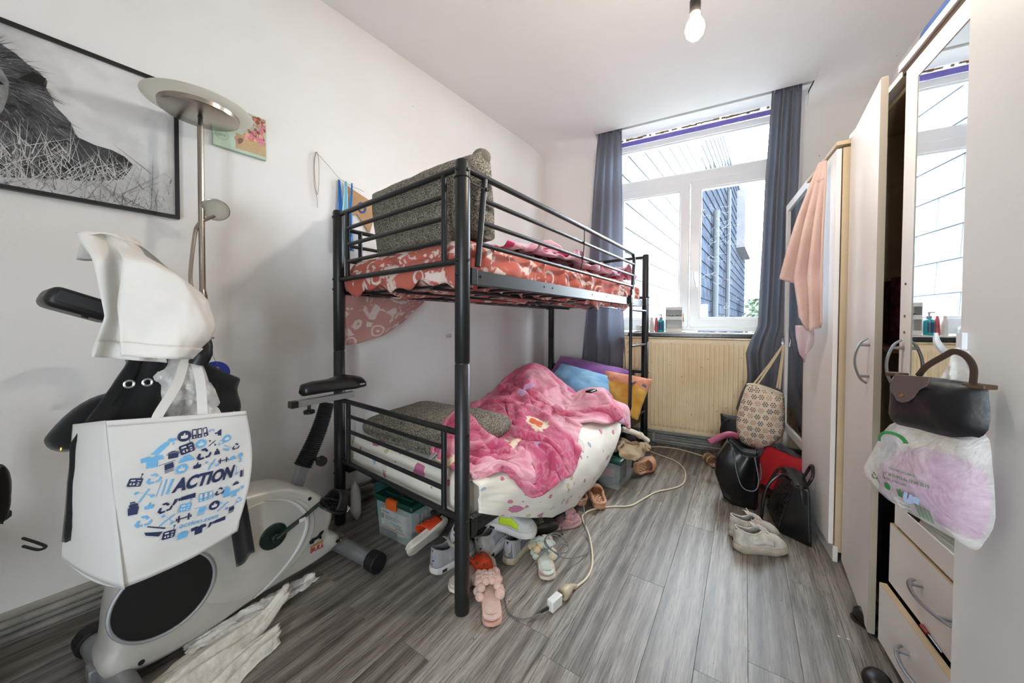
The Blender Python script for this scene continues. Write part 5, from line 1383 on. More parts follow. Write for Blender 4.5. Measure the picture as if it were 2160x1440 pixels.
b = MB(); b.grid(lambda u, v: (.13+.01*math.sin(6*u), lerp(-.10, -.045, u)+.03*v, lerp(.52, .255+.02*u, v)), 6, 14); b.build('hanging_belt', JK, jk, solid=.006, smooth=75)
b = MB(); b.ell((.165, -.437, .778), (.003, .003, .007), 8); b.build('zip_pull', mat('brass_zip', '#b59a5b', .3, .9), jk)
# thin clear bag
def m_film(name, col, dens=.35, rough=.25):
    t = NT(name); t.p(Base_Color=col, Roughness=rough, Specular_IOR_Level=.6)
    tr = t.n('BsdfTransparent'); mx = t.n('MixShader')
    f = t.ramp(t.noise(t.co(), 22, 4, .7, .25), [(.3, (dens*.75,)*3+(1,)), (.7, (min(1, dens*1.35),)*3+(1,))])
    t.put(mx, 0, f); t.t.links.new(tr.outputs[0], mx.inputs[1]); t.t.links.new(t.b.outputs[0], mx.inputs[2]); t.t.links.new(mx.outputs[0], t.out.inputs[0])
    t.bump(t.noise(t.co(), 22, 3, .6, 1.5), .55, .01); return t.m
FILM = m_film('clear_polythene', '#f4f2ee', .58)
cbg = thing('plastic_bag', 'crinkled clear plastic bag hanging from the bike handle', 'bag', M=BK)
pts = [(-.255, .985), (-.215, 1.0), (-.19, .975), (-.165, .93), (-.14, .87), (-.12, .80), (-.14, .74), (-.21, .735), (-.255, .76), (-.262, .83), (-.275, .89), (-.288, .945)]
puff(pts, .045, 9, .8, .020, 26, 2, M=Matrix(((0, 0, 1, .195), (1, 0, 0, 0), (0, 1, 0, 0), (0, 0, 0, 1)))).build('film', FILM, cbg, smooth=60)

# ------------------------------------------------------------------ printed tote bag
NW = NT('white_nonwoven'); _w = NW.n('TexWave', wave_type='BANDS', bands_direction='DIAGONAL'); NW.put(_w, 'Vector', NW.co()); _w.inputs['Scale'].default_value = 260
NW.p(Base_Color=NW.ramp(NW.noise(NW.co(), 4, 3), [(.3, '#dddbd7'), (.7, '#e8e6e3')]), Roughness=.7); NW.bump(_w.outputs[0], .15, .001)
_tl = NW.n('BsdfTranslucent'); _tl.inputs[0].default_value = C('#d8d4ce'); _mx = NW.n('MixShader'); _mx.inputs[0].default_value = .18
NW.t.links.new(NW.b.outputs[0], _mx.inputs[1]); NW.t.links.new(_tl.outputs[0], _mx.inputs[2]); NW.t.links.new(_mx.outputs[0], NW.out.inputs[0]); NW = NW.m
tote = thing('tote_bag', 'white shopping tote printed ACTION hanging on the bike', 'bag', M=BK)
# corners (X,Y,Z) of the front panel
FTL, FTR, FBR, FBL = V(.30, -.385, .857), V(.30, -.103, .822), V(.30, -.128, .462), V(.315, -.362, .440)
def fx(y, z):
    u = (y+.385)/.29; v = (.86-z)/.40
    return .300+.022*math.sin(PI*max(0, min(1, u)))*math.sin(PI*max(0, min(1, v))**.8)+.005*math.sin(16*u+5*v)*max(0, min(1, v))*max(0, min(1, 1.2-v))
def front(u, v):
    p = lerp(lerp(FTL, FTR, u), lerp(FBL, FBR, u), v)
    z = p.z-.012*math.sin(PI*u)*v*v; yq = p.y+.026*math.sin(PI*min(1, v*1.05))*u*u; return V(fx(yq, z), yq, z)
b = MB(); b.grid(lambda u, v: tuple(front(u, v)), 40, 40); b.build('front_panel', NW, tote, solid=.0012, smooth=75)
GTL, GBL, RTL, RBL = V(.165, -.418, .835), V(.175, -.442, .515), V(.17, -.078, .803), V(.18, -.075, .47)
def gus(u, v):
    p = lerp(lerp(GTL, FTL, u), lerp(GBL, FBL, u), v); return p+V(-.004, -.016*math.sin(PI*u)*(.2+v*(1.2-v)*1.4), .0)
b = MB(); b.grid(lambda u, v: tuple(gus(u, v)), 16, 30); b.build('gusset', NW, tote, solid=.0012, smooth=75)
b = MB(); b.grid(lambda u, v: tuple(lerp(lerp(FTR, RTL, u), lerp(FBR, RBL, u), v)+V(0, -.02*math.sin(PI*u)*(1-v), 0)), 12, 20); b.build('gusset', NW, tote, solid=.0012, smooth=75)
b = MB(); b.grid(lambda u, v: tuple(lerp(lerp(GTL, RTL, u), lerp(GBL, RBL, u), v)+V(-.01*math.sin(PI*u)*math.sin(PI*v), 0, 0)), 20, 20); b.build('rear_panel', NW, tote, solid=.0012, smooth=75)
def bot(u, v):
    a = front(u, 1.0); c = lerp(GBL, RBL, u); p = lerp(a, c, v); return p+V(0, 0, -.02*math.sin(PI*v)*(1-.4*u))
b = MB(); b.grid(lambda u, v: tuple(bot(u, v)), 24, 12); b.build('base_panel', NW, tote, solid=.0012, smooth=75)
b = MB(); b.grid(lambda u, v: tuple(front(u, .035*v)+V(.0016, 0, 0)), 40, 2); b.build('top_hem', NW, tote, solid=.001, smooth=75)
for (ya, za), (yb, zb), xa in (((-.300, .852), (-.205, .842), .303), ((-.275, .845), (-.150, .815), .18)):
    b = MB(); pk_ = (xa+.228)/2+.0
    pth = spline([(xa, ya, za-.03), (xa, ya+.004, za), (lerp(xa, .235, .6), lerp(ya, -.215, .6), .92), (.232, -.222, .985), (.232, -.205, .988), (lerp(xa, .235, .6), lerp(yb, -.195, .6), .92), (xa, yb-.002, zb), (xa, yb, zb-.03)], 5)
    b.tube(pth, .0125, 6, flat=.12, up=(1, 0, 0)); b.build('strap', NW, tote, smooth=50)
NAVY = mat('navy_print', '#232c52', .6); SKY = mat('sky_blue_print', '#69a9d6', .6)
S = lambda y, z: V(fx(y, z)+.0026, y, z)
THUMB = [(-.30, -.22), (-.30, .08), (-.12, .08), (.0, .34), (.08, .34), (.06, .1), (.30, .1), (.30, -.02), (.28, -.2), (.2, -.26), (-.1, -.26)]
ICO = {
 'thumb': [THUMB], 'thumbc': [[(x*1, y*1) for x, y in circ(.5)]],
 'binder': [rectp(-.5, -.36, -.22, .38), rectp(-.16, -.36, .12, .38), [(.18, .34), (.42, .40), (.54, -.30), (.28, -.36)]],
 'dumb': [rectp(-.5, -.12, -.42, .12), rectp(-.38, -.3, -.26, .3), rectp(-.26, -.05, .26, .05), rectp(.26, -.3, .38, .3), rectp(.42, -.12, .5, .12)],
 'lamp': [[(-.1, -.4), (.35, -.5), (.35, .5), (-.1, .2)], rectp(-.45, -.12, -.1, .08)], 'lampb': [[(-.4, .1), (.4, .1), (.22, .8), (-.22, .8)], rectp(-.08, -.8, .08, .1), rectp(-.25, -.9, .25, -.75)],
 'spray': [[(-.5, -.34), (-.22, -.42), (.16, .02), (.2, .12), (.05, .2), (-.1, .1)], [(.1, .22), (.26, .14), (.48, .22), (.44, .32), (.2, .36)], [(.34, .14), (.40, .12), (.36, -.02), (.31, .0)]],
 'remote': [[(-.42, -.38), (.30, -.38), (.36, -.30), (.36, .24), (.30, .32), (-.42, .32), (-.48, .24), (-.48, -.30)], rectp(.18, .32, .22, .62), circ(.07, 10, .2, .66)],
 'tool': [[(-.5, -.42), (-.40, -.5), (.40, .34), (.32, .44)], [(-.46, .40), (-.36, .46), (.44, -.36), (.50, -.2), (.36, -.22), (-.40, .48)], circ(.13, 10, .38, -.34), circ(.13, 10, -.40, .38)],
 'recyc': [[(-.14, .46), (.18, .46), (.34, .16), (.20, .08), (.08, .28), (-.02, .28)], [(.44, .02), (.50, -.12), (.34, -.38), (.06, -.38), (.06, -.22), (.26, -.22), (.32, -.12)], [(-.04, -.38), (-.36, -.38), (-.50, -.12), (-.30, .18), (-.16, .10), (-.28, -.12), (-.22, -.22), (-.04, -.22)]],
 'brush': [[(-.5, .1), (-.42, -.12), (.18, -.44), (.36, -.2)], [(-.42, .42), (-.36, .46), (.48, .02), (.44, -.06)]],
 'pot': [rectp(-.36, -.36, .36, .16), rectp(-.5, .04, -.36, .10), rectp(.36, .04, .5, .10), rectp(-.40, .20, .40, .26), [(-.3, .28), (.3, .28), (.1, .36), (-.1, .36)]],
 'bowl': [[(-.5, -.24), (.5, -.24), (.36, .08), (-.36, .08)], [(-.3, .12), (.3, .12), (.16, .28), (-.16, .26)]],
 'scale': [[(-.4, -.4), (.4, -.4), (.28, .2), (-.28, .2)], circ(.16, 10, 0, .36)],
 'tshirt': [[(-.24, -.36), (.24, -.36), (.24, .06), (.5, .06), (.44, .34), (.14, .36), (0, .26), (-.14, .36), (-.5, .30), (-.46, .02), (-.24, .06)]],
 'towel': [[(-.18, .3), (.34, .3), (.30, -.16), (-.26, -.16)], rectp(-.30, -.28, .26, -.22), rectp(-.32, -.40, .24, -.34), rectp(-.5, .36, .5, .40)],
 'shovel': [[(-.3, -1.3), (.3, -1.3), (.36, -.7), (0, -.5), (-.36, -.7)], rectp(-.08, -.6, .08, 1.3)], 'pen': [rectp(-.4, -1.0, .1, .9), rectp(.25, -1.1, .4, 1.1)],
 'bottle': [[(-.34, -.62), (.26, -.66), (.34, .06), (.24, .18), (.30, .32), (.12, .46), (-.22, .46), (-.34, .30), (-.26, .16), (-.38, .04)], rectp(-.26, .52, .08, .64)],
 'hammer': [[(-.5, -.18), (-.40, .14), (-.26, .12), (-.30, -.02), (-.40, -.2)], rectp(-.24, -.04, -.16, .12), [(-.14, -.06), (.5, -.10), (.5, .18), (-.14, .14)]]}
ICONS = [('thumbc', 'n', -0.25, 0.787, 0.0252), ('binder', 'n', -0.217, 0.7864, 0.0307), ('dumb', 'b', -0.1906, 0.7864, 0.0114), ('lamp', 'n', -0.1755, 0.7764, 0.017), ('thumbc', 'b', -0.1562, 0.7545, 0.0187), ('spray', 'b', -0.2894, 0.7717, 0.0426), ('remote', 'n', -0.2441, 0.7547, 0.0321), ('thumbc', 'b', -0.2159, 0.7572, 0.0208), ('tool', 'n', -0.1905, 0.7512, 0.0156), ('recyc', 'b', -0.1716, 0.7466, 0.0129), ('brush', 'b', -0.1565, 0.7265, 0.0197), ('recyc', 'n', -0.133, 0.7228, 0.0182), ('pot', 'n', -0.2734, 0.7454, 0.0233), ('bowl', 'b', -0.2478, 0.7273, 0.0291), ('recyc', 'n', -0.2108, 0.7266, 0.0301), ('scale', 'n', -0.1808, 0.7231, 0.0158), ('tshirt', 'b', -0.312, 0.7373, 0.0359), ('towel', 'n', -0.283, 0.7154, 0.0282), ('thumbc', 'b', -0.2578, 0.703, 0.0222), ('thumb', 'n', -0.2254, 0.6995, 0.0244), ('tool', 'b', -0.1932, 0.6931, 0.0238), ('dumb', 'n', -0.1663, 0.6943, 0.0217), ('bowl', 'b', -0.1424, 0.692, 0.0202), ('lampb', 'b', -0.1206, 0.6863, 0.014), ('remote', 'n', -0.3394, 0.6954, 0.0254), ('recyc', 'b', -0.31, 0.6937, 0.0252), ('shovel', 'b', -0.1314, 0.6508, 0.0091), ('pen', 'n', -0.1168, 0.6358, 0.0094), ('tool', 'b', -0.3258, 0.6585, 0.026), ('bottle', 'n', -0.3441, 0.6314, 0.0227), ('thumb', 'b', -0.3179, 0.6268, 0.024), ('recyc', 'n', -0.2903, 0.611, 0.0261), ('hammer', 'n', -0.2531, 0.6192, 0.0419), ('binder', 'b', -0.2065, 0.6066, 0.0284), ('recyc', 'n', -0.1751, 0.607, 0.0213), ('bottle', 'b', -0.1567, 0.5982, 0.022), ('bowl', 'n', -0.1329, 0.6123, 0.0161), ('tshirt', 'b', -0.1378, 0.5836, 0.0227), ('towel', 'b', -0.1173, 0.5921, 0.0117), ('recyc', 'b', -0.1265, 0.5579, 0.0151), ('remote', 'b', -0.2487, 0.5945, 0.0263), ('towel', 'b', -0.2169, 0.5693, 0.0258), ('thumbc', 'n', -0.1872, 0.5718, 0.023), ('tool', 'b', -0.1648, 0.558, 0.024), ('towel', 'n', -0.145, 0.5381, 0.0214), ('recyc', 'b', -0.3285, 0.5915, 0.0275), ('tool', 'b', -0.2846, 0.5765, 0.0264), ('dumb', 'n', -0.2528, 0.566, 0.028), ('brush', 'n', -0.3073, 0.5573, 0.0355), ('remote', 'n', -0.2797, 0.5348, 0.0267), ('pot', 'b', -0.2543, 0.5187, 0.0242), ('tshirt', 'n', -0.2215, 0.5167, 0.0296), ('hammer', 'n', -0.1803, 0.5191, 0.0371)]
bn, bb, bw = MB(), MB(), MB(); Sw = lambda y, z: V(fx(y, z)+.0032, y, z)
for i, (t, c, y, z, w) in enumerate(ICONS):
    r = -.05+.25*math.sin(i*2.3)*(t in ('tool', 'recyc', 'remote', 'towel')); tgt = bn if c == 'n' else bb
    for pl_ in ICO[t]: put_poly(tgt, pl_, S, y, z, w*1.12, r)
    if t == 'thumbc': put_poly(bw, THUMB, Sw, y, z, w*.95, r)
    if t == 'remote':
        for q in (rectp(-.36, .08, -.08, .2), rectp(.05, .1, .26, .16), [(-.38, -.16), (-.24, -.28), (-.24, -.04)], [(.0, -.16), (-.14, -.28), (-.14, -.04)], [(.15, .0), (.06, -.12), (.26, -.12)], [(.15, -.32), (.06, -.2), (.26, -.2)]): put_poly(bw, q, Sw, y, z, w*1.1, r)
    if t == 'binder':
        for q in (rectp(-.45, -.05, -.27, .3), rectp(-.11, -.05, .07, .3), rectp(.24, -.02, .40, .3), circ(.06, 8, -.36, -.24), circ(.06, 8, -.02, -.24), circ(.06, 8, .37, -.22)): put_poly(bw, q, Sw, y, z, w*1.1, r)
put_text(bn, 'ACTION', .142, S, -.2065, .6570, rot=-.077, shear=.28, bold=.045, h=.036)
put_text(bb, 'action.com', .084, S, -.2195, .5415, rot=-.125, shear=.18, bold=.012)
for (ya, za), (yb, zb), w in (((-.3071, .6472), (-.2964, .6851), .0012), ((-.2986, .6461), (-.2886, .6858), .0030), ((-.2899, .6461), (-.278, .683), .0050)):
    bb.add([tuple(S(ya, za)), tuple(S(ya+w, za)), tuple(S(yb+w, zb)), tuple(S(yb, zb))], [(0, 1, 2, 3)])
Sb = lambda u, v: bot(u, v)+V(.001, 0, -.0025)
for k in range(16):
    u0 = .52+k*.014; w = (.003, .007, .005)[k % 3]; bn.add([tuple(Sb(u0, .10)), tuple(Sb(u0+w, .10)), tuple(Sb(u0+w, .34)), tuple(Sb(u0, .34))], [(0, 1, 2, 3)])
bn.add([tuple(Sb(.06, .25)), tuple(Sb(.18, .25)), tuple(Sb(.16, .6)), tuple(Sb(.08, .6))], [(0, 1, 2, 3)])
put_text(bn, 'ACTION', .16, lambda x, y: Sb(x, .35-y), .34, 0, shear=.2, bold=.03)
for k in range(4): bb.add([tuple(Sb(x_, v_)) for x_, v_ in ((.26, .06+k*.05), (.42, .06+k*.05), (.42, .08+k*.05), (.26, .08+k*.05))], [(0, 1, 2, 3)])
for o_ in (bn.build('navy_print', NAVY, tote, smooth=0), bb.build('blue_print', SKY, tote, smooth=0), bw.build('print_details', NW, tote, smooth=0)): o_['kind'] = 'stuff'

# ------------------------------------------------------------------ plastic wrap on the floor
def crumple(name, label, pts, m, seed, amp, group, zt=.05, fold=None, mat2=None):
    """crumpled film lying on the floor: strip following pts [(x,y,halfwidth)]"""
    o = thing(name, label, 'plastic wrap', (pts[0][0], pts[0][1], 0), group=group)
    b = MB(); n = len(pts)
    def f(u, v):
        k = u*(n-1); i = min(n-2, int(k)); t = k-i
        p = lerp(Vector(pts[i]), Vector(pts[i+1]), t); d = (Vector(pts[i+1])-Vector(pts[i])); nn = V(-d.y, d.x, 0).normalized()
        s = 2*v-1; q = V(p.x, p.y, 0)+nn*(s*p.z)
        h = zt*(1-s*s)*(.6+.4*math.sin(5*u+seed))+amp*abs(fbm(u*1.6+seed, v*2.2, seed, 1.6, 3))*.8*.6+amp*.7*abs(math.sin(8*v+.8*math.sin(2*u+seed)+seed))+amp*.15*abs(math.sin(17*v+2*u))
        q += V(amp*.5*fbm(u*5, v*5, seed+3, 2), amp*.5*fbm(u*5, v*5, seed+9, 2), 0)
        return (q.x-pts[0][0], q.y-pts[0][1], .004+max(0, h))
    b.grid(f, 46, 26); b.build('film', m, o, smooth=50, solid=.0006); return o
FILM2 = m_film('milky_polythene', '#e9e4da', .62, .3)
pw = thing('plastic_wrap', 'torn milky plastic wrap lying on the floor before the bike', 'plastic wrap', (-1.29, .34, 0), group='plastic wrap around the bike')
for k, (p0, p1, w0, w1, h0, sd) in enumerate((((.0, -.06), (-.075, .43), .075, .030, .055, 1.), ((-.07, -.05), (-.09, .30), .085, .050, .035, 2.6), ((.055, -.05), (.03, .34), .055, .045, .03, 4.1))):
    b = MB()
    def wf(u, v):
        x, y = lerp(p0[0], p1[0], u), lerp(p0[1], p1[1], u); w = lerp(w0, w1, u)*(1+.12*math.sin(7*u+sd)); s_ = 2*v-1
        fold = abs(math.sin(2.6*PI*v+.7*math.sin(4*u+sd)+sd))
        z = .006+h0*(1-s_*s_)*(.55+.45*math.sin(2.5*u+sd))+.022*fold*(1-.4*abs(s_))+.010*fbm(u*2, v*2, sd, 2.0, 3)+(.05*sstep(.75, 1, u) if k == 0 else 0)
        tear = .018*fbm(v*6, sd, 0, 2, 2)*(u > .97 or u < .03)
        return (x+s_*w+.006*fbm(u*3, v, sd, 1.5, 2), y+tear-.35*s_*w, max(.003, z))
    b.grid(wf, 50, 34); b.build('film_fold', FILM2, pw, smooth=60, solid=.0005)
crumple('plastic_wrap', 'thin clear wrap creeping out under the bike shell', [(-1.46, .50, .03), (-1.42, .72, .035), (-1.40, .90, .03)], FILM, 6.0, .03, 'plastic wrap around the bike', .015)
crumple('plastic_wrap', 'small clear wrap scrap beside the bike front foot', [(-1.60, .42, .05), (-1.56, .50, .06), (-1.54, .56, .04)], FILM, 9.0, .05, 'plastic wrap around the bike', .05)
# ------------------------------------------------------------------ floor lamp
STL = mat('brushed_steel', '#a8a097', .27, 1.0); FROST = NT('frosted_glass'); FROST.p(Base_Color='#e4e3de', Roughness=.3)
_tl = FROST.n('BsdfTranslucent'); _tl.inputs[0].default_value = C('#f0efe9'); _mx = FROST.n('MixShader'); _mx.inputs[0].default_value = .85
FROST.t.links.new(FROST.b.outputs[0], _mx.inputs[1]); FROST.t.links.new(_tl.outputs[0], _mx.inputs[2]); FROST.t.links.new(_mx.outputs[0], FROST.out.inputs[0]); FROST = FROST.m
lp = thing('floor_lamp', 'brushed steel uplighter floor lamp with glass dish and reading arm', 'floor lamp', (-1.772, .676, 0))
b = MB(); b.lathe([(.0, 0), (.115, 0), (.118, .006), (.115, .02), (.03, .028), (.015, .035)], 32); b.build('base', STL, lp, smooth=50)
b = MB(); b.cyl((0, 0, .03), (0, 0, 1.88), .0105, n=14); b.build('pole', STL, lp)
b = MB(); b.lathe([(.0105, .84), (.0155, .85), (.0155, 1.20), (.0105, 1.225)], 16); b.build('sleeve', STL, lp)
b = MB(); b.lathe([(.006, 1.87), (.0075, 1.875), (.0075, 1.915), (.012, 1.92)], 12); b.build('swivel', mat('dark_swivel', '#3a3a3c', .4, .6), lp)
TILT = Matrix.Translation((0, 0, 1.925)) @ Matrix.Rotation(math.radians(2), 4, 'Y')
b = MB(); b.lathe([(0, -.008), (.118, -.004), (.124, .0), (.126, .016), (.120, .018), (.114, .004), (0, .002)], 48, TILT); hd = b.build('dish', STL, lp, smooth=40)
b = MB(); b.lathe([(.05, .016), (.12, .018), (.168, .026), (.172, .031), (.168, .034), (.12, .026), (.05, .022)], 56, TILT, cap=False); b.build('glass_dish', FROST, lp, smooth=50)
A_ = V(.357, .934, 0)
b = MB(); b.tube(spline([A_*-.012+V(0, 0, 1.10), A_*-.030+V(0, 0, 1.12), A_*-.032+V(0, 0, 1.22), A_*-.036+V(0, 0, 1.28), A_*-.026+V(0, 0, 1.40), A_*-.016+V(0, 0, 1.47), A_*.012+V(0, -.01, 1.50), A_*.05+V(0, -.01, 1.53)], 5), .0065, 8); arm = b.build('reading_arm', STL, lp)
b = MB(); b.cyl(A_*-.03+V(0, 0, 1.115), A_*.018+V(0, 0, 1.115), .004, n=8); b.cyl(A_*.012+V(0, 0, 1.10), A_*.030+V(0, 0, 1.10), .005, n=8); b.cyl(A_*.012+V(0, 0, 1.03), A_*.034+V(0, 0, 1.028), .004, n=8); b.build('arm_screw', STL, lp)
HM = frame(A_*.055+V(0, -.012, 1.555), A_, (.55, -.30, .8))
b = MB(); b.lathe([(0, -.004), (.043, -.004), (.046, 0), (.043, .006), (0, .006)], 32, HM); b.build('reading_head', FROST, lp)
b = MB(); b.tube([HM @ V(.044*math.cos(a), .044*math.sin(a), .0) for a in np.linspace(0, 2*PI, 32)[:-1]], .003, 6, closed=True); b.build('head_rim', STL, lp)
# blue ornament hanging on a green thread from the lamp
orn = thing('hanging_ornament', 'round blue paper ornament hanging on a green thread from the lamp', 'ornament', (-1.745, .675, .885))
OM = frame((0, .03, 0), (.357, .934, 0))
b = MB(); b.lathe([(0, -.0015), (.047, -.0015), (.047, .0015), (0, .0015)], 32, OM); b.build('disc', mat('night_blue_card', '#25399a', .6), orn)
b = MB(); rs = random.Random(2)
for k in range(46):
    a = rs.random()*6.28; q = rs.random()**.5*.042; c0 = (math.cos(a)*q, math.sin(a)*q); put_poly(b, circ(.0011, 5), lambda x, y: OM @ V(x, y, .0021), *c0)
b.build('dots', mat('white_dots', '#cfd6ea', .6), orn, smooth=0)
b = MB(); put_poly(b, [(.5*math.cos(a)*(1 if i % 2 == 0 else .4), .5*math.sin(a)*(1 if i % 2 == 0 else .4)) for i, a in enumerate(np.linspace(PI/2, 2.5*PI, 11)[:-1])], lambda x, y: OM @ V(x, y, .0021), .008, .02, .012); b.build('star', mat('gold_star', '#c9963c', .5), orn, smooth=0)
b = MB(); b.tube([(0, .03, .047), (-.01, -.005, .16), (-.03, -.02, .235)], .0009, 5); b.build('thread', mat('green_thread', '#2c6b45', .8), orn)

# ------------------------------------------------------------------ lion picture
def wallM(a, z, off=0):
    """frame on the left wall: local X along the wall (to the window), Y up, Z out of the wall; a measured from y=.645"""
    y = .645+a*.9819; p = lwp(y)+LWN*off; p.z = z
    return Matrix((LWD, V(0, 0, 1), LWN)).transposed().to_4x4() @ Matrix.Identity(4) if False else Matrix.Translation(p) @ Matrix((LWD, V(0, 0, 1), LWN)).transposed().to_4x4()
LM_ = wallM(0, 0, .002)
pic = thing('framed_picture', 'large framed black and white photograph of a lion in grass', 'picture', M=LM_)
PX_0, PX_1, PZ0, PZ1 = -.87, .030, 1.532, 2.090
XZ = Matrix(((1, 0, 0, 0), (0, 0, 1, 0), (0, -1, 0, 0), (0, 0, 0, 1)))
b = MB(); b.rframe(PX_0, PX_1, PZ0, PZ1, .014, -.022, .0, Matrix(((1, 0, 0, 0), (0, 0, 1, 0), (0, -1, 0, 0), (0, 0, 0, 1)))); b.build('frame', mat('black_frame', '#0e0e10', .4), pic, smooth=0, bevel=.001)
def m_photo():
    t = NT('lion_photo_background'); f = t.noise(t.co(scale=(1, 1, 1)), 3.5, 5, .6); t.p(Base_Color=t.ramp(f, [(.3, '#b2b2b3'), (.6, '#dcdbda')]), Roughness=.22); return t.m
b = MB(); b.box(((PX_0+PX_1)/2, (PZ0+PZ1)/2, .008), (PX_1-PX_0-.02, PZ1-PZ0-.02, .006)); b.build('print', m_photo(), pic, smooth=0)
rs = random.Random(11)
def S1(k): return lambda x, y: V(x, y, .0112+k*.00015)
def gm(name, a, c, sc=14, st=(1, 1, 1)):
    t = NT(name); t.p(Base_Color=t.ramp(t.noise(t.co(scale=st), sc, 5, .7), [(.35, a), (.65, c)]), Roughness=.22); return t.m
MANE = [(-.62, 1.97), (-.56, 2.02), (-.48, 2.03), (-0.399, 2.008), (-0.367, 1.991), (-0.344, 1.969), (-0.32, 1.954), (-0.305, 1.934), (-0.308, 1.908), (-0.298, 1.888), (-0.291, 1.858), (-0.271, 1.834), (-0.255, 1.812), (-0.247, 1.776), (-0.256, 1.712), (-0.289, 1.658), (-0.349, 1.628), (-0.404, 1.616), (-.52, 1.63), (-.60, 1.70), (-.64, 1.82)]
BODY = [(-.50, 1.75), (-0.286, 1.835), (-0.239, 1.767), (-0.2, 1.755), (-0.159, 1.753), (-0.126, 1.74), (-0.103, 1.715), (-0.13, 1.65), (-0.202, 1.618), (-0.289, 1.599), (-0.405, 1.569), (-.50, 1.58)]
b = MB(); put_poly(b, BODY, S1(0)); b.build('body_print', gm('lion_body_print', '#161617', '#4a4a4c', 9), pic, smooth=0)
b = MB(); put_poly(b, MANE, S1(1)); b.build('mane_print', gm('lion_mane_print', '#1d1d1f', '#67676a', 12, (1, 3, 1)), pic, smooth=0)
hair = [MB(), MB(), MB()]
for k in range(1500):
    x, y = rs.uniform(-.64, -.24), rs.uniform(1.60, 2.04)
    if not inside(MANE, x, y): continue
    a = math.atan2(y-1.86, x+.47)-.5+rs.uniform(-.35, .35); L = rs.uniform(.02, .055); w = .0011
    d = (math.cos(a), math.sin(a)); e = (-d[1]*w, d[0]*w)
    hair[rs.choice((0, 0, 1, 1, 2))].add([tuple(S1(2)(x-e[0], y-e[1])), tuple(S1(2)(x+e[0], y+e[1])), tuple(S1(2)(x+d[0]*L, y+d[1]*L))], [(0, 1, 2)])
for h_, (nm, cc) in zip(hair, (('dark', '#0f0f11'), ('mid', '#55555a'), ('light', '#8f8f92'))):
    o_ = h_.build('mane_hair', mat('mane_hair_'+nm, cc, .3), pic, smooth=0); o_['kind'] = 'stuff'
FACE = [(-.56, 1.93), (-.50, 1.965), (-.43, 1.95), (-0.395, 1.922), (-0.382, 1.89), (-0.385, 1.84), (-0.395, 1.79), (-0.412, 1.75), (-.46, 1.70), (-.52, 1.71), (-.56, 1.78), (-.575, 1.86)]
b = MB(); put_poly(b, FACE, S1(3)); b.build('face_print', gm('lion_face_print', '#5a5a5c', '#9a9a9b', 16), pic, smooth=0)
b = MB()
for c in (-.415, -.525): put_poly(b, [(-.024, .004), (-.01, .012), (.012, .010), (.024, -.002), (.008, -.010), (-.012, -.008)], S1(4), c, 1.878)
put_poly(b, [(-.03, .02), (.03, .02), (.014, -.014), (0, -.02), (-.014, -.014)], S1(4), -.47, 1.79); put_poly(b, [(-.045, -.004), (.045, -.004), (.03, -.014), (-.03, -.014)], S1(4), -.47, 1.752)
put_poly(b, [(-.03, -.02), (.0, .022), (.028, .012), (.02, -.018)], S1(4), -.335, 1.93)
b.build('eye_print', mat('print_black', '#0d0d0e', .3), pic, smooth=0)['kind'] = 'stuff'
b = MB()
for c in (-.415, -.525): put_poly(b, circ(.0065, 10), S1(5), c, 1.879)
b.build('iris_print', mat('print_pale', '#b9b9b8', .3), pic, smooth=0)
gr = [MB(), MB()]
for k in range(1500):
    x = rs.uniform(PX_0+.02, PX_1-.02); y = PZ0+.012+rs.random()**2.2*.16; a = PI/2+rs.uniform(-1.1, 1.1); L = rs.uniform(.02, .10) if rs.random() < .85 else rs.uniform(.1, .22); w = rs.uniform(.0006, .0016)
    d = (math.cos(a), math.sin(a)); e = (-d[1]*w, d[0]*w); x2, y2 = x+d[0]*L, y+d[1]*L
    if not (PX_0+.015 < x2 < PX_1-.015): continue
    gr[k % 5 == 0].add([tuple(S1(6)(x-e[0], y-e[1])), tuple(S1(6)(x+e[0], y+e[1])), tuple(S1(6)(x2, y2))], [(0, 1, 2)])
o_ = gr[0].build('grass_print', mat('print_grass', '#cfcfce', .3), pic, smooth=0); o_['kind'] = 'stuff'
o_ = gr[1].build('grass_print', mat('print_grass_dark', '#77777a', .3), pic, smooth=0); o_['kind'] = 'stuff'
# ------------------------------------------------------------------ small flower canvas
cv = thing('canvas_print', 'small square canvas with pink flowers and wooden crate', 'picture', M=wallM(.245, 1.995, .002))
b = MB(); b.box((0, 0, .009), (.205, .198, .018)); b.build('canvas', mat('mint_canvas', '#b9cdb8', .6, var=.15, vs=9), cv, smooth=0, bevel=.001)
S = lambda x, y: V(x, y, .0186); rs = random.Random(6)
b = MB(); put_poly(b, rectp(-.02, -.085, .10, -.015), S); b.build('crate_print', mat('crate_print', '#c2a57e', .6, var=.2, vs=30), cv, smooth=0)
fl = [MB() for _ in range(4)]
for k in range(150):
    x, y = rs.uniform(-.012, .1), rs.uniform(-.025, .095)
    if x < -.0+(.095-y)*.25-.02: continue
    put_poly(fl[k % 4], circ(rs.uniform(.005, .010), 8, 0, 0), lambda a, c: V(a, c, .0189+k*2e-6), min(x, .093), min(y, .09))
for h_, (nm, cc) in zip(fl, (('coral', '#d98674'), ('pink', '#d67f9c'), ('peach', '#e2b39a'), ('brown', '#8a5a3c'))): h_.build('flower_print', mat('flower_'+nm, cc, .6), cv, smooth=0)
b = MB(); put_poly(b, [(math.sin(t)**3*.018, (.0145*math.cos(t)-.006*math.cos(2*t)-.0025*math.cos(3*t))*1.1) for t in np.linspace(0, 2*PI, 24)[:-1]], S, -.008, -.045); b.build('heart_print', mat('heart_pink', '#cf8ba6', .6), cv, smooth=0)
b = MB(); put_text(b, 'LOVE', .03, S, -.07, -.045, bold=.01)
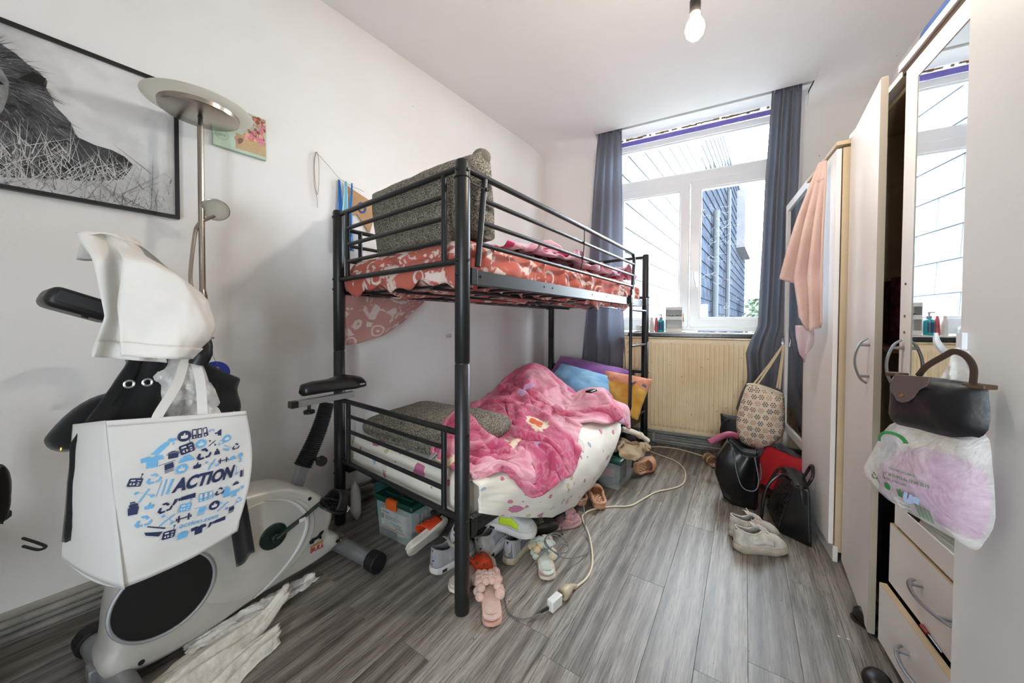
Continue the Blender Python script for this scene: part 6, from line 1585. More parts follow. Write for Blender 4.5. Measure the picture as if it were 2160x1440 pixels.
for rr in (.021, .023):
    pass
b.add([tuple(S(-.07+r*math.cos(a), -.045+r*math.sin(a))) for a in np.linspace(0, 2*PI, 25)[:-1] for r in (.0215, .0228)], [(2*i, 2*i+1, (2*i+3) % 48, (2*i+2) % 48) for i in range(24)])
b.build('lettering', mat('sage_ink', '#7f9a78', .6), cv, smooth=0)
# ------------------------------------------------------------------ twine, ribbon and bunting
tw = thing('twine', 'looped jute twine hanging from a nail on the wall', 'string', M=wallM(.585, 2.03, .003))
JT = mat('jute_twine', '#8f7a5c', .9)
b = MB(); b.cyl((0, 0, -.003), (0, 0, .012), .0022, n=8); b.build('nail', SATIN, tw)
b = MB(); b.tube(spline([(0, 0, .006), (-.010, -.05, .008), (-.008, -.15, .006), (.004, -.23, .006), (.012, -.15, .008), (.010, -.03, .010), (0, .0, .008), (-.014, -.06, .010), (-.012, -.18, .008), (.0, -.235, .006), (.006, -.30, .004)], 6), .0012, 5); b.build('loop', JT, tw)
b = MB(); b.tube(spline([(0, 0, .008), (.07, -.055, .008), (.14, -.108, .010), (.27, -.135, .012)], 6), .0011, 5); b.build('line', JT, tw)
rb = thing('ribbon', 'blue and turquoise satin ribbons hanging from the twine', 'ribbon', M=wallM(.725, 1.92, .003))
for k, (x0, w, c, L) in enumerate(((-.02, .034, '#2a6fc0', .42), (.012, .044, '#8fc9da', .44), (.048, .026, '#3a8ad6', .40))):
    b = MB(); b.grid(lambda u, v: (x0+lerp(.3, 1, min(1, v*2))*(u-.5)*w+.004*math.sin(5*v+k), -v*L, .012+.004*k+.005*math.sin(7*u+3*v+k)), 5, 18); b.build('strip', mat('satin_%d' % k, c, .35, sheen=.3), rb, solid=.0008)
bt = thing('paper_pennant', 'kraft paper pennant with a blue letter on the wall', 'bunting', M=wallM(.835, 1.85, .003))
b = MB(); b.prism([(-.075, .05), (.105, -.01), (.105, -.06), (.06, -.20), (-.02, -.10), (-.075, -.13)], .004, .006); b.build('paper', mat('kraft_paper', '#b8926a', .8, var=.1, vs=20), bt, smooth=0)
b = MB(); b.tube([(.01+.022*math.cos(a), -.055+.028*math.sin(a), .0085) for a in np.linspace(0, 2*PI, 28)[:-1]], .0065, 6, closed=True, flat=.35, up=(0, 0, 1)); b.build('letter', mat('blue_letter', '#26408c', .6), bt)
ck = thing('adhesive_clip', 'small clear plastic clip stuck on the wall under the bunk', 'wall clip', M=wallM(1.54, .998, .001))
b = MB(); b.box((0, 0, .005), (.055, .03, .008)); b.build('base', mat('pale_clip', '#c6bfb8', .4), ck, bevel=.006); b = MB(); b.box((.012, 0, .012), (.018, .014, .008)); b.build('catch', mat('pale_clip', '#c6bfb8'), ck, bevel=.003)
# ------------------------------------------------------------------ standing mirror beyond the wardrobes
sm = thing('standing_mirror', 'tall white-framed standing mirror between wardrobe and curtain', 'mirror', (.605, 2.945, 0))
YZM = Matrix(((0, 1, 0, 0), (1, 0, 0, 0), (0, 0, 1, 0), (0, 0, 0, 1)))      # rframe x -> local Y, y -> local X
b = MB(); b.rframe(-.30, .28, .33, 1.965, (.045, .045, .05, .05), -.018, .006, YZM); b.build('frame', LAM, sm, smooth=0, bevel=.002)
b = MB(); b.box((-.004, -.01, 1.1475), (.008, .50, 1.54)); b.build('mirror', MIRROR, sm, smooth=0)
for y in (-.275, .255):
    b = MB(); b.box((-.006, y, .166), (.022, .03, .33)); b.build('leg', LAM, sm, smooth=0, bevel=.002)
b = MB(); b.box((.07, -.01, .02), (.16, .03, .02)); b.build('rear_foot', LAM, sm, smooth=0)
b = MB(); b.tube([(-.03+.0*math.cos(a), .255+.018*math.cos(a), .96+.035*math.sin(a)) for a in np.linspace(0, 2*PI, 24)[:-1]], .003, 6, closed=True); b.cyl((-.018, .255, .99), (-.034, .255, .99), .004, n=8); b.build('ring_hook', SATIN, sm)

# ------------------------------------------------------------------ pink towel
def m_terry(name, c1, c2):
    t = NT(name); t.p(Base_Color=t.ramp(t.noise(t.co(), 6, 3), [(.3, c1), (.7, c2)]), Roughness=.95, Sheen_Weight=.5); t.bump(t.noise(t.co(), 170, 4, .6), .7, .005); return t.m
TER = m_terry('pink_terry', '#d0aca0', '#dfc2b6')
TWM = frame((.515, 2.19, 0), (.8, -.6, 0))
tow = thing('towel', 'pink terry towel hanging from the top of the shorter wardrobe', 'towel', M=TWM)
ZZ = [0, .1, .2, .35, .5, .65, .8, 1]
def towel(u, v):
    bz = interp([0, .22, .25, .45, .5, .62, .7, .85, 1], [1.33, 1.30, 1.17, 1.07, 1.06, 1.06, 1.065, 1.08, 1.10], u); z = lerp(1.868, bz, v)
    l = interp([.9, 1.17, 1.33, 1.49, 1.61, 1.77, 1.868], [-.085, -.10, -.130, -.094, -.063, -.018, .012], z); r = interp([.9, 1.1, 1.868], [.05, .05, .042], z)
    x = lerp(l, r, u); return (x, z, .012+.022*math.sin(3.1*2*PI*u+1.0)*sstep(0, .5, v)+.012*math.sin(7*u+2*v)*v)
b = MB(); b.grid(towel, 60, 40); b.build('cloth', TER, tow, solid=.008, smooth=80)
b = MB()
def tail(u, v):
    z = lerp(1.09, lerp(.905, 1.0, abs(u-.3)*1.3), v); x = lerp(-.075+.02*v, .008-.018*v, u); return (x, z, -.004+.014*math.sin(8*u+3*v))
b.grid(tail, 20, 16); b.build('hanging_corner', m_terry('mauve_terry', '#c4aab2', '#d2bcc0'), tow, solid=.007, smooth=80)
b = MB(); b.tube(spline([(.030, 1.80, .03), (.012, 1.792, .034), (.014, 1.782, .034), (.034, 1.79, .03)], 4), .002, 5); b.build('hanging_loop', TER, tow)

# ------------------------------------------------------------------ star-print tote
def facing(x, y):
    d = V(x, y, 0).normalized(); return frame((x, y, 0), (d.y, -d.x, 0))
STM = facing(.40, 2.85)
st = thing('tote_bag', 'cream cotton tote with printed stars hanging on the mirror', 'bag', M=STM)
CRE = mat('cream_canvas', '#e0d0b8', .85, var=.12, vs=7, bump=.15, bs=120)
OUT = [(-0.073, 0.68), (-0.012, 0.689), (0.04, 0.66), (0.115, 0.637), (0.128, 0.598), (0.133, 0.428), (0.124, 0.38), (0.108, 0.346), (0.046, 0.279), (-0.032, 0.26), (-0.091, 0.274), (-0.122, 0.317), (-0.135, 0.398), (-0.127, 0.482), (-0.104, 0.584)]
puff(OUT, .085, 9, .55, .006, 9, 1).build('body', CRE, st, smooth=75)
def stz(x, y): return puffz(OUT, .085, x, y)
rs = random.Random(4); stars = {k: MB() for k in ('navy', 'brown', 'rose')}
STAR = [(math.cos(a)*(1 if i % 2 == 0 else .42), math.sin(a)*(1 if i % 2 == 0 else .42)) for i, a in enumerate(np.linspace(PI/2, 2.5*PI, 11)[:-1])]
k = 0
for r in range(10):
    for c in range(7):
        cx, cy = -.12+c*.042+(r % 2)*.021, .28+r*.042; col = ('rose', 'navy', 'brown')[k % 3]; k += 1; cx += rs.uniform(-.004, .004)
        for q in range(7):
            a = q*2*PI/6; x, y = (cx, cy) if q == 6 else (cx+.0125*math.cos(a), cy+.0125*math.sin(a))
            z = stz(x, y)
            if z is None: continue
            stars[col].add([(x+px*.006, y+py*.006, z+.0095) for px, py in STAR], [tuple(range(10))])
for nm, cc in (('navy', '#23264a'), ('brown', '#6a3427'), ('rose', '#c08878')): 
    o_ = stars[nm].build(nm+'_stars', mat('star_'+nm, cc, .8), st, smooth=0); o_['kind'] = 'stuff'
b = MB(); rim = spline([(-.075, .684, .0), (-.02, .692, .045), (.05, .664, .05), (.115, .642, .0), (.06, .66, -.04), (-.02, .685, -.04)], 4, True); b.tube(rim, .006, 6, closed=True); b.build('gathered_rim', CRE, st)
for a, zz in ((-.050, .03), (-.028, .045), (.100, .02), (.088, -.02)):
    b = MB(); b.tube([(a, .675, zz), (lerp(a, .118, .55), .83, zz*.5), (.118, .965, -.02)], .006, 6, flat=.3, up=(0, 0, 1)); b.build('strap', mat('cream_strap', '#c9b594', .8), st)

# ------------------------------------------------------------------ black tote on the floor
BLE = mat('black_leather', '#0d0d0e', .33, bump=.08, bs=60); REDL = mat('crimson_lining', '#7d1020', .7)
bt_ = thing('tote_bag', 'black leather tote slouching on the floor under the star tote', 'bag', M=facing(.30, 2.52))
def btf(u, v):
    L = interp([0, .3, .6, 1], [-.100, -.155, -.165, -.120], v); R = interp([0, 1], [.045, .035], v)
    z = lerp(lerp(.378, .322, sstep(0, .6, u)), lerp(.03, .0, sstep(0, .35, u)), v); x = lerp(L, R, u)
    return (x, z, .05+.035*math.sin(PI*u*.9+.2)*math.sin(PI*min(1, v+.15))+.006*math.sin(11*u+3*v)*(1-v))
b = MB(); b.grid(btf, 30, 24); b.build('front_panel', BLE, bt_, solid=.004, smooth=70)
b = MB(); b.grid(lambda u, v: tuple(V(*btf(u, v)[:2], -.075+.02*math.sin(PI*v))), 20, 16); b.build('rear_panel', BLE, bt_, solid=.004, smooth=70)
for e in (0, 1):
    b = MB(); b.grid(lambda u, v: tuple(lerp(V(*btf(e, v)), V(*btf(e, v)[:2], -.075+.02*math.sin(PI*v)), u)+V((-.01 if e == 0 else .012)*math.sin(PI*u), 0, 0)), 10, 20); b.build('gusset', BLE if e == 0 else mat('black_red_edge', '#160a0c', .4), bt_, solid=.003, smooth=70)
b = MB(); b.grid(lambda u, v: tuple(lerp(V(*btf(u, 1)), V(btf(u, 1)[0], btf(u, 1)[1], -.075), v)), 20, 6); b.build('base', BLE, bt_, solid=.004)
for z, a, c in ((.07, -.07, .02), (-.06, -.06, .035)):
    b = MB(); b.tube(spline([(a, .33, z), (a+.005, .26, z+.02), (a+.04, .15, z+.045), (c+.01, .14, z+.045), (c+.03, .2, z+.03), (c+.01, .32, z)], 6), .0045, 6, flat=.5); b.build('strap', BLE, bt_)

# ------------------------------------------------------------------ crocodile-embossed handbag
CRK = NT('crocodile_embossed'); _v = CRK.n('TexVoronoi', feature='DISTANCE_TO_EDGE'); CRK.put(_v, 'Vector', CRK.co(scale=(1, 1, 1.8))); _v.inputs['Scale'].default_value = 45
CRK.p(Base_Color=CRK.ramp(_v.outputs[0], [(.0, '#2a2a2b'), (.12, '#0c0c0d')]), Roughness=.25); CRK.bump(CRK.ramp(_v.outputs[0], [(0, '#000000'), (.15, '#ffffff')]), .8, .004); CRK = CRK.m
hb = thing('handbag', 'black crocodile-embossed handbag standing behind the white sneakers', 'bag', (.46, 2.33, 0), 0)
# base corners (world xy): near-left, near-right, far-right, far-left
BB = [V(.405, 2.262), V(.522, 2.180), V(.56, 2.50), V(.40, 2.56)]; TT = [V(.462, 2.245), V(.517, 2.215), V(.545, 2.46), V(.47, 2.52)]
BBl = [V(p.x-.46, p.y-2.33, .006) for p in BB]; TTl = [V(p.x-.46, p.y-2.33, .27) for p in TT]
def face(i, j, bulge, m, nm):
    n = (BBl[j]-BBl[i]).cross(V(0, 0, 1)).normalized()
    def f(u, v): return tuple(lerp(lerp(BBl[i], BBl[j], u), lerp(TTl[i], TTl[j], u), v)+n*bulge*math.sin(PI*u)*math.sin(PI*(v*.9+.05)))
    b = MB(); b.grid(f, 14, 14); return b.build(nm, m, hb, solid=.004, smooth=70)
face(3, 0, .012, CRK, 'front_panel'); face(0, 1, .006, BLE, 'side_panel'); face(1, 2, .012, BLE, 'rear_panel'); face(2, 3, .006, BLE, 'side_panel')
b = MB(); b.add([tuple(p) for p in BBl], [(3, 2, 1, 0)]); b.build('base', BLE, hb, solid=.004)
b = MB(); b.grid(lambda u, v: tuple(lerp(lerp(TTl[0], TTl[1], u), lerp(TTl[3], TTl[2], u), v)+V(0, 0, .012*math.sin(PI*u)-.004)), 8, 12); b.build('zip_top', BLE, hb, smooth=70)
for i, j in ((0, 3), (1, 2)):
    p, q = lerp(TTl[i], TTl[j], .25), lerp(TTl[i], TTl[j], .75)
    if i == 0: path = [p, p+V(-.05, -.03, .03), p+V(-.11, -.04, -.05), p+V(-.13, -.04, -.20), p+V(-.135, -.03, -.262), q+V(-.115, -.04, -.262), q+V(-.10, -.02, -.15), q+V(-.04, -.01, .0), q]
    else: path = [p, p+V(.02, .0, .05), lerp(p, q, .5)+V(.025, 0, .085), q+V(.02, 0, .05), q]
    b = MB(); b.tube(spline(path, 5), .0075, 8); b.build('handle', BLE, hb)
b = MB(); c0 = lerp(TTl[0], TTl[3], .18)+V(-.014, -.004, -.07)
b.tube([c0+V(0, .010, .018), c0+V(0, -.010, .018), c0+V(0, -.013, -.012), c0+V(0, .013, -.012)], .0022, 6, closed=True); b.build('buckle', mat('gold_buckle', '#b08a4a', .3, 1.0), hb)
b = MB(); b.tube(spline([lerp(TTl[0], TTl[1], .5)+V(0, 0, .01), lerp(TTl[0], TTl[1], .5)+V(.002, -.02, -.02), lerp(TTl[0], TTl[1], .55)+V(.004, -.026, -.075)], 4), .010, 6, flat=.35); b.build('side_tab', BLE, hb)

# ------------------------------------------------------------------ heap under the mirror
def lump(name, label, cat, loc, r, m, seed, amp=.25, sc=3, M=None, group=None, part='cloth', flat=0):
    o = thing(name, label, cat, loc, group=group); b = MB()
    def f(u, w):
        d = V(math.cos(2*PI*u)*math.sin(PI*w), math.sin(2*PI*u)*math.sin(PI*w), -math.cos(PI*w)); k = 1+amp*fbm(d.x*1.3+seed, d.y*1.3, d.z*1.3+seed, sc*.5, 4)
        p = V(d.x*r[0]*k, d.y*r[1]*k, r[2]+d.z*r[2]*k); p.z = max(.002, p.z); return tuple(p)
    b.grid(f, 40, 24, wu=True); b.build(part, m, o, smooth=70); return o
lump('blanket', 'dark plum blanket heaped under the standing mirror', 'blanket', (.50, 2.95, 0), (.15, .20, .135), mat('plum_velvet', '#3a2f3c', .9, var=.3, vs=10, sheen=.3, bump=.4, bs=12, bd=.02), 1, .22)
lump('blanket', 'black and magenta striped blanket behind the mirror frame', 'blanket', (.76, 2.93, 0), (.09, .22, .19), NT('x').m if False else mat('magenta_black_cloth', '#3d1a34', .95, var=.9, vs=14), 5, .2)
rbg = thing('red_bag', 'bright red fabric bag leaning behind the black handbags', 'bag', M=frame((.47, 2.70, 0), (.55, -.83, 0), (.35, .1, .9)))
pillow_body(.30, .30, .09, wr=.008, seed=2).build('body', mat('red_cotton', '#b3141f', .75, var=.15, vs=8), rbg, smooth=70)
rbg.location = (.475, 2.70, .155)
b = MB(); b.box((.06, -.11, .045), (.20, .03, .01)); b.build('dark_band', BLE, rbg, bevel=.004)
pt = thing('foam_tube', 'pink foam tube sticking out behind the black tote', 'tube', (.15, 2.9, 0))
b = MB(); pth = spline([(-.030, 0, .245), (.0, .0, .268), (.045, .0, .300), (.085, .01, .312), (.13, .03, .30)], 5); b.tube(pth, .022, 12); b.build('tube', mat('pink_vinyl', '#b9607c', .5, var=.1), pt)
b = MB(); b.tube([(-.036, 0, .240), (-.028, 0, .248)], [.026, .0235], 12); b.build('flange', mat('pink_vinyl', '#b9607c'), pt)
bp = thing('backpack', 'black backpack standing behind the star tote', 'bag', (.30, 3.02, 0))
pillow_body(.26, .42, .16, wr=.008, seed=7).build('body', mat('black_nylon', '#101113', .7, var=.2), bp, smooth=70)
bp.rotation_euler = (PI/2, 0, .1); bp.location = (.31, 3.04, .22)
b = MB(); b.tube(spline([(-.08, .18, .06), (-.125, .16, .09), (-.14, .10, .10), (-.12, .04, .10), (-.07, .02, .08)], 5), .010, 6, flat=.6); b.build('carry_loop', mat('black_webbing', '#0f1011', .8), bp)

# ------------------------------------------------------------------ bags on the cabinet hook
PM_ = frame((.37, .955, 0), (.35, -.937, 0))
pch = thing('handbag', 'small black nylon pouch with brown leather flap on the hook', 'bag', M=PM_)
NYL = mat('black_nylon_shiny', '#0c0d10', .42, bump=.25, bs=25, bd=.006); BRL = mat('brown_leather', '#54402f', .5, var=.2, vs=30); DBR = mat('taupe_leather', '#5b4c48', .5, var=.12, vs=30)
fl_ = lambda L: [(-x, y) for x, y in L]
POU = fl_([(0.032, 0.987), (-0.001, 0.994), (-0.054, 0.997), (-0.092, 0.997), (-0.12, 0.996), (-0.126, 0.977), (-0.127, 0.926), (-0.102, 0.901), (-0.065, 0.896), (-0.017, 0.895), (0.031, 0.896), (0.033, 0.944)])
puff(POU, .026, 7, .5, .003, 20, 3).build('body', NYL, pch, smooth=70)
FLP = fl_([(-0.003, 0.996), (-0.068, 1.0), (-0.062, 0.984), (-0.048, 0.974), (-0.04, 0.959), (-0.03, 0.949), (-0.018, 0.944), (-0.007, 0.946), (-0.002, 0.955), (0.007, 0.962), (0.006, 0.974)])
b = MB(); b.prism(FLP, .0245, .0275, None); b.build('flap', DBR, pch, smooth=30, bevel=.001)
b = MB(); b.lathe([(.0045, 0), (.0042, .002), (.002, .003), (0, .0032)], 12, Matrix.Translation((.019, .959, .0275))); b.build('snap', mat('brass_snap', '#c9a070', .25, 1.0), pch)
for a, c in ((-.036, -.008), (.100, .131)):
    b = MB(); b.prism([(a, .988), (c, .990), (c, .9975), (a, .9965)], -.008, .012); b.build('leather_tab', BRL, pch, bevel=.002)
HND = [(-x, y, .012) for x, y in [(-0.03, 0.997), (-0.045, 1.017), (-0.073, 1.038), (-0.088, 1.047), (-0.105, 1.041), (-0.116, 1.023), (-0.116, .997)]]
b = MB(); b.tube(spline(HND, 5), .0055, 6, flat=.45); b.build('handle', mat('dark_brown_leather', '#3b2b22', .45), pch)
FILM3 = m_film('frosted_carrier_film', '#efedea', .38, .4)
cbag = thing('plastic_bag', 'translucent recyclable carrier bag with green print under the black pouch', 'bag', M=frame((.375, .96, 0), (.35, -.937, 0)))
PLO = fl_([(0.095, 0.782), (0.058, 0.858), (0.031, 0.893), (-0.013, 0.895), (-0.065, 0.902), (-0.119, 0.918), (-0.13, 0.874), (-0.136, 0.79), (-0.123, 0.742), (-0.11, 0.721), (-0.085, 0.722), (-0.049, 0.723), (0.027, 0.73), (0.091, 0.759)])
puff(PLO, .034, 8, .5, .007, 14, 5).build('film', FILM3, cbag, smooth=50)
puff([(.05, .735), (.118, .745), (.125, .85), (.06, .865), (.0, .85), (-.06, .785), (-.055, .75)], .026, 5, .6, .002, 14).build('pink_packet', mat('pink_packaging', '#b066a0', .5, var=.1, vs=10), cbag, smooth=70)
GRN = mat('green_print', '#2f7a3c', .6); S = lambda x, y: V(x, y, (puffz(PLO, .034, x, y) or 0)+.0065)
b = MB()
put_text(b, '100 % RECYCLABLE', .05, S, .030, .815, rot=.12, bold=.02); put_text(b, 'N° 2015-992 du 17.08.2015', .085, S, .036, .804, rot=.12, bold=.02); put_text(b, 'DANS LA NATURE', .05, S, .016, .791, rot=.12, bold=.02)
put_text(b, 'Eviter tout risque', .036, S, .022, .751, rot=.14, bold=.01); put_text(b, 'enfants.', .018, S, .030, .744, rot=.14, bold=.01)
b.add([tuple(S(.0+.03*math.cos(a)*k_, .862+.016*math.sin(a)*k_)) for a in np.linspace(.4, 3.6, 16) for k_ in (1.2, .85)], [(2*i, 2*i+1, 2*i+3, 2*i+2) for i in range(15)])
for q in ICO['recyc']: put_poly(b, q, S, -.030, .782, .016, .2)
for q in ([(-.3, -.5), (.3, -.5), (.36, .3), (-.36, .3)], circ(.16, 10, .1, .55), rectp(-.5, .34, .1, .42)): put_poly(b, q, S, .026, .772, .013)
put_poly(b, circ(.5, 16), S, .0, .774, .014)
for k in range(11): put_poly(b, rectp(0, -.5, .04 if k % 3 else .07, .5), S, .054+k*.0024, .756, .022, .1)
b.build('green_print', GRN, cbag, smooth=0)
b = MB(); put_text(b, 'us', .03, lambda x, y: V(x, y, .0395), .050, .772, bold=.06, shear=.2); b.build('packet_lettering', mat('pale_blue_print', '#9fb9d6', .5), cbag, smooth=0)
b = MB(); b.grid(lambda u, v: (lerp(lerp(.040, .090, u), lerp(.070, .082, u), v), lerp(.93, 1.05, v), -.004+.012*math.sin(9*u+4*v)), 12, 14); b.build('gathered_top', FILM3, cbag, smooth=60, solid=.001)

# ------------------------------------------------------------------ on top of the near wardrobe
gb = thing('board_game_box', 'flat colourful game box lying on the mirrored wardrobe', 'box', (.80, 1.42, 1.928))
b = MB(); b.box((0, 0, .022), (.36, .40, .044)); b.build('box', NT('y').m if False else mat('colourful_card', '#c0474a', .5, var=.85, vs=16), gb, bevel=.002)
bf = thing('ring_binder', 'dark blue binder lying on the game box', 'binder', (.78, 1.45, 1.973))
b = MB(); b.box((0, 0, .003), (.28, .32, .004)); b.box((0, 0, .067), (.28, .32, .004)); b.build('cover', mat('navy_board', '#1d2a5e', .4), bf, bevel=.001)
b = MB(); b.grid(lambda u, v: (-.14-.012*math.sin(PI*v), lerp(-.16, .16, u), lerp(.001, .069, v)), 4, 10); b.build('spine', mat('blue_spine', '#3b5c9e', .4), bf, solid=.003)
b = MB(); b.box((.01, 0, .035), (.25, .30, .05)); b.build('pages', mat('dark_paper', '#20222e', .9), bf)
tk = thing('black_shoe', 'black shoe tip poking out beneath the middle wardrobe', 'shoe', (.575, 1.70, 0), .5)
b = MB(); b.ell((0, 0, .028), (.035, .055, .028), 16); b.build('upper', BLE, tk); sole_mesh(.10, .07, 0, .01, M=Matrix.Translation((0, -.05, 0))).build('sole', BRB, tk)
tk2 = thing('black_shoe', 'black shoe toe at the foot of the drawers', 'shoe', (.50, 1.42, 0), -.4)
b = MB(); b.ell((0, 0, .022), (.035, .05, .024), 16); b.build('upper', BLE, tk2); sole_mesh(.10, .07, 0, .01, M=Matrix.Translation((0, -.05, 0))).build('sole', BRB, tk2)
sd = thing('screwdriver', 'red-handled screwdriver stuck in the drawer gap', 'screwdriver', (.575, 1.355, .247))
b = MB(); b.tube([(0, .03, .004), (0, .0, .004)], [.005, .0045], 8); b.build('handle', mat('red_handle', '#a8322a', .4), sd); b = MB(); b.tube([(0, .0, .004), (0, -.06, .003)], .0015, 6); b.build('blade', SATIN, sd)

# ------------------------------------------------------------------ window sill things
SZ = 1.0235
og = thing('desk_organizer', 'small white plastic shelf organiser on the window sill', 'organizer', (-.165, 3.50, SZ))
WPL = mat('white_plastic', '#dcdbd9', .4); b = MB()
for z in (.006, .115, .225): b.box((0, 0, z), (.135, .10, .006))
for z in (.02, .127): b.box((0, -.049, z), (.135, .003, .03))
b.box((-.0665, 0, .115), (.003, .10, .225)); b.box((.0665, 0, .115), (.003, .10, .225)); b.box((0, .048, .115), (.13, .003, .22)); b.box((0, -.049, .213), (.135, .003, .026)); b.build('body', WPL, og, smooth=0, bevel=.001)
b = MB(); b.box((.01, -.01, .0015), (.19, .13, .003)); b.build('tray', mat('pale_tray', '#d5d3c8', .5), og)
for k, (x, c) in enumerate(((-.045, '#3a5f8f'), (-.02, '#2c4a78'), (.01, '#8a6f52'), (.03, '#40413c'), (.045, '#9a8a5f'))):
    b = MB(); b.tube(spline([(x-.014, -.035, .124), (x, -.04, .146), (x+.012, -.03, .15), (x+.018, -.045, .128)], 4), .003, 6); b.build('hair_clip', mat('clip_%d' % k, c, .4, .3), og)
b = MB(); b.tube([(.078, -.02+.0*math.cos(a), .12) if False else (.072+.004, -.02+.03*math.cos(a), .13+.034*math.sin(a)) for a in np.linspace(0, 2*PI, 20)[:-1]], .004, 6, closed=True); b.build('bangle', mat('bronze_bangle', '#7a5c36', .35, .8), og)
b = MB(); b.ell((.02, -.02, .016), (.008, .008, .007), 10); b.build('bead', mat('red_bead', '#b04a48', .4), og)
pb = thing('pump_bottle', 'turquoise soap pump bottle on the window sill', 'bottle', (-.272, 3.47, SZ))
b = MB(); b.lathe([(.024, 0), (.027, .004), (.027, .098), (.022, .108), (.011, .114), (.011, .122)], 20); b.build('body', mat('turquoise_plastic', '#2f9fae', .3), pb)
b = MB(); b.lathe([(.013, .118), (.013, .134), (.005, .136), (.005, .155), (.008, .156), (.008, .162)], 14); b.box((-.014, 0, .159), (.028, .008, .006)); b.build('pump', mat('grey_pump', '#8f9399', .4), pb)
b = MB(); b.grid(lambda u, v: (.0276*math.cos(lerp(-2.3, -.9, u)), .0276*math.sin(lerp(-2.3, -.9, u)), lerp(.02, .09, v)), 10, 4); b.build('label', mat('navy_label', '#24536e', .4, var=.6, vs=70), pb)
tb = thing('cream_tube', 'red and white cream tube standing beside the turquoise bottle', 'tube', (-.312, 3.475, SZ))
b = MB(); b.lathe([(.013, 0), (.015, .004), (.017, .03), (.013, .10), (.006, .135)], 14); b.build('body', mat('red_white_tube', '#c9525c', .35, var=.5, vs=22), tb)
tb2 = thing('cream_tube', 'white bottle with orange label behind the bed post', 'bottle', (-.352, 3.485, SZ))
b = MB(); b.lathe([(.018, 0), (.02, .004), (.02, .10), (.012, .112), (.012, .135)], 14); b.build('body', mat('white_bottle', '#d9d5cf', .35, var=.1, vs=22), tb2)
bw_ = thing('glass_bowl', 'glass bowl of potpourri on a dark dish on the sill', 'bowl', (-.455, 3.475, SZ))
b = MB(); b.lathe([(.02, .006), (.038, .016), (.043, .038), (.038, .060), (.034, .064)], 24, cap=False); b.build('bowl', m_film('clear_bowl_glass', '#d9dcdc', .25, .05), bw_, solid=.002)
b = MB(); b.lathe([(.045, 0), (.05, .003), (.045, .006)], 24); b.build('dish', mat('black_dish', '#1c1d20', .3), bw_)
rs = random.Random(3)
for k in range(26):
    a = rs.random()*6.28; q = rs.random()**.5*.028; z = .014+rs.random()*.045
    b = MB(); b.ell((math.cos(a)*q, math.sin(a)*q, z), (.008, .006, .004), 8, m=5); b.build('petal', mat('petal_%d' % (k % 3), ('#a8876b', '#8a5f52', '#c9b7a5')[k % 3], .8), bw_)
# ------------------------------------------------------------------ storage boxes
CLR = m_film('clear_box_plastic', '#c9d2d0', .22, .12); GLID = mat('dark_green_lid', '#0f3a30', .4); OCLIP = mat('orange_clip', '#d05a1c', .4)
def storage(label, M, w, d, h, fill=0, tint=None, clips=True):
    o = thing('storage_box', label, 'storage box', M=M, group='clear storage boxes under the bed'); b = MB()
    k = .92
    B = [(-w/2*k, -d/2*k), (w/2*k, -d/2*k), (w/2*k, d/2*k), (-w/2*k, d/2*k)]; T = [(-w/2, -d/2), (w/2, -d/2), (w/2, d/2), (-w/2, d/2)]
    vs = [(x, y, .004) for x, y in B]+[(x, y, h) for x, y in T]
    b.add(vs, [(3, 2, 1, 0), (0, 1, 5, 4), (1, 2, 6, 5), (2, 3, 7, 6), (3, 0, 4, 7)]); b.build('tub', tint or CLR, o, smooth=0, bevel=.006, solid=.002)
    b = MB(); b.box((0, 0, h+.006), (w+.022, d+.022, .03)); b.build('lid', GLID, o, bevel=.010, bseg=3)
    b = MB(); b.box((0, 0, h+.023), (w-.06, d-.06, .008)); b.build('lid_panel', GLID, o, bevel=.004)
    if clips:
        for s in (-1, 1):
            b = MB(); b.box((0, s*(d/2+.013), h-.004), (.075, .010, .042)); b.box((0, s*(d/2+.006), h+.020), (.070, .018, .006)); b.build('clip', OCLIP, o, bevel=.004)
    return o
def content(o, name, c, s, m, rz=0, bevel=.003):
    b = MB(); b.box(c, s, None, rz); return b.build(name, m, o, smooth=30, bevel=bevel)
PAP = mat('printed_carton', '#c4bfb8', .7, var=.08); TEAL = mat('teal_pack', '#3f8f8a', .6, var=.3, vs=20)
bm1 = BM @ Matrix.Translation((-.585, .215, 0)) @ Matrix.Rotation(.10, 4, 'Z')
s1 = storage('clear storage box of medicines with green lid and orange clip', bm1, .26, .27, .195)
c = content(s1, 'medicine_carton', (-.02, -.095, .09), (.19, .05, .10), PAP)
b = MB(); S = lambda x, z: V(-.02+x, -.1205, .09+z); [put_poly(b, rectp(x0_, z_, x1_, z_+h_), S) for x0_, x1_, z_, h_ in ((-.085, -.03, .034, .005), (-.06, .05, .018, .003), (-.06, .06, .011, .003), (-.06, .03, .004, .003), (-.02, .06, -.012, .004), (.0, .06, -.020, .004), (.02, .07, -.030, .006))]
b.add([tuple(S(x, z)) for x, z in rectp(-.09, .0, -.07, .025)], [(0, 1, 2, 3)]); b.build('carton_print', mat('ink_blue', '#3d4a66', .7), c, smooth=0)
b = MB(); b.add([tuple(S(x, z)) for x, z in rectp(-.09, -.045, .09, -.037)], [(0, 1, 2, 3)]); b.build('carton_stripe', mat('ink_orange', '#b9733d', .7), c, smooth=0)
content(s1, 'teal_pack', (.055, -.03, .12), (.09, .12, .06), TEAL, .3)
for k in range(6):
    content(s1, 'blister_pack', (.09+.002*k, -.08+k*.028, .10), (.05, .006, .09), mat('blister_foil', '#a58f8f', .3, .4), .1)
b = MB(); b.cyl((-.01, -.09, .025), (.05, -.07, .025), .02, n=14); b.build('white_jar', WPL, s1)
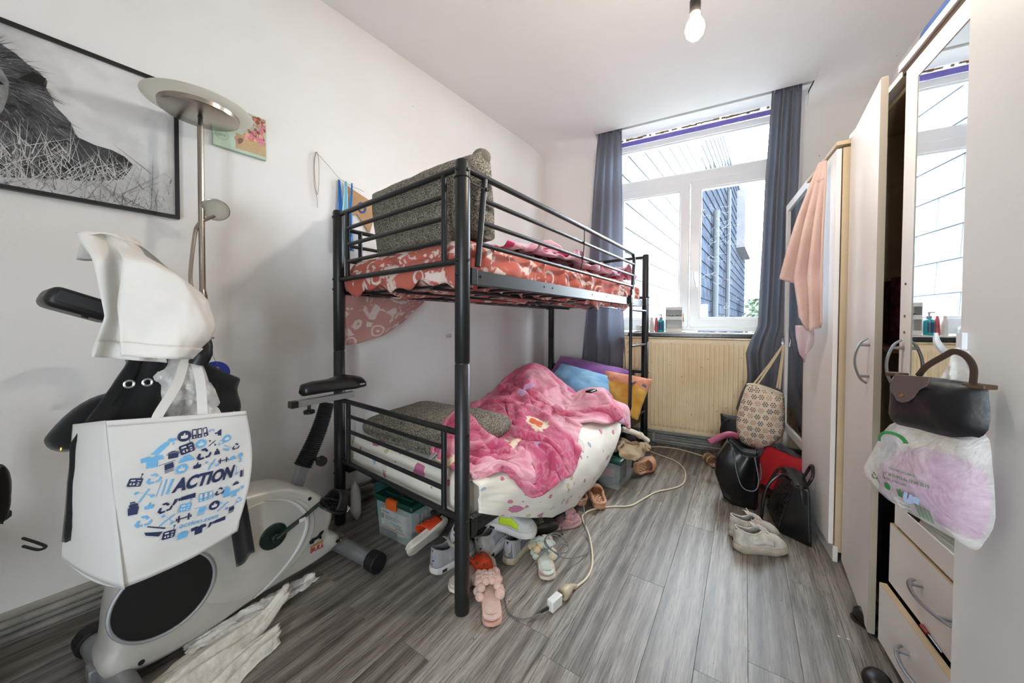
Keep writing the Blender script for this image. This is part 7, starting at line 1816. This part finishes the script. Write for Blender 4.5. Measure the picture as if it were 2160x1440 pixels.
content(s1, 'folded_leaflet', (.0, .05, .05), (.18, .12, .08), mat('white_leaflet', '#bdbbb6', .8, var=.1))
bm2 = BM @ Matrix.Translation((-.80, .33, 0)) @ Matrix.Rotation(.10, 4, 'Z')
s2 = storage('teal storage box at the wall side behind the medicine box', bm2, .18, .34, .215, tint=m_film('teal_box_plastic', '#2f6a66', .5, .15), clips=False)
content(s2, 'blue_packs', (0, 0, .08), (.14, .28, .12), mat('blue_packs', '#2d5f7a', .6, var=.6, vs=14)); 
bm3 = BM @ Matrix.Translation((-.03, 1.42, 0)) @ Matrix.Rotation(.02, 4, 'Z')
s3 = storage('clear storage box with dark things under the far end of the bed', bm3, .30, .26, .185)
lid3 = content(s3, 'dark_clothes', (0, 0, .085), (.25, .20, .15), mat('dark_things', '#1f1d22', .9, var=.6, vs=12, bump=.5, bs=14, bd=.02), bevel=.03)
content(s3, 'red_cloth', (.06, -.105, .10), (.08, .01, .05), mat('red_cloth', '#8f1f28', .8), .2)
# clothes lying on the far box
P = init_grid(-.16, .16, -.11, .13, 30, 24, .32, .06)
def cbx(P):
    P = P.copy(); x, y, z = P[..., 0], P[..., 1], P[..., 2]; h = np.where((np.abs(x) < .165) & (np.abs(y) < .14), .228+.03*np.exp(-((x+.02)/.06)**2-((y)/.06)**2), .002)
    P[..., 2] = np.maximum(z, h); return P
kc = thing('khaki_trousers', 'crumpled beige trousers lying on the far storage box', 'clothing', M=BM @ Matrix.Translation((.035, 1.50, 0)))
cloth_mesh(cloth(P, 1.4, cbx, 70, 6)).build('cloth', mat('beige_twill', '#9b8468', .9, var=.12, vs=9), kc, solid=.004, sub=1, smooth=80)
cr = thing('rolled_sleeve', 'pale rolled garment sleeve hanging over the far storage box', 'clothing', M=BM @ Matrix.Translation((.09, 1.62, 0)))
b = MB(); b.tube(spline([(-.06, -.05, .33), (0, .0, .31), (.05, .04, .28), (.085, .07, .245)], 5), [.03, .032, .034, .034, .034, .033, .032, .031, .03, .029, .028, .028, .028, .03, .032, .034], 12, flat=.6); b.build('sleeve', mat('ecru_cotton', '#c9bfae', .9, bump=.2, bs=40), cr)
b = MB(); b.tube([(.035, .028, .29), (.05, .042, .28)], [.038, .037], 12, flat=.65); b.build('cuff', mat('ecru_cotton', '#c9bfae'), cr)
cp = thing('baseball_cap', 'black cap lying under the foot of the ladder', 'cap', M=BM @ Matrix.Translation((.0, 1.78, 0)))
b = MB(); b.ell((0, 0, .20), (.06, .07, .055), 18); b.build('crown', mat('black_cotton', '#15171c', .8), cp); b = MB(); b.grid(lambda u, v: (.045+.05*v*math.sin(PI*u), lerp(-.06, .06, u), .185-.012*v), 14, 6); b.build('peak', mat('black_cotton', '#15171c'), cp, solid=.004)
b = MB(); b.box((-.02, 0, .075), (.16, .15, .15)); b.build('support_box', mat('dark_things', '#1f1d22'), cp, bevel=.02)
# white laundry by the wall-side post
wl = thing('white_pouch', 'crumpled white fabric pouch beside the wall-side bed post', 'pouch', M=BM @ Matrix.Translation((-.905, .07, 0)))
puff([(-.035, .02), (-.01, .0), (.02, .015), (.03, .08), (.02, .15), (.0, .2), (-.03, .21), (-.04, .12)], .03, 6, .8, .01, 18, M=frame((0, 0, 0), (1, 0, 0))).build('cloth', mat('grey_white_cotton', '#a9a59d', .9), wl, smooth=70)

# ------------------------------------------------------------------ extension cord, charger, cable
IV = mat('ivory_cable', '#d2c4a6', .5); CW = [(-0.423, 1.375), (-0.393, 1.467), (-0.403, 1.582), (-0.464, 1.753), (-0.538, 1.887), (-0.547, 1.937), (-0.516, 2.017), (-0.424, 2.102), (-0.326, 2.167), (-0.262, 2.304), (-0.204, 2.426), (-0.098, 2.55), (-0.052, 2.654), (-0.044, 2.813), (-0.066, 2.944), (-0.137, 3.064), (-0.288, 3.158), (-.34, 3.20), (-.35, 3.28), (-.25, 3.35), (-0.12, 3.36), (0.0, 3.317), (0.117, 3.257)]
ec = thing('extension_cord', 'ivory extension cord winding across the floor to the charger', 'cord', (-.423, 1.375, 0))
b = MB(); b.tube(spline([(x+.423, y-1.375, .0055) for x, y in CW], 6), .0047, 8); b.build('cable', IV, ec)
SM = frame((-.437, 1.335, .022), (-.035, -.115, 0)) 
SM = Matrix.Translation((-.423, 1.375, 0)).inverted() @ SM
b = MB(); b.tube([SM @ V(-.055, -.014, 0), SM @ V(-.04, -.008, 0), SM @ V(-.02, 0, 0), SM @ V(.0, .002, 0), SM @ V(.006, .002, 0), SM @ V(.04, .002, 0)], [.0055, .009, .012, .018, .0225, .0225], 18); b.build('socket', mat('ivory_plastic', '#b8a88e', .45), ec)
b = MB(); b.tube([SM @ V(.028, .002, 0), SM @ V(.034, .002, 0)], .0235, 18); b.build('socket_ring', mat('ivory_plastic', '#b8a88e'), ec)
ch = thing('phone_charger', 'white plug-in phone charger lying on the floor', 'charger', M=frame((-.462, 1.248, .024), (-.035, -.115, 0)))
b = MB(); b.box((0, 0, 0), (.062, .042, .030)); b.build('body', mat('white_gloss_plastic', '#dddcd9', .25), ch, bevel=.004)
b = MB(); b.cyl((-.03, .0, .008), (-.046, .0, .008), .0025, n=8); b.cyl((-.03, .0, -.008), (-.046, .0, -.008), .0025, n=8); b.build('prong', SATIN, ch)
uc = thing('usb_cable', 'black and white braided usb cable looped around the slippers', 'cable', (-.487, 1.20, 0))
BRD = NT('braided_cord'); _w = BRD.n('TexWave', wave_type='BANDS', bands_direction='X'); BRD.put(_w, 'Vector', BRD.co('UV')); _w.inputs['Scale'].default_value = 55; BRD.p(Base_Color=BRD.ramp(_w.outputs[0], [(.45, '#15161a'), (.55, '#9a9a9c')]), Roughness=.7); BRD = BRD.m
UC = [(-.478, 1.210, .02), (-0.521, 1.157, .008), (-0.568, 1.135, .004), (-0.615, 1.151, .004), (-0.655, 1.209, .004), (-0.657, 1.266, .006), (-0.621, 1.352, .03), (-0.575, 1.42, .085), (-.53, 1.50, .09), (-.515, 1.56, .05), (-.55, 1.585, .06), (-.60, 1.53, .095), (-.59, 1.46, .095), (-.54, 1.44, .085), (-.50, 1.50, .06), (-.52, 1.57, .06), (-.575, 1.575, .085), (-.60, 1.50, .10), (-.565, 1.44, .10), (-.50, 1.47, .05), (-.44, 1.60, .01), (-0.45, 1.70, .004), (-0.492, 1.78, .02), (-.53, 1.88, .08), (-.56, 1.92, .11), (-.60, 1.85, .06), (-.61, 1.75, .02), (-.588, 1.70, .008)]
b = MB(); b.tube(spline([(x+.487, y-1.20, z) for x, y, z in UC], 6),   .0028, 6); b.build('cable', BRD, uc)
b = MB(); b.tube([(.013, .013, .022), (-.004, -.006, .016), (-.02, -.024, .011)], [.0055, .005, .003], 8); b.build('plug', BPL, uc)
b = MB(); b.tube([(-.101, .50, .008), (-.115, .48, .006)], [.005, .0045], 8); b.build('plug', BPL, uc)
# remote on the duvet
b = MB(); b.box((0, 0, 0), (.04, .10, .014)); b.build('body', mat('black_remote', '#131416', .3), ph, bevel=.005)
b = MB(); b.box((0, .01, .0075), (.026, .05, .002)); b.build('buttons', mat('grey_buttons', '#4a4c52', .5), ph, bevel=.001)

# ------------------------------------------------------------------ black chair back at the left edge
chr_ = thing('office_chair', 'black worn vinyl chair arm at the left picture edge', 'chair', (-1.585, .16, 0))
b = MB(); pillow_body(.26, .15, .09, wr=.004).build('armrest', mat('worn_black_vinyl', '#17130f', .42, var=.6, vs=40), chr_, smooth=70)
chr_.children[0].matrix_local = Matrix.Translation((-.045, -.03, .665)) @ Matrix.Rotation(math.radians(20), 4, 'Z') @ Matrix.Rotation(PI/2, 4, 'X')
b = MB(); b.tube(spline([(.03, .02, .60), (-.02, -.01, .57), (-.10, -.06, .53), (-.14, -.1, .4)], 5), .016, 8); b.build('arm_frame', BPL, chr_)
b = MB(); b.box((-.30, -.20, .42), (.40, .40, .08)); b.build('seat', mat('worn_black_vinyl', '#17130f'), chr_, bevel=.03, bseg=3)
b = MB(); b.cyl((-.30, -.22, .06), (-.30, -.22, .40), .025, n=12); b.build('column', BPL, chr_)
for k in range(5):
    a = k*2*PI/5; b = MB(); b.tube([(-.30, -.22, .075), (-.30+.24*math.cos(a), -.22+.24*math.sin(a), .05)], [.022, .014], 8); lg = b.build('leg', BPL, chr_)
    b = MB(); b.cyl((-.30+.24*math.cos(a)-.012, -.22+.24*math.sin(a), .022), (-.30+.24*math.cos(a)+.012, -.22+.24*math.sin(a), .022), .022, n=14); b.build('caster', BRB, lg)
b = MB(); b.tube(spline([(-.02, .055, .505), (.035, .07, .50), (.055, .08, .49), (.04, .07, .483), (-.02, .055, .483)], 5), .0035, 6); b.build('strap_loop', BRB, chr_)

# ------------------------------------------------------------------ crumbs and scraps on the floor
rs = random.Random(9); b = MB(); CRU = mat('brown_crumbs', '#8a5f35', .9, var=.5, vs=40)
for k in range(90):
    x, y = rs.uniform(-1.4, -.55), rs.uniform(.45, 1.25)
    r = rs.uniform(.0008, .003); b.ell((x, y, r*.5), (r, r*rs.uniform(.6, 1.3), r*.6), 6, m=4)
for k in range(40):
    x, y = rs.uniform(-.4, .5), rs.uniform(.9, 2.4)
    r = rs.uniform(.0006, .002); b.ell((x, y, r*.5), (r, r, r*.5), 6, m=4)
tag(b.build('crumbs', CRU), 'brown crumbs scattered over the wooden floor', 'crumbs', None, 'stuff')
sc = thing('paper_scrap', 'two tiny white paper scraps by the wardrobe door', 'paper', (.475, 1.60, 0))
for dx in (-.012, .012):
    b = MB(); b.prism([(dx-.004, -.003), (dx+.004, -.002), (dx+.003, .003), (dx-.003, .003)], .0, .001); b.build('scrap', WPL, sc)
